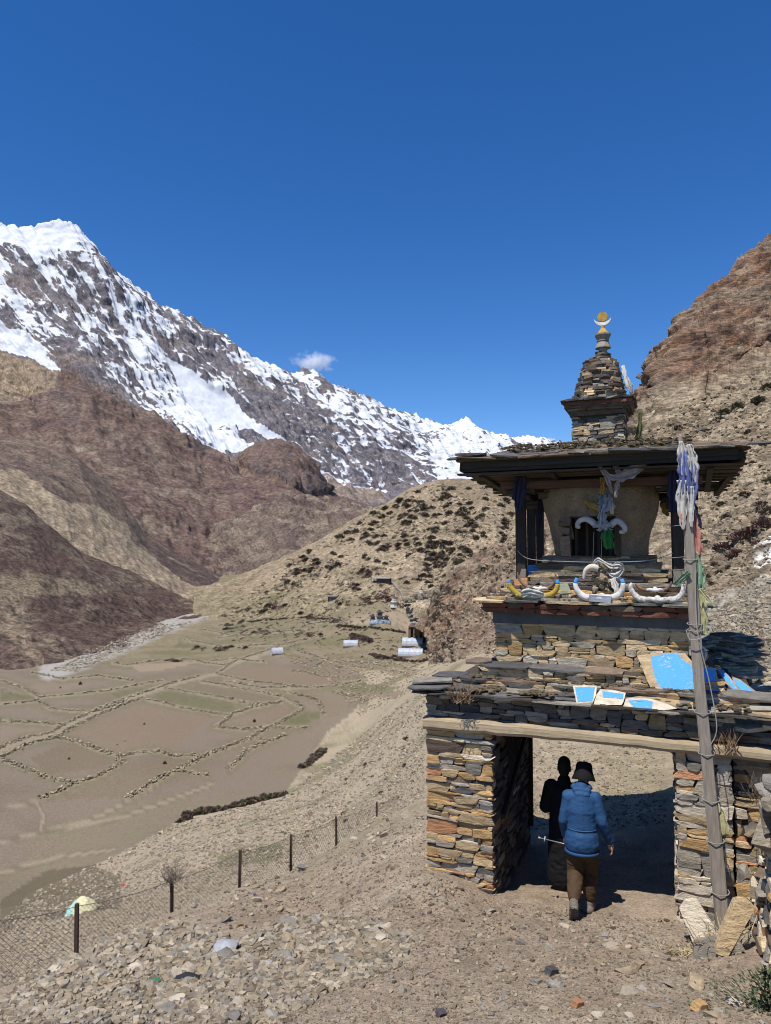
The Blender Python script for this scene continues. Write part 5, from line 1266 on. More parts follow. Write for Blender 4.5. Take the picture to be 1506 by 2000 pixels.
cloth('cloth_wrap', [c + Vector((-.14,-.05,.02)), c + Vector((-.03,-.09,.06)), c + Vector((.13,-.05,.03))], [.08,.13,.08], C_WHITE, t, 2, .5, side=(0,0,1), seed=61)
t, q, c = skull_horns('white painted yak horns with blue tips at the middle of the ledge', (1172,1166,.68), [(1152,1168),(1140,1165),(1129,1155),(1124,1142),(1127,1129)], [(1195,1168),(1206,1164),(1215,1153),(1217,1141),(1214,1131)], .68, M_HORNW, (.046,.021), M_BLUE, M_HORNW, (.1,.05))
m = MB(); m.box(-.13, .13, -.06, .02, -.045, .035, .012); m.build('cloth_wrap', C_PALEBLUE, t).location = c + Vector((0, -.02, 0))
skull_horns('flaking white yak horns at the right end of the ledge', (1284,1170,.68), [(1262,1172),(1248,1169),(1237,1159),(1232,1148),(1235,1139)], [(1306,1172),(1320,1170),(1331,1162),(1335,1150),(1335,1141)], .68, M_HORNS, (.042,.022), None, M_HORNS, (.1,.04))
skull_horns('thin brown horns lying behind the yellow horns', (1050,1149,.84), [(1043,1150),(1028,1145),(1018,1137),(1012,1126),(1011,1117)], [(1065,1150),(1075,1146),(1083,1138),(1086,1128),(1084,1120)], .84, M_HORNB, (.022,.009), None, M_BONE, (.06,.028))
skull_horns('thin brown horns lying behind the flaking white horns', (1279,1152,.84), [(1268,1153),(1255,1151),(1246,1146),(1241,1140)], [(1290,1153),(1300,1151),(1308,1145),(1312,1136)], .84, M_HORNB, (.024,.010), None, M_HORNW, (.06,.026))
skull_horns('curved pale horns hung across the niche of the vase', (1178,1028,1.10), [(1165,1027),(1155,1018),(1144,1014),(1133,1017),(1127,1027),(1133,1030)], [(1192,1027),(1203,1018),(1212,1021),(1220,1030),(1219,1038),(1210,1039)], 1.10, m_simple('grey_violet_horn', (.50, .45, .46), (.34, .30, .31), 9, vary=.05), (.045,.022), M_HORNW, C_PALEBLUE, (.1,.045))
t, q = gthing('fleece_bundle', 'dirty fleece bundle with a bent horn and white scarf behind the middle horns', 'offering', (1180, 1150, .86))
m = MB(); it = []
for k in range(46):
    x, y = random.uniform(1160, 1192), random.uniform(1102, 1155); p = q(x, y, .86 + random.uniform(-.06, .06)); s_ = random.uniform(.035, .085)
    it.append((random.choice(CHUNKS), TRS(*p, s_, s_, s_ * random.uniform(.7, 1.6), random.uniform(-1, 1), random.uniform(-1, 1), random.uniform(0, 3)), 0))
joined('fleece', it, [M_FLEECE], t)
P, rr = horn([q(1168,1110,.82), q(1155,1108,.80), q(1144,1115,.80), q(1140,1132,.80)], .05, .014); m = MB(); m.tube(P, rr, 9); m.build('bent_horn', M_BONE, t, True)
cloth('scarf', [q(1160,1102,.80), q(1168,1094,.78), q(1180,1099,.78), q(1195,1106,.78), q(1210,1104,.78), q(1218,1114,.80)], [.03,.06,.03,.06,.08,.02], C_WHITE, t, 1.4, .4, side=(0,0,1), seed=65)
cloth('scarf', [q(1218,1112,.80), q(1205,1125,.78), q(1190,1120,.8)], [.04,.10,.03], C_WHITE, t, 1.4, .4, side=(0,0,1), seed=66)
cloth('scarf', [q(1196,1130,.76), q(1202,1145,.74), q(1206,1160,.73)], [.06,.08,.05], C_WHITE, t, 1.6, .4, seed=67)
cloth('scarf', [q(1205,1160,.72), q(1190,1166,.66), q(1165,1160,.68)], [.04,.05,.02], C_WHITE, t, 1, .3, side=(0,0,1), seed=68)

# broken slabs painted blue
def slab_poly(name, pts, bb, bt, mat, parent, q, th=.035, off=0.0):
    ys = [p[1] for p in pts]; lo, hi = min(ys), max(ys)
    fr = [q(x, y, bb + (bt - bb) * (hi - y) / (hi - lo) - off) for x, y in pts]
    cx = sum(fr, Vector()) / len(fr); bk = [p + Vector((0, th, 0)) + (cx - p) * .02 for p in fr]; n_ = len(fr)
    m = MB(); m.add(fr + bk, [tuple(range(n_)), tuple(range(2 * n_ - 1, n_ - 1, -1))] + [(k, n_ + k, n_ + (k + 1) % n_, (k + 1) % n_) for k in range(n_)])
    return m.build(name, mat, parent)
M_PAINTED, n, l, b = nt('flaking_blue_paint')
_p = pos(n); _f = noise_node(n, l, mapping(n, l, _p, (1, 1, 2.5)), 26, 8, .8); _g = noise_node(n, l, _p, 4, 4, .6)
_a = mixc(n, l, (.085, .31, .70), (.07, .26, .62), _g)
_m = ramp(n, l, math_(n, l, 'ADD', _f, math_(n, l, 'MULTIPLY', _g, .35)), [(.75, (0, 0, 0)), (.80, (1, 1, 1))])
l.new(mixc(n, l, _a, (.48, .46, .40), _m), b.inputs['Base Color']); bump(n, l, b, _f, .4, .006)
def blue_slab(label, at, outline, paint, bb, bt, stone=ST_TAN, th=.04):
    t, q = gthing('painted_slab', label, 'slab', at)
    slab_poly('stone', outline, bb, bt, stone, t, q, th)
    o = slab_poly('paint', paint, bb + (bt - bb) * (max(y for x, y in outline) - max(y for x, y in paint)) / (max(y for x, y in outline) - min(y for x, y in outline)),
                  bb + (bt - bb) * (max(y for x, y in outline) - min(y for x, y in paint)) / (max(y for x, y in outline) - min(y for x, y in outline)), M_PAINTED, t, q, .012, .005)
blue_slab('large leaning slab painted bright blue left of the pole', (1310,1352,.33), [(1244,1281),(1262,1278),(1305,1275),(1338,1276),(1352,1292),(1362,1320),(1364,1353),(1330,1356),(1296,1355),(1275,1350),(1264,1330),(1253,1300)],
    [(1271,1283),(1300,1277),(1327,1278),(1331,1288),(1352,1300),(1358,1325),(1360,1346),(1340,1346),(1322,1350),(1312,1352),(1299,1351),(1284,1335),(1276,1312)], .30, .66)
blue_slab('broken blue slab just right of the pole', (1390,1352,.45), [(1366,1300),(1385,1302),(1398,1306),(1402,1325),(1416,1342),(1410,1350),(1390,1354),(1368,1350)], [(1367,1302),(1384,1304),(1397,1308),(1397,1330),(1408,1346),(1390,1352),(1369,1348)], .40, .66)
blue_slab('narrow tilted blue slab second right of the pole', (1415,1350,.60), [(1398,1305),(1412,1308),(1428,1325),(1446,1350),(1438,1354),(1418,1335)], [(1400,1306),(1412,1310),(1427,1326),(1441,1348),(1436,1350),(1420,1333)], .55, .85)
blue_slab('pointed blue slab farthest right of the pole', (1450,1350,.75), [(1430,1322),(1445,1327),(1476,1350),(1470,1355),(1446,1354),(1434,1340)], [(1433,1325),(1445,1329),(1472,1350),(1450,1350),(1438,1338)], .72, .95)
blue_slab('square blue painted slab on the lower eave, leftmost of three', (1142,1370,.10), [(1119,1340),(1140,1339),(1166,1340),(1164,1358),(1158,1372),(1126,1373)], [(1123,1342),(1162,1342),(1157,1369),(1128,1370)], -.08, .08, ST_PALE)
blue_slab('half painted blue slab between two others on the lower eave', (1190,1374,.10), [(1172,1347),(1195,1348),(1222,1354),(1218,1370),(1214,1377),(1160,1376),(1163,1360)], [(1176,1350),(1218,1355),(1217,1365),(1200,1363),(1178,1362)], -.09, .07, ST_PALE)
blue_slab('long flat blue slab on the lower eave, rightmost of three', (1265,1380,.08), [(1222,1365),(1250,1364),(1272,1366),(1300,1374),(1322,1384),(1290,1388),(1255,1386),(1217,1380)], [(1228,1368),(1255,1366),(1275,1370),(1273,1384),(1240,1382),(1232,1375)], -.11, .03, ST_PALE)
blue_slab('dark blue painted panel leaning behind the left front post', (1042,1128,1.35), [(1026,1104),(1046,1103),(1060,1105),(1060,1128),(1044,1130),(1027,1130)], [(1027,1105),(1059,1106),(1059,1127),(1028,1129)], 1.32, 1.40)
t, q = gthing('leaning_slab', 'grey green slab standing between the yellow and white horns', 'slab', (1104, 1158, .86)); slab_poly('stone', [(1092,1140),(1108,1138),(1116,1158),(1093,1160)], .82, .92, m_stone('green_slate', (.26,.29,.22), (.20,.225,.17), (.13,.145,.11)), t, q)
t, q = gthing('leaning_slab', 'pinkish stone block behind the yellow horns', 'slab', (1015, 1145, .95)); slab_poly('stone', [(1004,1132),(1030,1128),(1031,1150),(1005,1152)], .92, .98, ST_ORANGE, t, q, .1)
t, q = gthing('hanging_cloth', 'white cloth stuffed behind the pole above the blue slabs', 'cloth', (1372, 1270, .62)); cloth('fabric', [q(1366,1262,.62), q(1374,1275,.58), q(1372,1296,.6)], [.06,.10,.05], C_WHITE, t, 2, .5, seed=71)
t, q = gthing('leaning_stick', 'short ochre stick leaning behind the blue slabs', 'stick', (1388, 1300, .72)); m = MB(); m.bar(q(1378,1278,.8), q(1392,1306,.7), .06, .04, jit=.006); m.build('stick', W_PLANK, t)

# stack of dark slates behind the right end of the gate
t, q = gthing('slate_stack', 'stack of dark split slates on the slope behind the blue slabs', 'stack', (1420, 1325, 2.6))
for k in range(150):
    x, y = random.uniform(1382, 1462), random.uniform(1232, 1318)
    if y < 1236 + .25 * abs(x - 1415) or y > 1330 - .25 * max(0, x - 1400) * .5: continue
    bb = 1.9 + (1320 - y) / 90 * 1.5 + random.uniform(-.05, .05); p = q(x, y, bb)
    piece('slate', random.choice(PLATES), TRS(*p, random.uniform(.25, .6), random.uniform(.3, .45), random.uniform(.02, .045), random.uniform(-.1, .1), random.gauss(0, .08), random.uniform(-.3, .3)), random.choice((ST_GREY, ST_GREY, ST_BROWN, ST_TAN, ST_PALE, ST_DARK)), t)
link('core', (lambda m: (m.add([q(1384,1325,1.95), q(1464,1322,1.95), q(1460,1262,3.0), q(1425,1240,3.3), q(1388,1245,3.2), q(1384,1340,3.6), q(1464,1330,3.6)], [(0,1,2,3,4),(0,4,5),(1,6,2),(4,3,5),(3,2,6,5)]), m.mesh('core', ST_GREY))[1])(MB()), t)

# ------------------------------------------------------------------ the valley: field walls, houses, chortens, tunnels, shrubs
def yaw_to(p, extra=0): return -math.atan2(p.x, p.y) + extra
_wallmats = [m_stone('field_wall_stone', (.36, .30, .215), (.29, .24, .165), (.18, .145, .10)), m_stone('field_wall_tan', (.30, .24, .16), (.24, .19, .125), (.15, .118, .08)), m_stone('field_wall_grey', (.25, .22, .175), (.2, .172, .135), (.12, .105, .085))]
for wi, wl in enumerate(WALLS):
    P = [hit(x, y, 60) for x, y in wl]; pts = []
    for a, b_ in zip(P[:-1], P[1:]):
        L = (b_ - a).length; k = max(2, int(L / 3))
        pts += [a.lerp(b_, i / k) for i in range(k)]
    pts.append(P[-1]); it = []
    base = pts[0].copy(); base.z = ground_z(base.x, base.y)
    for a, b_ in zip(pts[:-1], pts[1:]):
        d = b_ - a; L = d.length; dist = a.length; ang = math.atan2(d.y, d.x); k = max(1, int(L / .30 * (1.7 if dist < 200 else 1.1)))
        if L > 40: continue
        wob = .5 * math.sin(a.x * .21 + wi) 
        for i in range(k):
            p = a.lerp(b_, random.random()); off = random.gauss(0, .4) + wob; p.x += -math.sin(ang) * off; p.y += math.cos(ang) * off
            z = ground_z(p.x, p.y); s_ = random.uniform(.22, .55) * (1 if dist < 200 else 1.2)
            it.append((random.choice(BRICKS), TRS(p.x - base.x, p.y - base.y, z - base.z + random.uniform(.0, .55) * max(0, 1 - abs(off - wob)), s_ * random.uniform(.8, 1.3), s_ * .8, s_ * random.uniform(.5, .8), random.gauss(0, .2), random.gauss(0, .2), ang + random.gauss(0, .4)), random.choice((0, 0, 1, 1, 2))))
    if it:
        o = empty('field_wall', base); mx, my = np.mean([a[0] for a in wl]), np.mean([a[1] for a in wl]); wh = ('along the farm lane' if wi < 2 else ('nearest' if my > 1440 else 'in the middle of' if my > 1330 else 'at the far side of') + ' the valley fields, ' + ('left' if mx < 170 else 'centre' if mx < 420 else 'right'))
        tag(o, f'low rubble stone wall {wh}', 'wall', f'field walls {wh}')
        tag(joined('rubble_stones', it, _wallmats, o), kind='stuff')

# shrubs: dry twiggy domes
def bush_mesh(name, n_, seed):
    r = random.Random(seed); vs = []; fs = []
    for k in range(n_):
        t = r.uniform(0, 2 * math.pi); e = math.asin(r.uniform(.05, 1)); R_ = r.uniform(.32, .52)
        d = Vector((math.cos(t) * math.cos(e), math.sin(t) * math.cos(e), math.sin(e) * .95)); p = d * R_ * r.uniform(.25, .6); q = d * R_
        s_ = d.cross(Vector((r.gauss(0, 1), r.gauss(0, 1), r.gauss(0, 1)))).normalized() * r.uniform(.05, .11)
        b = len(vs); vs += [p, q + s_, q * 1.05 - s_ * .6, q * .96 + d.cross(s_) * .9]; fs += [(b, b + 1, b + 2), (b, b + 2, b + 3)]
    me = bpy.data.meshes.new(name); me.from_pydata([tuple(v) for v in vs], [], fs); me.update(); return me
BUSH = [bush_mesh('shrub', 110, k) for k in range(5)]; BUSHS = [bush_mesh('small_shrub', 34, 20 + k) for k in range(4)]
for m_ in BUSH + BUSHS: _TRI[m_.name] = _tri(m_)
SH_BROWN = m_simple('brown_twigs', (.17, .125, .095), (.10, .073, .058), 3, bumps=0, vary=.3); SH_PURPLE = m_simple('purple_twigs', (.19, .12, .10), (.115, .075, .064), 3, bumps=0, vary=.3)
SH_GREEN = m_simple('dusty_green_twigs', (.14, .125, .07), (.08, .074, .044), 3, bumps=0, vary=.3); SH_GREY = m_simple('grey_twigs', (.20, .165, .13), (.12, .10, .08), 3, bumps=0, vary=.3)
SHM = [SH_BROWN, SH_PURPLE, SH_GREEN, SH_GREY]
spots = []
hillp = [(560,1095),(640,1052),(700,1015),(800,958),(860,945),(1005,960),(1005,1060),(960,1075),(900,1100),(850,1150),(800,1130),(740,1105),(690,1100),(600,1130),(540,1150)]
def dens(x, y): return .25 if in_poly(np.array([x]), np.array([y]), [(600,1085),(680,1060),(780,1075),(830,1110),(800,1150),(760,1130),(690,1105)])[0] else (.25 if in_poly(np.array([x]), np.array([y]), [(870,930),(1005,930),(1010,1000),(900,990)])[0] else 1)
for x, y in sample(hillp, 1500, 1):
    if random.random() < dens(x, y): spots.append((x, y, random.choice((3, 3, 4, 4, 5, 5, 6, 7, 8, 10, 13, 17)), random.choice((0, 0, 2, 3))))
for x, y in sample([(1040,960),(1100,960),(1100,1110),(1040,1100)], 40, 3): spots.append((x, y, random.uniform(4, 9), 0))
for cx, cy, w, h, n_, k in ((725,1118,28,11,26,1),(690,1148,22,12,18,1),(745,1165,24,16,26,1),(715,1172,18,12,16,1),(840,1128,14,9,8,0),(790,1130,10,8,6,0),(640,1105,30,10,14,0),(560,1150,40,10,14,0),(535,1185,30,8,14,1),(480,1195,40,8,14,0),(610,1205,30,6,12,1),
     (650,1212,25,5,10,1),(700,1250,26,6,16,1),(570,1130,30,12,10,0),(660,1178,18,6,8,2),(600,1240,40,6,12,0),(830,1275,30,5,14,0),(870,1262,14,12,16,0),(760,1285,40,4,14,0),(455,1225,20,7,10,3),(520,1235,60,6,20,0),(330,1290,40,4,10,0),(420,1268,50,5,18,0),(690,1230,30,4,10,0),
     (950,1110,20,8,8,2),(975,1085,15,8,8,2),(900,1090,20,8,8,0),(860,1150,10,6,5,0)):
    for _ in range(n_): spots.append((cx + random.gauss(0, .5) * w, cy + random.gauss(0, .5) * h, random.uniform(6, 13), k if random.random() < .8 else random.choice((0, 2))))
for x, y, s_, k in ((1450,1050,46,1),(1412,1070,36,1),(1436,1086,34,1),(1468,1040,36,1),(1490,1028,40,1),(1478,1062,22,1),(1396,1104,18,0),(1381,1128,18,0),(1405,1120,16,0),(1390,1140,14,0),(1425,1108,14,0),(1500,1000,30,0),(1378,1060,16,2),
     (1415,806,26,2),(1440,796,24,2),(1482,786,30,2),(1404,822,22,2),(1462,845,16,2),(1498,757,24,2),(1380,842,14,0),(1366,1010,16,2),(1410,985,18,2),(1470,905,16,0),(1490,870,14,2),(1430,930,14,0),(1350,800,10,2),(1325,835,16,0),(1345,1080,12,0),(1300,905,10,0),(1500,940,20,2),(1455,965,22,0),(1390,960,16,0),(1485,985,24,1),(1418,1010,20,0)):
    spots.append((x, y, s_, k))
for x, y in sample([(560,1690),(820,1540),(830,1400),(700,1500),(560,1600),(430,1660)], 60, 8): spots.append((x, y, random.uniform(4, 13), random.choice((0, 2, 3, 2))))
for x, y in sample([(1260,860),(1330,790),(1500,720),(1500,1000),(1400,1060),(1300,1040)], 90, 5): spots.append((x, y, random.uniform(4, 11), random.choice((0, 2, 2, 3))))
for x, y in sample([(420,1205),(560,1105),(690,1112),(760,1150),(800,1185),(760,1200),(690,1220),(880,1240),(890,1290),(700,1262),(560,1245),(430,1255)], 420, 6):
    spots.append((x, y, random.uniform(3, 9), random.choice((0, 0, 1, 2, 3))))
for x, y in sample([(440,1185),(560,1110),(700,1105),(760,1150),(770,1185),(700,1222),(800,1240),(880,1300),(830,1338),(700,1300),(560,1290),(430,1262)], 900, 16):
    spots.append((x, y, random.uniform(1.8, 4.5), random.choice((0, 0, 1, 2, 3))))
placed = []
for x, y, s_, k in spots:
    p, nn, who = land_hit(x, y)
    if p is None or p.y < 9: continue
    placed.append((s_, p, s_ * p.y / F * 1.25, k, who))
placed.sort(key=lambda t: -t[0])
for i, (s_, p, w, k, who) in enumerate(placed[:285]):
    o = piece('shrub', BUSH[i % 5], TRS(p.x, p.y, p.z - .06 * w, w, w, w * random.uniform(.65, .95), 0, 0, random.uniform(0, 6)), SHM[k])
    side = who == 'cliff'
    kx, ky = (float(v[0]) for v in project([p])); tone = ('dark brown', 'purple brown', 'dusty green', 'greyish')[k]; sz = 'big' if s_ > 20 else ('middling' if s_ > 10 else 'small')
    wh = ('on the scree slope right of the gate' + (', under the cliff' if ky < 930 else '')) if side or kx > 1240 else 'high on the round hill' if ky < 1030 else 'on the lower flank of the round hill' if ky < 1105 else 'near the brown house and the track' if kx > 640 and ky < 1200 else 'among the terraces by the tunnels' if kx > 560 else 'on the terraces above the river'
    tag(o, f'{sz} {tone} shrub {wh}', 'shrub', f'{sz} {tone} shrubs {wh}')
tag(joined('scattered_scrub', [(random.choice(BUSHS), TRS(p.x, p.y, p.z - .06 * w, w, w, w * .8, 0, 0, random.uniform(0, 6)), k) for s_, p, w, k, who in placed[285:]], SHM), 'tiny distant shrubs scattered over the round hill', kind='stuff')

# houses
def far_house(label, px, py, wpx, hpx, wallm, roofm, over, turn=0):
    p, _, _ = land_hit(px, py); s_ = p.y / F; w, h = wpx * s_, hpx * s_; d = w * .6
    o = empty('house', p, yaw_to(p, turn)); tag(o, label, 'house'); q = lambda name, fn, m: (lambda mb: (fn(mb), mb.build(name, m, o))[1])(MB())
    q('wall', lambda m: m.box(-w / 2, w / 2, 0, d, -2, h), wallm)
    q('roof', lambda m: m.box(-w / 2 - over * w, w / 2 + .06 * w, -.25 * d, d * 1.08, h, h + .12 * h), roofm)
    for x in (-.2, .22):
        f = q('window', lambda m: m.box((x - .05) * w, (x + .05) * w, -.04, 0.0, h * .40, h * .78), W_DARKZ); mb = MB(); mb.box((x - .035) * w, (x + .035) * w, -.06, -.042, h * .45, h * .72); mb.build('pane', ST_DARK, f)
    q('door', lambda m: m.box(-.04 * w, .06 * w, -.05, 0, 0, h * .75), W_RED)
    for x in (-w / 2 - over * w * .9, -w / 2 - over * w * .4): q('post', lambda m: m.bar((x, -.2 * d, -1), (x, -.2 * d, h), .2), W_DARKZ)
    return o
far_house('brown house with a flat grey roof on the round hill', 748, 1139, 26, 9, m_simple('brown_mud_wall', (.13, .075, .05), vary=.1), m_simple('grey_sheet_roof', (.30, .31, .34), (.22, .23, .25), vary=.1), .42, R(-14))
far_house('small grey stone hut on the terraces left of the brown house', 650, 1173, 16, 7, m_simple('grey_wall', (.24, .25, .26), vary=.1), m_simple('dark_roof', (.12, .115, .11), vary=.1), .10, R(10))

# polytunnels
M_SHEET = m_simple('milky_plastic_sheet', (.40, .43, .48), (.27, .30, .35), 1.2, rough=.45, bumps=.2, bdist=.1, vary=.05)
def tunnel(label, px, py, wpx, hpx, turn, boxy=1.0):
    p, _, _ = land_hit(px, py); s_ = p.y / F; w, h = wpx * s_, hpx * s_ * 1.15; d = h * 1.6
    o = empty('plastic_tunnel', p, yaw_to(p, turn)); tag(o, label, 'greenhouse', 'plastic tunnels beside the fields')
    n_ = 10; prof = [(d / 2 - d / 2 * math.copysign(abs(math.cos(t)) ** (1 / boxy), math.cos(t)), -.8 + (h + .8) * math.sin(t) ** (.6)) for t in np.linspace(0, math.pi, n_ + 1)]
    nx = 9; vs = []; 
    for i in range(nx + 1):
        sag = 1 - .03 * (i % 2)
        for y, z in prof: vs.append((-w / 2 + w * i / nx, y, z * sag))
    N_ = n_ + 1; mb = MB(); mb.add(vs, [(i * N_ + k, i * N_ + k + 1, (i + 1) * N_ + k + 1, (i + 1) * N_ + k) for i in range(nx) for k in range(n_)]); mb.build('cover', M_SHEET, o)
    for x in (-w / 2, w / 2):
        mb = MB(); mb.add([(x, y, z) for y, z in prof], [tuple(range(N_))]); mb.build('end_panel', M_SHEET, o)
    for i in range(0, nx + 1, 2):
        mb = MB(); mb.tube([(-w / 2 + w * i / nx, y, z * 1.01) for y, z in prof], .07, 4); mb.build('hoop', ST_PALE, o)
    mb = MB(); mb.box(-w / 2 - .1, w / 2 + .1, -.25, -.05, -.8, h * .14); mb.build('base_board', ST_BROWN, o)
tunnel('upper milky plastic tunnel by the right hand terraces', 805, 1264, 40, 15, R(-6))
tunnel('lower long milky plastic tunnel with a dark right end', 801, 1284, 48, 14, R(-8))
tunnel('rounded plastic tunnel beside the brown hedge', 685, 1264, 28, 11, R(-4), 1.3)
tunnel('single small plastic tunnel at the corner of a field wall', 543, 1279, 22, 11, R(12))

# chortens
M_LIME = m_simple('whitewash', (.68, .65, .58), (.48, .44, .37), 1.2, vary=.08); M_CHOR = m_simple('weathered_chorten_stone', (.17, .14, .11), (.09, .075, .06), 1.5, vary=.15); M_BASEB = m_simple('pale_blue_rubble', (.36, .42, .50), (.22, .25, .29), 2.5, vary=.2)
def chorten(label, px, py, hpx, body, group=None):
    p, _, _ = land_hit(px, py); H = hpx * p.y / F; o = empty('chorten', p, yaw_to(p, .3)); tag(o, label, 'chorten', group)
    def q(name, prof, m, sq=8, n_=8): mb = MB(); mb.lathe([(r * H, z * H) for r, z in prof], (0, 0, 0), n_, sq, R(22.5) if n_ == 8 else 0); return mb.build(name, m, o)
    q('base', [(.30, -.1), (.29, .28)], body); q('ledge', [(.35, .281), (.35, .33)], M_CHOR); q('step', [(.26, .331), (.25, .40), (.20, .401), (.20, .46)], body)
    mb = MB(); mb.lathe([(.14 * H, .461 * H), (.2 * H, .55 * H), (.19 * H, .62 * H), (.10 * H, .66 * H)], (0, 0, 0), 12); mb.build('dome', body, o); q('cap', [(.20, .661), (.21, .70)], M_CHOR)
    mb = MB(); mb.lathe([(.10 * H, .701 * H), (.03 * H, .95 * H), (.01 * H, 1.02 * H)], (0, 0, 0), 8); mb.build('spire', M_CHOR, o); return o
chorten('white stepped chorten beside the track', 770, 1184, 24, M_LIME)
chorten('smaller pale chorten at the head of the long stone wall', 823, 1163, 17, M_LIME)
chorten('tiny grey chorten near the top of the track, by the rock outcrop', 851, 1158, 11, M_CHOR)
def block_chorten(label, px, py, wpx, hpx):
    p, _, _ = land_hit(px, py); s_ = p.y / F; w, h = wpx * s_, hpx * s_; o = empty('chorten', p, yaw_to(p, .2)); tag(o, label, 'chorten')
    for name, a, b_, z0, z1, m in (('base', .5, .5, -.3, .35, M_CHOR), ('ledge', .62, .62, .352, .43, ST_DARK), ('body', .42, .42, .432, .78, M_CHOR), ('roof', .58, .58, .782, .86, ST_DARK), ('cap', .25, .25, .862, 1.05, M_CHOR)):
        mb = MB(); mb.box(-a * w, a * w, -b_ * w, b_ * w, z0 * h, z1 * h, .04 * w); mb.build(name, m, o)
block_chorten('dark stone chorten, tallest in the middle of three on a pale blue base', 742, 1213, 10, 21); block_chorten('dark stone chorten on the left of three on a pale blue base', 728, 1214, 8, 13); block_chorten('dark stone chorten on the right of three on a pale blue base', 754, 1214, 8, 12)
p, _, _ = land_hit(742, 1217); s_ = p.y / F; t = empty('rubble_platform', p, yaw_to(p)); tag(t, 'low pale blue rubble platform under the three dark chortens', 'platform')
tag(joined('stones', [(random.choice(BRICKS), TRS(random.uniform(-19, 19) * s_, random.uniform(-1, 4), random.uniform(-.5, .9), 1.3, 1.2, .8, 0, 0, random.uniform(0, 3)), 0) for _ in range(90)], [M_BASEB], t), kind='stuff')
p, _, _ = land_hit(822, 1238); s_ = p.y / F; t = empty('stone_shelter', p, yaw_to(p)); tag(t, 'ruined stone shelter with dark openings below the outcrop', 'ruin')
for x in (-21, -12, -4, 5, 15): mb = MB(); mb.box((x - 3) * s_, (x + 2) * s_, 0, 2.5, -1.5, random.uniform(9, 12) * s_, .12); mb.build('pier', ST_BROWN, t)
mb = MB(); mb.box(-24 * s_, 24 * s_, -.3, 3, 12 * s_, 13.5 * s_, .2); mb.build('roof', ST_BROWN, t); mb = MB(); mb.box(-22 * s_, 20 * s_, 1.6, 2.4, -1.5, 12 * s_, .1); mb.build('rear_wall', ST_DARK, t)
for x in (-18, -8, 8): mb = MB(); mb.lathe([(1.1, 14 * s_), (.8, 16 * s_), (.3, 20 * s_)], (x * s_, 1, 0), 8); mb.build('pinnacle', ST_BROWN, t)
# long wall of carved stones by the chortens
p0, _, _ = land_hit(790, 1178); p1, _, _ = land_hit(858, 1160)
if p0 and p1:
    t = empty('mani_wall', p0); tag(t, 'long grey wall of piled stones running up beside the track', 'wall')
    tag(joined('stones', [(random.choice(BRICKS), Matrix.Translation(p0.lerp(p1, random.random()) - p0 + Vector((random.gauss(0, 1), random.gauss(0, 1), random.uniform(0, 1.6)))) @ TRS(0, 0, 0, 1.4, 1.2, .9, 0, 0, random.uniform(0, 3)), random.choice((0, 2))) for _ in range(170)], _wallmats, t), kind='stuff')
pts_ = [land_hit(x, y)[0] for x, y in ((764,1140),(776,1154),(784,1166),(788,1180))]
if all(pts_):
    t = empty('prayer_flag_line', pts_[0]); tag(t, 'pale prayer flag line running down from the brown house to the chorten', 'prayer flags'); mb = MB()
    q_ = smooth_path([p - pts_[0] + Vector((0, 0, 2.0)) for p in pts_], 8)
    for a, b_ in zip(q_[:-1], q_[1:]): mb.add([a, b_, b_ - Vector((0, 0, .9)), a - Vector((0, 0, .9))], [(0, 1, 2, 3)])
    o = mb.build('flags', C_WHITE, t); o.modifiers.new('thickness', 'SOLIDIFY').thickness = .03

# dry hedges and single bushes in the fields
def hedge(label, line, hpx, n_, mats):
    P = [hit(x, y, 60) for x, y in line]; base = P[0]; it = []
    for _ in range(n_):
        u_ = random.random() * (len(P) - 1); i = min(int(u_), len(P) - 2); p = P[i].lerp(P[i + 1], u_ - i); s_ = hpx * p.y / F * random.uniform(.7, 1.2)
        it.append((random.choice(BUSH), Matrix.Translation((p.x - base.x + random.gauss(0, .5), p.y - base.y + random.gauss(0, .5), ground_z(p.x, p.y) - base.z - .1)) @ TRS(0, 0, 0, s_ * 1.1, s_ * 1.1, s_ * 1.2, 0, 0, random.uniform(0, 6)), random.randrange(len(mats))))
    o = empty('hedge', base); tag(o, label, 'hedge'); tag(joined('twigs', it, mats, o), kind='stuff')
hedge('dry brown brushwood hedge at the lower edge of the big fields', [(352,1606),(375,1592),(400,1588),(430,1582),(480,1572),(520,1562),(552,1554)], 17, 110, [SH_BROWN, SH_GREEN])
hedge('short dark hedge rising towards the fence in the middle distance', [(590,1502),(605,1490),(622,1476),(634,1462)], 14, 40, [SH_BROWN, SH_GREY])
hedge('brown hedge above the rounded plastic tunnel', [(682,1240),(700,1244),(715,1249),(730,1256)], 11, 50, [SH_PURPLE, SH_BROWN])
hedge('dark hedge bending round below the long plastic tunnel', [(722,1279),(750,1284),(790,1291),(830,1292),(860,1277),(878,1258)], 9, 120, [SH_BROWN, SH_PURPLE])
hedge('low hedge line below the three dark chortens', [(660,1222),(700,1226),(745,1230),(790,1236)], 7, 70, [SH_BROWN, SH_GREEN])
hedge('long dark hedge line along the upper terrace edge', [(470,1216),(520,1212),(580,1206),(640,1210)], 6, 80, [SH_BROWN, SH_PURPLE])
for x, y, h in ((322,1492,10),(135,1483,7),(157,1337,9),(118,1344,5),(282,1415,6),(244,1448,4),(229,1455,4),(497,1410,9)):
    p = hit(x, y, 60); w = h * p.y / F
    o = piece('bush', BUSH[0], TRS(p.x, p.y, p.z - .1, w * .8, w * .8, w * 1.6), SH_GREEN); tag(o, 'small dark upright bush alone in a ploughed field', 'bush', 'lone bushes in the ploughed fields')

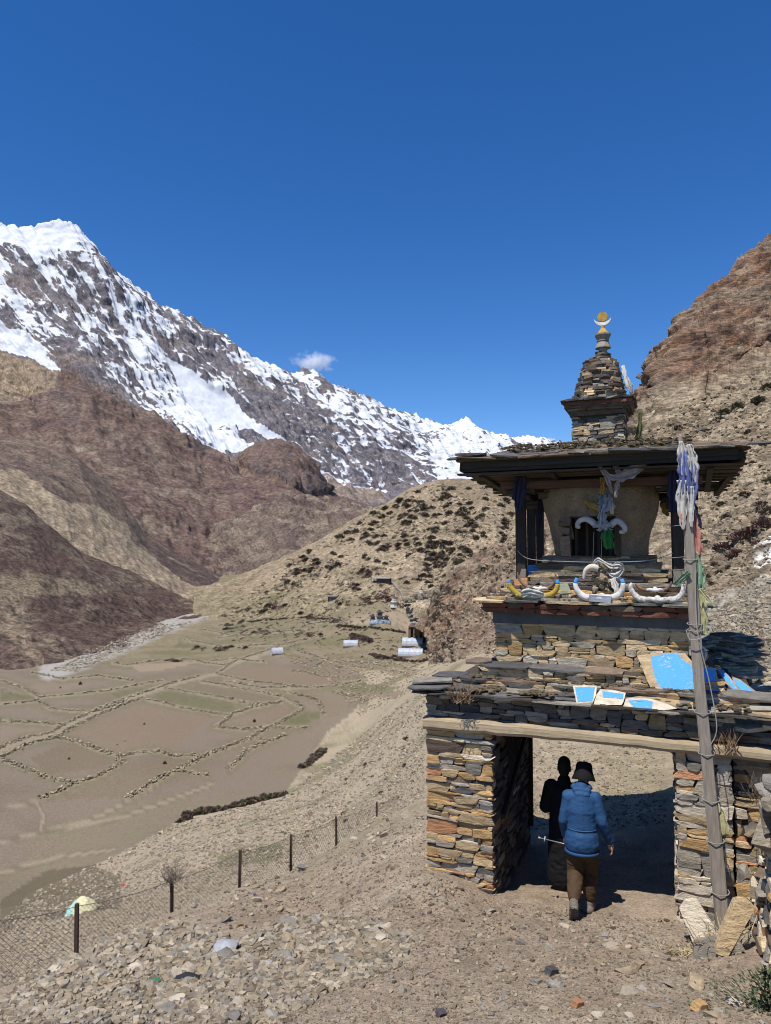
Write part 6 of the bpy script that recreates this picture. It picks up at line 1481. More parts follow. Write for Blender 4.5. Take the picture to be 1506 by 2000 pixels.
# ------------------------------------------------------------------ the little clouds above the ridge
def cloud(label, px, py, Y, w, h, seed):
    m, n, l, b = nt('cloud_vapour'); n.remove(b); v = n.new('ShaderNodeVolumePrincipled'); l.new(v.outputs[0], n['Material Output'].inputs['Volume'])
    co = n.new('ShaderNodeTexCoord').outputs['Object']; ln = n.new('ShaderNodeVectorMath'); ln.operation = 'LENGTH'; l.new(co, ln.inputs[0])
    f = noise_node(n, l, mapping(n, l, co, (2.4, 1.6, 1.3)), 1.3, 5, .62, .5)
    e = math_(n, l, 'SUBTRACT', math_(n, l, 'MULTIPLY', f, 2.3), math_(n, l, 'MULTIPLY_ADD', ln.outputs['Value'], 1.15)); e.node.inputs[1].links[0].from_node.inputs[2].default_value = .35
    l.new(math_(n, l, 'MULTIPLY', math_(n, l, 'MAXIMUM', e, 0.0), 9.0 / (w * Y / F)), v.inputs['Density']); v.inputs['Color'].default_value = (.96, .97, 1, 1)
    mb = MB(); mb.lathe([(math.sin(t), -math.cos(t)) for t in np.linspace(.05, math.pi - .05, 13)], (0, 0, 0), 20)
    o = mb.build('cloud', m); s_ = Y / F; o.location = pt(px, py, Y); o.scale = (w * s_ / 2, w * s_ / 3, h * s_ / 2); tag(o, label, kind='stuff')
cloud('small white cloud just above the snowy ridge', 613, 708, 7200, 110, 56, 1)
cloud('tiny cloud low over the end of the ridge beside the roof', 1070, 862, 9500, 44, 22, 2)

# ------------------------------------------------------------------ loose stones and gravel
LS = []
RUB = [(0,1950),(60,1905),(130,1872),(260,1818),(340,1800),(470,1840),(560,1790),(640,1790),(720,1800),(830,1830),(780,1890),(640,1940),(560,2000),(0,2000)]
for x, y in sample(RUB, 215, 11): LS.append((x, y, random.choice((14, 16, 18, 20, 24, 28, 34, 44)), 0))
for x, y in sample([(480,1740),(600,1690),(700,1620),(800,1590),(830,1640),(760,1680),(650,1740),(560,1790)], 40, 12): LS.append((x, y, random.choice((10, 12, 14, 18, 26)), 0))
for x, y in sample([(830,1740),(960,1780),(1100,1800),(1330,1820),(1400,1860),(1460,2000),(700,2000),(760,1880)], 62, 13): LS.append((x, y, random.choice((10, 12, 14, 16, 22)), 0))
LS += [(1085,1928,40,0),(1125,1950,28,0),(1225,1940,50,0),(1360,1930,55,0),(1310,1925,44,0),(1280,1965,22,0),(1430,1960,40,0),(1395,1985,50,0),(1225,1900,44,0),(1190,1850,36,0),(1075,1855,36,0),(1170,1985,34,0),(960,1782,34,0),(1318,1862,38,0),(1230,1985,20,0),(1170,1880,20,0),
       (440,1872,50,2),(330,1978,58,3),(355,1885,40,0),(200,1905,36,0),(280,1850,42,0),(150,1880,44,0),(235,1885,34,0),(90,1925,40,0),(505,1760,40,0),(440,1800,30,0),(560,1840,36,0),(660,1880,44,2),(590,1900,40,0)]
stones_ = []
for x, y, s_, k in LS:
    p, nn, who = land_hit(x, y)
    if p is not None and p.y < 30: stones_.append((s_, p, nn, k))
stones_.sort(key=lambda t: -t[0])
LS_PALE = m_stone('loose_pale_stone', (.42, .365, .285), (.35, .30, .23), (.22, .185, .14)); LS_TAN = m_stone('loose_tan_stone', (.34, .27, .185), (.27, .21, .14), (.165, .13, .09)); LS_GREY = m_stone('loose_grey_stone', (.30, .275, .24), (.235, .215, .185), (.145, .132, .115))
GR1 = m_stone('gravel_pale', (.33, .28, .205), (.275, .23, .165), (.18, .148, .105)); GR2 = m_stone('gravel_tan', (.29, .23, .158), (.235, .185, .125), (.15, .118, .082)); GR3 = m_stone('gravel_grey', (.27, .24, .2), (.215, .19, .158), (.135, .12, .10))
LM = [LS_PALE, LS_TAN, LS_PALE, LS_TAN, LS_GREY]
LSRNG = random.Random(3)
for s_, p, nn, k in stones_[:290]:
    w = s_ * p.y / F * .88; fl_ = LSRNG.uniform(.22, .52)
    o = piece('loose_stone', LSRNG.choice(ROCKS if s_ > 26 else BLOCKS + CHUNKS + CHUNKS), TRS(p.x, p.y, p.z + w * fl_ * .22, w * LSRNG.uniform(.9, 1.25), w * LSRNG.uniform(.7, 1.0), w * fl_, LSRNG.gauss(0, .25), LSRNG.gauss(0, .25), LSRNG.uniform(0, 6)), LS_GREY if k >= 2 else LSRNG.choice(LM))
    mat_ = o.material_slots[0].material.name; kx, ky = (float(v[0]) for v in project([p])); hue = 'grey' if 'grey' in mat_ else ('tan' if 'tan' in mat_ else 'pale')
    size = 'large' if s_ > 32 else ('medium' if s_ > 18 else 'small')
    where = ('in the rubble heap at the lower left' if kx < 420 and ky > 1790 else 'in the rubble right of the plastic sheet' if ky > 1790 and kx < 840 else 'on the crest of the bank beside the fence' if ky < 1790 and kx < 840 else 'on the trodden path in front of the gate' if kx < 1250 else 'at the foot of the retaining wall, lower right')
    tag(o, f'{size} {hue} angular stone lying {where}', 'stone', f'{size} {hue} stones {where}')
for label, x, y, s_, mat in (('small block with an orange top lying on the path at the bottom', 1128, 1965, 20, ST_ORANGE), ('yellow ochre stone beside grey stones at the bottom right', 1366, 1972, 26, ST_OCHRE), ('dark flat stone alone in the middle of the path', 1077, 1902, 22, ST_DARK)):
    p, nn, who = land_hit(x, y); w = s_ * p.y / F; o = piece('loose_stone', BLOCKS[3], TRS(p.x, p.y, p.z + w * .25, w, w * .8, w * .7, .1, .1, .5), mat); tag(o, label, 'stone')
for label, x, y, w, h, lean, mat in (('tall pale slab leaning at the foot of the pole', 1370, 1848, .26, .50, -.5, ST_PALE), ('tan slab leaning right of the pole foot', 1436, 1862, .16, .58, .55, ST_TAN), ('grey slab lying tilted below the pole foot', 1404, 1868, .46, .18, -.35, ST_GREY), ('small pale block wedged beside the pole foot', 1428, 1812, .2, .2, .2, ST_PALE)):
    p, nn, who = land_hit(x, y); o = piece('leaning_slab', BLOCKS[hash(label) % 1 + int(w * 40) % 15], TRS(p.x, p.y + .05, p.z + h * .36, w, .1, h, -.35, lean, -.3), mat); tag(o, label, 'slab')
gravel = []
def scatter(poly, n_, smin, smax, seed, mats, near=0, far=400, pw=2.2, lift=.15, patchy=False):
    r = random.Random(seed)
    for x, y in sample(poly, n_, seed):
        p, nn, who = land_hit(x, y)
        if p is None or not (near < p.y < far): continue
        if patchy and r.random() > .25 + 1.5 * max(0.0, .35 + float(fbm2(np.array([p.x * .35]), np.array([p.y * .12]), 3, 91)[0])): continue
        w = (smin + (smax - smin) * r.random() ** pw) * p.y / F
        gravel.append((r.choice(BRICKS), TRS(p.x, p.y, p.z + w * lift, w * r.uniform(.9, 1.4), w * r.uniform(.7, 1), w * r.uniform(.4, .8), r.gauss(0, .3), r.gauss(0, .3), r.uniform(0, 6)), r.choice(mats)))
scatter(RUB, 8500, 3, 15, 21, (0, 0, 0, 1, 2))
scatter([(0,1960),(330,1780),(560,1690),(800,1570),(832,1600),(832,1700),(960,1760),(1330,1800),(1440,1850),(1506,2000),(0,2000)], 5500, 2.2, 9, 22, (0, 1, 1, 2, 3), pw=3)
scatter([(0,1800),(60,1745),(230,1670),(350,1605),(550,1560),(700,1440),(830,1340),(830,1560),(700,1620),(560,1690),(330,1780),(150,1860),(0,1940)], 24000, 1.4, 6.0, 23, (0, 0, 1, 1, 2), near=12, pw=3, patchy=True)
scatter([(330,1790),(560,1700),(830,1590),(832,1700),(960,1760),(1330,1800),(1440,1850),(1506,2000),(560,2000),(820,1830),(560,1790)], 9000, 1.6, 4.2, 31, (0, 1, 1, 2, 3), pw=2)
scatter([(1030,1445),(1300,1462),(1300,1612),(1030,1620)], 1800, 1.8, 6, 24, (0, 0, 1, 2), pw=3)
scatter([(1385,1215),(1420,1180),(1506,1130),(1506,1330),(1470,1340),(1385,1330)], 2600, 3, 11, 25, (0, 0, 2))
scatter([(1260,850),(1330,790),(1506,720),(1506,1130),(1390,1190),(1345,1100),(1300,940)], 2200, 2, 9, 26, (0, 1, 1, 1), pw=3)
scatter([(850,1170),(1000,1060),(1060,1100),(960,1290),(840,1290)], 900, 2, 8, 27, (1, 3, 1))
scatter([(560,1290),(830,1290),(830,1340),(700,1400),(640,1330)], 1300, 2, 4.5, 28, (0, 1, 1))
scatter([(100,1310),(180,1270),(260,1240),(395,1185),(420,1195),(330,1235),(250,1268),(150,1312)], 1100, 2, 5, 29, (0, 2, 0), pw=2)
tag(joined('gravel', gravel, [GR1, GR2, GR3, ST_BROWN, ST_RED]), 'broken pale stones and gravel covering the slopes and path', kind='stuff')

# ------------------------------------------------------------------ retaining wall along the right edge of the path
rw = empty('retaining_wall', (3.3, 6.5, -3.4)); tag(rw, 'rough retaining wall of jumbled stones along the right edge of the path', 'wall')
base_ = [(3.70,7.72,-4.12,-2.95),(3.42,7.05,-3.92,-2.55),(3.12,6.3,-3.68,-2.12),(2.82,5.55,-3.42,-1.75),(2.60,4.9,-3.2,-1.45),(2.42,4.2,-3.0,-1.1),(2.30,3.4,-2.75,-.8)]
it = []
for (x0, y0, z0, t0), (x1, y1, z1, t1) in zip(base_[:-1], base_[1:]):
    L = math.hypot(x1 - x0, y1 - y0); a = math.atan2(y1 - y0, x1 - x0)
    ex = Vector((math.cos(a), math.sin(a), 0)); ez = Vector((-.12 * math.sin(a) * -1, .12 * math.cos(a) * -1, 1)).normalized(); inn = Vector((math.sin(a) * -1, math.cos(a), 0))
    if inn.x < 0: inn = -inn
    ez = (Vector((0, 0, 1)) + inn * .16).normalized(); o3 = Vector((x0, y0, min(z0, z1) - .15)) - rw.location
    M = Matrix(((ex.x, inn.x, ez.x, o3.x), (ex.y, inn.y, ez.y, o3.y), (ex.z, inn.z, ez.z, o3.z), (0, 0, 0, 1)))
    masonry(0, L, 0, max(t0, t1) - min(z0, z1) + .15, M, (1.2, .4, 3, 3, 3, .6, 1.6, 0), it, rw, .045, .12, .09, .32, dep=.26, jut=.07, wave=.03, big=.2)
    mb = MB(); c = [(x0, y0, z0 - .5), (x1, y1, z1 - .5), (x1 + .9, y1 + .3, z1 - .5), (x0 + .9, y0 + .3, z0 - .5)]; k = .16
    u4 = [Vector((x0, y0, t0 - .12)) + inn * .26, Vector((x1, y1, t1 - .12)) + inn * .26, Vector((x1 + 1.6, y1 + .6, t1)), Vector((x0 + 1.6, y0 + .6, t0))]
    l4 = [Vector(c[0]) + inn * .1, Vector(c[1]) + inn * .1, Vector(c[2]), Vector(c[3])]
    mb.add([v - rw.location for v in l4 + u4], [(0, 1, 5, 4), (1, 2, 6, 5), (2, 3, 7, 6), (3, 0, 4, 7), (4, 5, 6, 7)]); mb.build('core', M_CORE, rw)
it.sort(key=lambda s: -s[0])
for s in it[:280]:
    s3 = s[3] @ Euler((random.gauss(0, .15), random.gauss(0, .12), random.gauss(0, .2))).to_matrix().to_4x4()
    piece('stone', random.choice(BLOCKS + BLOCKS + CHUNKS), s3, STONES[s[4]], rw)
if it[280:]: tag(joined('small_stones', [s[2:] for s in it[280:]], STONES, rw), kind='stuff')
for (x, y, z, t), _ in zip(base_, range(6)):
    for k in range(5):
        p = Vector((x + .14 + random.uniform(0, .5), y + random.uniform(-.35, .35), t + random.uniform(-.12, .04))) - rw.location; s_ = random.uniform(.12, .24)
        piece('boulder', random.choice(ROCKS), TRS(*p, s_ * 1.2, s_, s_ * .8, random.gauss(0, .4), random.gauss(0, .4), random.uniform(0, 6)), random.choice((LS_PALE, LS_PALE, LS_GREY, LS_TAN)), rw)
for x, y, s_ in ((1452,1705,.17),(1490,1640,.22),(1502,1600,.22)):
    p = pt(x, y, 7.3 if x < 1470 else 6.5) - rw.location; piece('boulder', random.choice(ROCKS), TRS(*p, s_ * .8, s_, s_ * 1.3, .2, .2, random.uniform(0, 6)), LS_PALE, rw)

# ------------------------------------------------------------------ chain link fence below the path
M_POST = m_simple('rusty_iron', (.075, .05, .038), (.045, .032, .027), 14, vary=.1); M_MESH = m_simple('dull_wire_mesh', (.10, .088, .078), vary=0, bumps=0)
fp = [(-30,11.0,-6.6,None),(157,12,-7.0,1765),(340,14,-7.5,1715),(470,15.5,-7.57,1660),(569,17,-7.8,1630),(658,19,-8.15,1595),(736,22,-8.8,1567),(784,25,-9.3,1548),(815,28,-9.9,1540)]
foot = []
for px_, Y, z, top in fp:
    q = pt(px_, 1500, Y); zt = pt(px_, top, Y).z if top else z + 1.15; g_ = ground_z(q.x, q.y); foot.append((Vector((q.x, Y, min(g_, zt - .9))), zt))
fence = empty('chain_link_fence', foot[1][0]); tag(fence, 'rusty chain link fence on thin iron posts along the edge of the slope', 'fence'); fo = foot[1][0]
for i, (p, zt) in enumerate(foot):
    mb = MB(); mb.bar(p - fo - Vector((0, 0, .3)), Vector((p.x, p.y, zt)) - fo + Vector((random.uniform(-.02, .02), 0, 0)), .055, .055); mb.build('post', M_POST, fence)
mb = MB()
for (p, zt), (q, zq) in zip(foot[:-1], foot[1:]):
    L = math.hypot(q.x - p.x, q.y - p.y); H = 1.05; st = .085 if p.y < 17 else .13; k0 = int(H / st)
    def at_(u_, h): u_ = min(max(u_, 0), 1); a = p.lerp(q, u_); zz = zt + (zq - zt) * u_ - .04 - .06 * math.sin(u_ * math.pi); return Vector((a.x, a.y, zz - H * (1 - h))) - fo
    n_ = int(L / st)
    for i in range(-k0, n_ + 1):
        for s_ in (1, -1):
            u0, u1 = (i * st / L, (i * st + H) / L) if s_ == 1 else ((i * st + H) / L, i * st / L)
            h0, h1 = 0.0, 1.0
            if u0 == u1: continue
            c0, c1 = max(0, min(1, u0)), max(0, min(1, u1)); h0 = (c0 - u0) / (u1 - u0); h1 = (c1 - u0) / (u1 - u0)
            if abs(h1 - h0) < .03: continue
            mb.tube([at_(c0, h0), at_(c1, h1)], .0024 if p.y < 17 else .003, 3, cap=False)
    mb.tube([at_(t_, 1.0) for t_ in (0, .25, .5, .75, 1)], .005, 4)
tag(mb.build('wire_mesh', M_MESH, fence), kind='stuff')

# plants, twigs and litter
def twigs(label, name, cat, p, w, h, n_, mat, seed, th=.006):
    r = random.Random(seed); mb = MB()
    for _ in range(n_):
        a = r.uniform(0, 6.28); b_ = r.uniform(0, 1); q = [Vector((0, 0, 0)) + Vector((r.gauss(0, w * .15), r.gauss(0, w * .15), 0))]
        for k in range(3): q.append(q[-1] + Vector((math.cos(a) * w * .22 * b_ + r.gauss(0, w * .08), math.sin(a) * w * .22 * b_ + r.gauss(0, w * .08), h / 3 * r.uniform(.6, 1.1))))
        mb.tube(q, [th, th * .8, th * .6, th * .3], 3, cap=False)
    o = mb.build(name, mat); o.location = p; tag(o, label, cat); return o
M_STRAW = m_simple('dry_straw', (.42, .34, .20), (.26, .2, .11), 8, bumps=0)
for x, y, w, h, n_, mat, lb in ((1405,1858,.5,.25,60,M_STRAW,'tuft of dry straw among the slabs at the pole foot'), (1330,1868,.35,.12,30,M_STRAW,'flat straw tuft on the path left of the leaning slabs')):
    p, _, _ = land_hit(x, y); twigs(lb, 'dry_grass', 'grass tuft', p, w, h, n_, mat, int(x))
for x, y, bb, w, h, lb in ((1426,1470,-.06,.3,.28,'dry brown grass tuft above the side wall by the pole'), (905,1372,-.16,.35,.22,'dry roots hanging over the left part of the slate eave'), (1492,1570,-.3,.4,.3,'dry grass tuft on the boulders at the right edge')):
    g_ = gloc(x, y, bb); twigs(lb, 'dry_grass', 'grass tuft', gw(*g_), w, h, 45, m_simple('brown_grass', (.22, .15, .09), bumps=0), int(x), .005)
q = pt(340, 1712, 13.95); o = twigs('ball of dry twigs caught on top of the second fence post', 'twig_ball', 'twigs', q + Vector((0, 0, -.08)), .5, .3, 80, SH_GREY, 5)
it = []; r = random.Random(9)
for k in range(900):
    a = r.uniform(0, 6.28); d = abs(r.gauss(0, .16)); x, y = d * math.cos(a) * 1.5, d * math.sin(a)
    it.append((x, y, max(0, .30 * (1 - d / .4)) * r.random(), a))
vs = []; fs = []
for x, y, z, a in it:
    b_ = len(vs); s_ = r.uniform(.012, .024); d = Vector((math.cos(a), math.sin(a), r.uniform(-.2, .9))) * s_; e = Vector((-math.sin(a), math.cos(a), r.uniform(-.4, .4))) * s_ * .45; c = Vector((x, y, z))
    vs += [tuple(c - d), tuple(c + e), tuple(c + d), tuple(c - e)]; fs.append((b_, b_ + 1, b_ + 2, b_ + 3))
me = bpy.data.meshes.new('green_shrub'); me.from_pydata(vs, [], fs); me.materials.append(m_simple('dark_green_leaf', (.06, .085, .035), (.03, .045, .02), 20, bumps=0, vary=.4))
p, _, _ = land_hit(1496, 1972); o = link('green_shrub', me, None, p); o.scale = (.85, .85, 1.0); tag(o, 'low dark green shrub at the foot of the retaining wall, bottom right', 'shrub')
def drape(label, name, x, y, Y, w, d, h, mat, seed, cat, mats2=None):
    p = pt(x, y, Y); n_ = 15; r = np.random.default_rng(seed); X, Z = np.meshgrid(np.linspace(-1, 1, n_), np.linspace(-1, 1, n_)); rr = np.hypot(X, Z)
    H = np.clip(1 - rr ** 1.4, -.15, 1) * h + fbm2(X * 2.3 + seed, Z * 2.3, 3, seed) * h * .35
    V_ = np.stack([X * w / 2 * (1 + .12 * fbm2(X * 2, Z * 2, 2, seed + 3)), Z * d / 2, H], -1).reshape(-1, 3)
    me = mesh_np(name, V_, grid_faces(n_, n_), [mat] + (mats2 or []), matidx=(grid_faces(n_, n_)[:, 0] % n_ < (4 if mats2 else 0)).astype(int)); o = link(name, me, None, p); o.modifiers.new('thickness', 'SOLIDIFY').thickness = .006; tag(o, label, cat); return o
drape('pale yellow and turquoise cloth spread over a heap beyond the fence', 'spread_cloth', 162, 1776, 24.5, .95, .9, .42, m_cloth('pale_yellow_cloth', (.62, .58, .36)), 3, 'cloth', [m_cloth('turquoise_cloth', (.33, .55, .50))])
p, _, _ = land_hit(438, 1858); drape('torn clear plastic sheet lying among the stones', 'plastic_sheet', 440, 1850, p.y, .26, .34, .05, m_simple('clear_plastic', (.36, .36, .38), rough=.35, vary=.05), 5, 'litter')
p, _, _ = land_hit(365, 1914); drape('black scrap of rubber among the rubble', 'rubber_scrap', 366, 1910, p.y, .24, .12, .05, m_simple('black_rubber', (.025, .027, .035), vary=0), 7, 'litter')
for label, x, y, w, c in (('green and red crushed packet among the rubble', 306, 1920, .08, (.03, .2, .09)), ('purple scrap of wrapper on the crest of the bank', 498, 1749, .05, (.09, .06, .2)), ('dark crumpled can lying on the path at the bottom', 862, 1984, .075, (.08, .07, .08)), ('small ochre dry clump standing on the bank', 469, 1808, .08, (.26, .18, .09)), ('tiny red scrap on the slope beyond the fence', 241, 1731, .2, (.45, .08, .07))):
    p, _, _ = land_hit(x, y); o = piece('litter', BLOCKS[5], TRS(p.x, p.y, p.z + w * .25, w, w * .7, w * .5, .3, .2, .6), m_simple('scrap', c, vary=0, bumps=.2)); tag(o, label, 'litter')
    if 'packet' in label: mb = MB(); mb.box(-.5, .5, -.55, -.5, -.5, -.1); c_ = mb.build('red_label', m_simple('red_print', (.45, .05, .04), vary=0), o)

# ------------------------------------------------------------------ people
def organic(name, caps, voxel, mat, parent, smooth=6, wrinkle=0.0, wscale=14, seed=0, flatten=None):
    """one continuous skin over tapered limbs: [(p0, r0, p1, r1, squash)]"""
    mb = MB()
    for c in caps:
        p, r0, q, r1 = Vector(c[0]), c[1], Vector(c[2]), c[3]; sq = c[4] if len(c) > 4 else (1, 1)
        d = q - p; L = d.length; d = d.normalized() if L > 1e-6 else Vector((0, 0, 1)); L = max(L, 1e-4)
        x = Vector((1, 0, 0)) - d * d.x
        if x.length < .2: x = Vector((0, 1, 0)) - d * d.y
        x.normalize(); y = d.cross(x); prof = []
        for t in np.linspace(-math.pi / 2 * .97, 0, 5): prof.append((r0 * math.cos(t), r0 * math.sin(t)))
        for t in np.linspace(0, math.pi / 2 * .97, 5): prof.append((r1 * math.cos(t), L + r1 * math.sin(t)))
        n_ = 16; vs = [p + d * z + x * (r_ * math.cos(2 * math.pi * k / n_) * sq[0]) + y * (r_ * math.sin(2 * math.pi * k / n_) * sq[1]) for r_, z in prof for k in range(n_)]
        m_ = len(prof); fs = [(i * n_ + k, i * n_ + (k + 1) % n_, (i + 1) * n_ + (k + 1) % n_, (i + 1) * n_ + k) for i in range(m_ - 1) for k in range(n_)]
        fs += [tuple(range(n_ - 1, -1, -1)), tuple((m_ - 1) * n_ + k for k in range(n_))]; mb.add(vs, fs)
    me = mb.mesh(name, mat, True); tmp = bpy.data.objects.new('tmp_' + name, me); COL.objects.link(tmp)
    r_ = tmp.modifiers.new('r', 'REMESH'); r_.mode = 'VOXEL'; r_.voxel_size = voxel; r_.use_smooth_shade = True
    s_ = tmp.modifiers.new('s', 'SMOOTH'); s_.iterations = smooth; s_.factor = .5
    dg = bpy.context.evaluated_depsgraph_get(); dg.update(); me2 = bpy.data.meshes.new_from_object(tmp.evaluated_get(dg)); me2.name = name
    bpy.data.objects.remove(tmp)
    if wrinkle:
        co = np.empty(len(me2.vertices) * 3, np.float32); me2.vertices.foreach_get('co', co); co = co.reshape(-1, 3); no = np.empty_like(co.ravel()); me2.vertices.foreach_get('normal', no); no = no.reshape(-1, 3)
        w = fbm3(co[:, 0] * wscale, co[:, 1] * wscale, co[:, 2] * wscale * 1.7, 3, seed, .5, True) * wrinkle; me2.vertices.foreach_set('co', (co + no * w[:, None]).ravel().astype(np.float32)); me2.update()
    me2.polygons.foreach_set('use_smooth', [True] * len(me2.polygons))
    if not me2.materials: me2.materials.append(mat)
    return link(name, me2, parent)
def hand_caps(w, f, t, palm_n, k=1.0, curl=.5):
    """palm and five bent fingers from wrist w, along f, thumb side t"""
    w, f, t = Vector(w), Vector(f).normalized(), Vector(t).normalized(); nrm = Vector(palm_n).normalized(); c = []
    c.append((w, .026 * k, w + f * .05 * k, .030 * k, (1.15, .7)))
    for i, (off, L) in enumerate(((.030, .066), (.010, .074), (-.010, .069), (-.028, .054))):
        b0 = w + f * .075 * k + t * off * k; b1 = b0 + (f * math.cos(curl * .5) + nrm * math.sin(curl * .5)) * L * .5 * k; b2 = b1 + (f * math.cos(curl * 1.5) + nrm * math.sin(curl * 1.5)) * L * .5 * k
        c += [(w + f * .045 * k + t * off * .8 * k, .0105 * k, b0, .0098 * k), (b0, .0098 * k, b1, .009 * k), (b1, .009 * k, b2, .0078 * k)]
    a = w + f * .02 * k + t * .028 * k; b_ = a + (f * .6 + t * .8).normalized() * .036 * k; c += [(a, .0135 * k, b_, .011 * k), (b_, .011 * k, b_ + (f * .85 + t * .3 + nrm * .3).normalized() * .032 * k, .0092 * k)]
    return c
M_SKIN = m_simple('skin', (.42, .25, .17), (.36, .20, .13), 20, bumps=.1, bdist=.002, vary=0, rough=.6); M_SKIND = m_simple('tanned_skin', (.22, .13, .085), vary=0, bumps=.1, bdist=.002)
M_JACKET = m_simple('blue_shell_fabric', (.018, .062, .15), (.013, .047, .118), 7, bumps=.25, bdist=.006, vary=0, rough=.7); M_TROUS = m_simple('brown_trousers', (.066, .040, .021), (.045, .028, .015), 9, bumps=.3, bdist=.006, vary=0)
M_BLACK = m_simple('black_cloth', (.007, .007, .008), (.005, .005, .006), 9, bumps=.3, bdist=.006, vary=0); M_SOCK = m_simple('white_sock', (.66, .65, .62), vary=0); M_SHOE = m_simple('grey_brown_shoe', (.17, .14, .118), (.10, .083, .07), 25, bumps=.4, bdist=.004, vary=0)
M_SOLE = m_simple('worn_rubber_sole', (.17, .145, .12), (.10, .085, .07), 40, bumps=.6, bdist=.006, vary=0); M_HAIR = m_simple('dark_hair', (.018, .014, .012), bumps=.4, vary=0)

g1 = hit(1143, 1786); YA = -.24
person = empty('person', g1, YA); tag(person, 'person walking away in a blue hooded jacket, brown trousers and black bucket hat', 'person')
HP = Vector((-.02, .02, .86)); CH = Vector((-.025, .06, 1.26)); NK = Vector((-.02, .11, 1.39)); HD = Vector((.01, .19, 1.485))
kR, aR = Vector((.06, .12, .46)), Vector((.055, .08, .085)); kL, aL = Vector((-.10, .06, .45)), Vector((-.125, -.33, .25))
shL, elL, wrL = Vector((-.17, .06, 1.285)), Vector((-.225, .02, 1.03)), Vector((-.205, .12, .80)); shR, elR, wrR = Vector((.13, .06, 1.285)), Vector((.20, .01, 1.04)), Vector((.285, .09, .79))
caps = [(HP, .11, CH, .12, (1.1, .75)), (NK, .052, HD, .055), (HD, .085, HD + Vector((0, .02, .05)), .092, (.86, 1.05)), (HD + Vector((0, .09, -.045)), .045, HD + Vector((0, .085, .0)), .05),
        (HD + Vector((0, .11, .0)), .014, HD + Vector((0, .125, -.02)), .017), (HD + Vector((-.078, 0, -.015)), .02, HD + Vector((-.078, 0, .02)), .018, (.5, 1)), (HD + Vector((.078, 0, -.015)), .02, HD + Vector((.078, 0, .02)), .018, (.5, 1)),
        (HP + Vector((.07, 0, -.03)), .08, kR, .06), (kR, .062, aR, .042), (HP + Vector((-.07, 0, -.03)), .08, kL, .06), (kL, .062, aL, .042),
        (shL, .055, elL, .042), (elL, .042, wrL, .028), (shR, .055, elR, .042), (elR, .042, wrR, .028), (CH, .10, shL, .06), (CH, .10, shR, .06), (CH, .09, NK, .06)]
caps += hand_caps(wrL, (.02, .1, -1), (.3, 1, 0), (1, 0, 0), 1.0, 1.25) + hand_caps(wrR, (.25, .12, -1), (-.1, 1, 0), (-1, 0, 0), 1.05, .4)
organic('body', caps, .0062, M_SKIN, person, 3)
organic('jacket', [(Vector((-.025, .03, .84)), .158, CH + Vector((0, -.01, -.12)), .150, (1.08, .88)), (CH + Vector((0, -.01, -.12)), .150, CH + Vector((0, 0, .0)), .128, (1.22, .9)), (Vector((-.025, .02, .80)), .172, Vector((-.025, .02, .84)), .166, (1.14, .96)), (CH + Vector((0, 0, .03)), .105, NK + Vector((0, -.02, -.01)), .08),
    (shL, .070, elL, .058), (elL, .058, wrL + Vector((0, 0, .02)), .044), (shR, .070, elR, .058), (elR, .058, wrR + Vector((0, 0, .02)), .044), (CH, .11, shL, .074), (CH, .11, shR, .074)], .0095, M_JACKET, person, 5, .008, 6, 3)
organic('hood', [(NK + Vector((-.06, -.075, -.02)), .045, NK + Vector((.06, -.075, -.02)), .045), (NK + Vector((-.05, -.10, -.06)), .045, NK + Vector((.05, -.10, -.06)), .045), (NK + Vector((0, -.105, -.10)), .04, NK + Vector((0, -.11, -.12)), .03), (NK + Vector((-.085, -.02, .0)), .036, NK + Vector((-.05, .05, .01)), .03), (NK + Vector((.085, -.02, .0)), .036, NK + Vector((.05, .05, .01)), .03)], .008, M_JACKET, person, 5, .006, 16, 5)
mb = MB(); mb.lathe([(.176, .0), (.180, .012), (.178, .03)], (0, 0, 0), 26); o = mb.build('hem_band', M_JACKET, person, True); o.location = (-.025, .02, .685); o.scale = (1.09, .93, 1)
mb = MB(); mb.lathe([(.157, .0), (.1585, .004), (.157, .008)], (0, 0, 0), 26); o = mb.build('waist_seam', m_simple('dark_blue_seam', (.03, .10, .23), vary=0), person, True); o.location = (-.025, .028, .955); o.scale = (1.08, .885, 1)
organic('trousers', [(HP + Vector((0, 0, -.04)), .135, HP + Vector((0, 0, -.12)), .13, (1.12, .88)), (HP + Vector((.075, 0, -.08)), .105, kR, .088), (kR, .088, aR + Vector((0, 0.01, .17)), .076), (aR + Vector((0, .01, .17)), .076, aR + Vector((0, .005, .08)), .058), (HP + Vector((-.075, 0, -.08)), .105, kL, .088), (kL, .088, kL.lerp(aL, .62), .074), (kL.lerp(aL, .62), .074, kL.lerp(aL, .80), .056)], .0095, M_TROUS, person, 4, .013, 9, 7)
for a, d in ((aR, Vector((0, .01, .10))), (aL, (kL - aL).normalized() * .10)):
    mb = MB(); mb.tube([a - d * .1, a + d * .5, a + d], [.043, .042, .044], 12); mb.build('sock', M_SOCK, person, True)
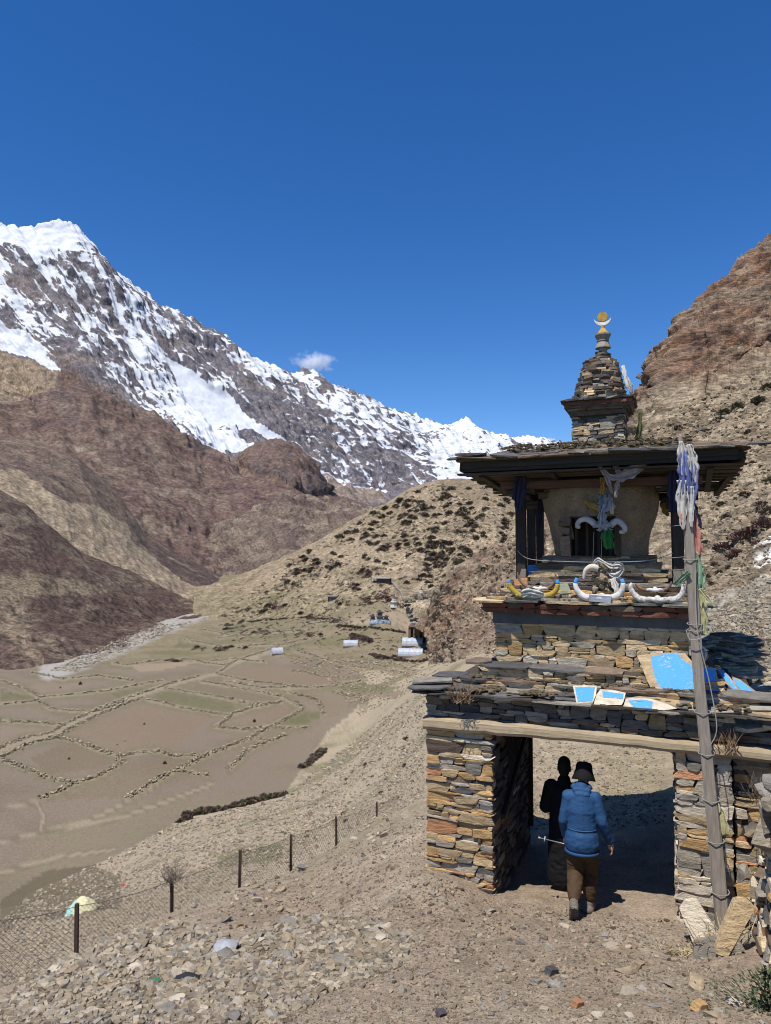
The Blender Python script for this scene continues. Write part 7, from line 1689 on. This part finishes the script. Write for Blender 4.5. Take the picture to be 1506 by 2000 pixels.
def shoe(a, fwd, up, nm):
    f, u_ = Vector(fwd).normalized(), Vector(up).normalized(); s_ = f.cross(u_)
    h = a - u_ * .045
    o = organic(nm, [(h - f * .05, .048, h + f * .06, .046, (1.05, 1)), (h + f * .06 - u_ * .005, .046, h + f * .16 - u_ * .012, .038, (1.15, .8)), (a - u_ * .01, .048, a + u_ * .012 - f * .01, .047), (h + f * .03 + u_ * .02, .046, a + f * .02, .05)], .007, M_SHOE, person, 3)
    mb = MB(); vs = []
    for t, w_ in ((-.095, .030), (-.08, .040), (.0, .036), (.06, .043), (.13, .046), (.175, .034), (.19, .018)):
        for sgn in (-1, 1):
            for z in (-.05, -.085): vs.append(h + f * t + s_ * sgn * w_ + u_ * z * .62)
    fs = []
    for i in range(6):
        a_ = i * 4; fs += [(a_, a_ + 4, a_ + 6, a_ + 2), (a_ + 1, a_ + 3, a_ + 7, a_ + 5), (a_, a_ + 1, a_ + 5, a_ + 4), (a_ + 2, a_ + 6, a_ + 7, a_ + 3)]
    fs += [(0, 2, 3, 1), (24, 25, 27, 26)]; mb.add(vs, fs)
    for i in range(8):
        t = -.08 + i * .034
        for sgn in (-.5, .5): c = h + f * t + s_ * sgn * .04 - u_ * .056; mb.bar(c - s_ * .014, c + s_ * .014, .016, .01, up=u_)
    mb.build('sole', M_SOLE, o)
shoe(aR, (.25, 1, .0), (0, .0, 1), 'shoe'); shoe(aL, (-.05, .55, -.85), (-.0, .85, .55), 'shoe')
mb = MB(); mb.lathe([(.142, -.065), (.145, -.06), (.118, .0), (.106, .03), (.098, .085), (.085, .112), (.04, .122)], (0, 0, 0), 24); o = mb.build('bucket_hat', M_BLACK, person, True); o.location = HD + Vector((0, .005, .03)); o.rotation_euler = (-.30, .06, 0); o.scale = (.94, 1.0, 1.1)
t = empty('trekking_pole', g1, YA); tag(t, 'silver trekking pole held level in the left hand of the person in blue', 'trekking pole')
hl = wrL + Vector((.005, .0, -.085)); e1 = hl + Vector((-.30, .0, .045))
mb = MB(); mb.tube([hl + Vector((.10, -.05, -.01)), hl, e1], [.007, .006, .0045], 8); mb.build('shaft', m_simple('silver_metal', (.40, .41, .43), rough=.3, vary=0, bumps=0, metal=.6), t, True)
mb = MB(); mb.tube([hl.lerp(e1, .80) + Vector((0, 0, 0)), hl.lerp(e1, .83)], .030, 12); mb.build('basket', m_simple('pale_plastic', (.5, .5, .5), vary=0), t); mb = MB(); mb.tube([hl.lerp(e1, .98), hl.lerp(e1, 1.06)], [.010, .012], 8); mb.build('tip', ST_PALE, t)
mb = MB(); mb.tube([hl + Vector((.16, -.08, -.015)), hl + Vector((.02, -.01, 0))], [.015, .014], 8); mb.build('grip', M_BLACK, t)

Yb = 9.25; q = pt(1104, 1700, Yb); g2 = Vector((q.x, Yb, ground_z(q.x, Yb))); k = (pt(1106, 1478, Yb).z - g2.z) / 1.66
p2 = empty('person', g2, -.35); p2.scale = (k, k, k); tag(p2, 'person in black robes standing in the shade of the gate passage', 'person')
HD2 = Vector((.0, .03, 1.50)); NK2 = Vector((0, .01, 1.36)); CH2 = Vector((0, 0, 1.18))
sl, el, wl_ = Vector((-.17, 0, 1.28)), Vector((-.24, .02, 1.0)), Vector((-.08, .24, 1.04)); sr, er, wr_ = Vector((.17, 0, 1.28)), Vector((.24, .02, 1.0)), Vector((.10, .22, 1.08))
organic('body', [((0, 0, .85), .13, CH2, .14, (1.1, .75)), (NK2, .05, HD2, .055), (HD2, .084, HD2 + Vector((0, .01, .055)), .09, (.86, 1.05)), (HD2 + Vector((0, .08, -.04)), .045, HD2 + Vector((0, .08, 0)), .05), (HD2 + Vector((0, .105, .0)), .014, HD2 + Vector((0, .12, -.02)), .017),
    (HD2 + Vector((-.08, 0, -.015)), .02, HD2 + Vector((-.08, 0, .02)), .018, (.5, 1)), (HD2 + Vector((.08, 0, -.015)), .02, HD2 + Vector((.08, 0, .02)), .018, (.5, 1)), (CH2, .1, sl, .06), (CH2, .1, sr, .06), (sl, .052, el, .04), (el, .04, wl_, .027), (sr, .052, er, .04), (er, .04, wr_, .027),
    ((-.08, 0, .82), .09, (-.09, .02, .45), .06), ((-.09, .02, .45), .06, (-.09, 0, .08), .04), ((.08, 0, .82), .09, (.08, .03, .45), .06), ((.08, .03, .45), .06, (.08, 0, .08), .04)] + hand_caps(wl_, (.8, .4, .1), (0, 0, 1), (0, -1, 0), .95, .6) + hand_caps(wr_, (-.8, .4, .1), (0, 0, 1), (0, -1, 0), .95, .6), .0068, M_SKIND, p2, 3)
organic('hair', [(HD2 + Vector((0, -.012, .035)), .092, HD2 + Vector((0, .0, .07)), .092, (.9, 1.03)), (HD2 + Vector((0, -.04, -.02)), .07, HD2 + Vector((0, -.03, .05)), .085)], .01, M_HAIR, p2, 4)
organic('robe', [((0, 0, .95), .165, (0, 0, 1.15), .155, (1.12, .85)), ((0, 0, 1.15), .15, (0, 0, 1.24), .115, (1.25, .9)), ((0, -.01, 1.30), .085, (0, 0, 1.36), .078), (CH2, .11, sl, .08), (CH2, .11, sr, .08), (sl, .08, el, .075), (el, .075, wl_, .06), (sr, .08, er, .075), (er, .075, wr_, .06), ((-.03, -.07, 1.26), .06, (.06, -.09, 1.02), .07)], .0095, M_BLACK, p2, 5, .01, 9, 11)
organic('skirt', [((0, 0, .16), .205, (0, 0, .55), .19, (1.05, .85)), ((0, 0, .55), .19, (0, 0, .93), .165, (1.1, .85)), ((0, 0, .93), .175, (0, 0, .96), .175, (1.06, .86))], .011, M_BLACK, p2, 4, .014, 7, 13)
for x in (-.09, .08):
    organic('shoe', [((x, -.04, .045), .042, (x, .07, .042), .04), ((x, .07, .042), .04, (x, .16, .036), .032)], .008, M_BLACK, p2, 3)
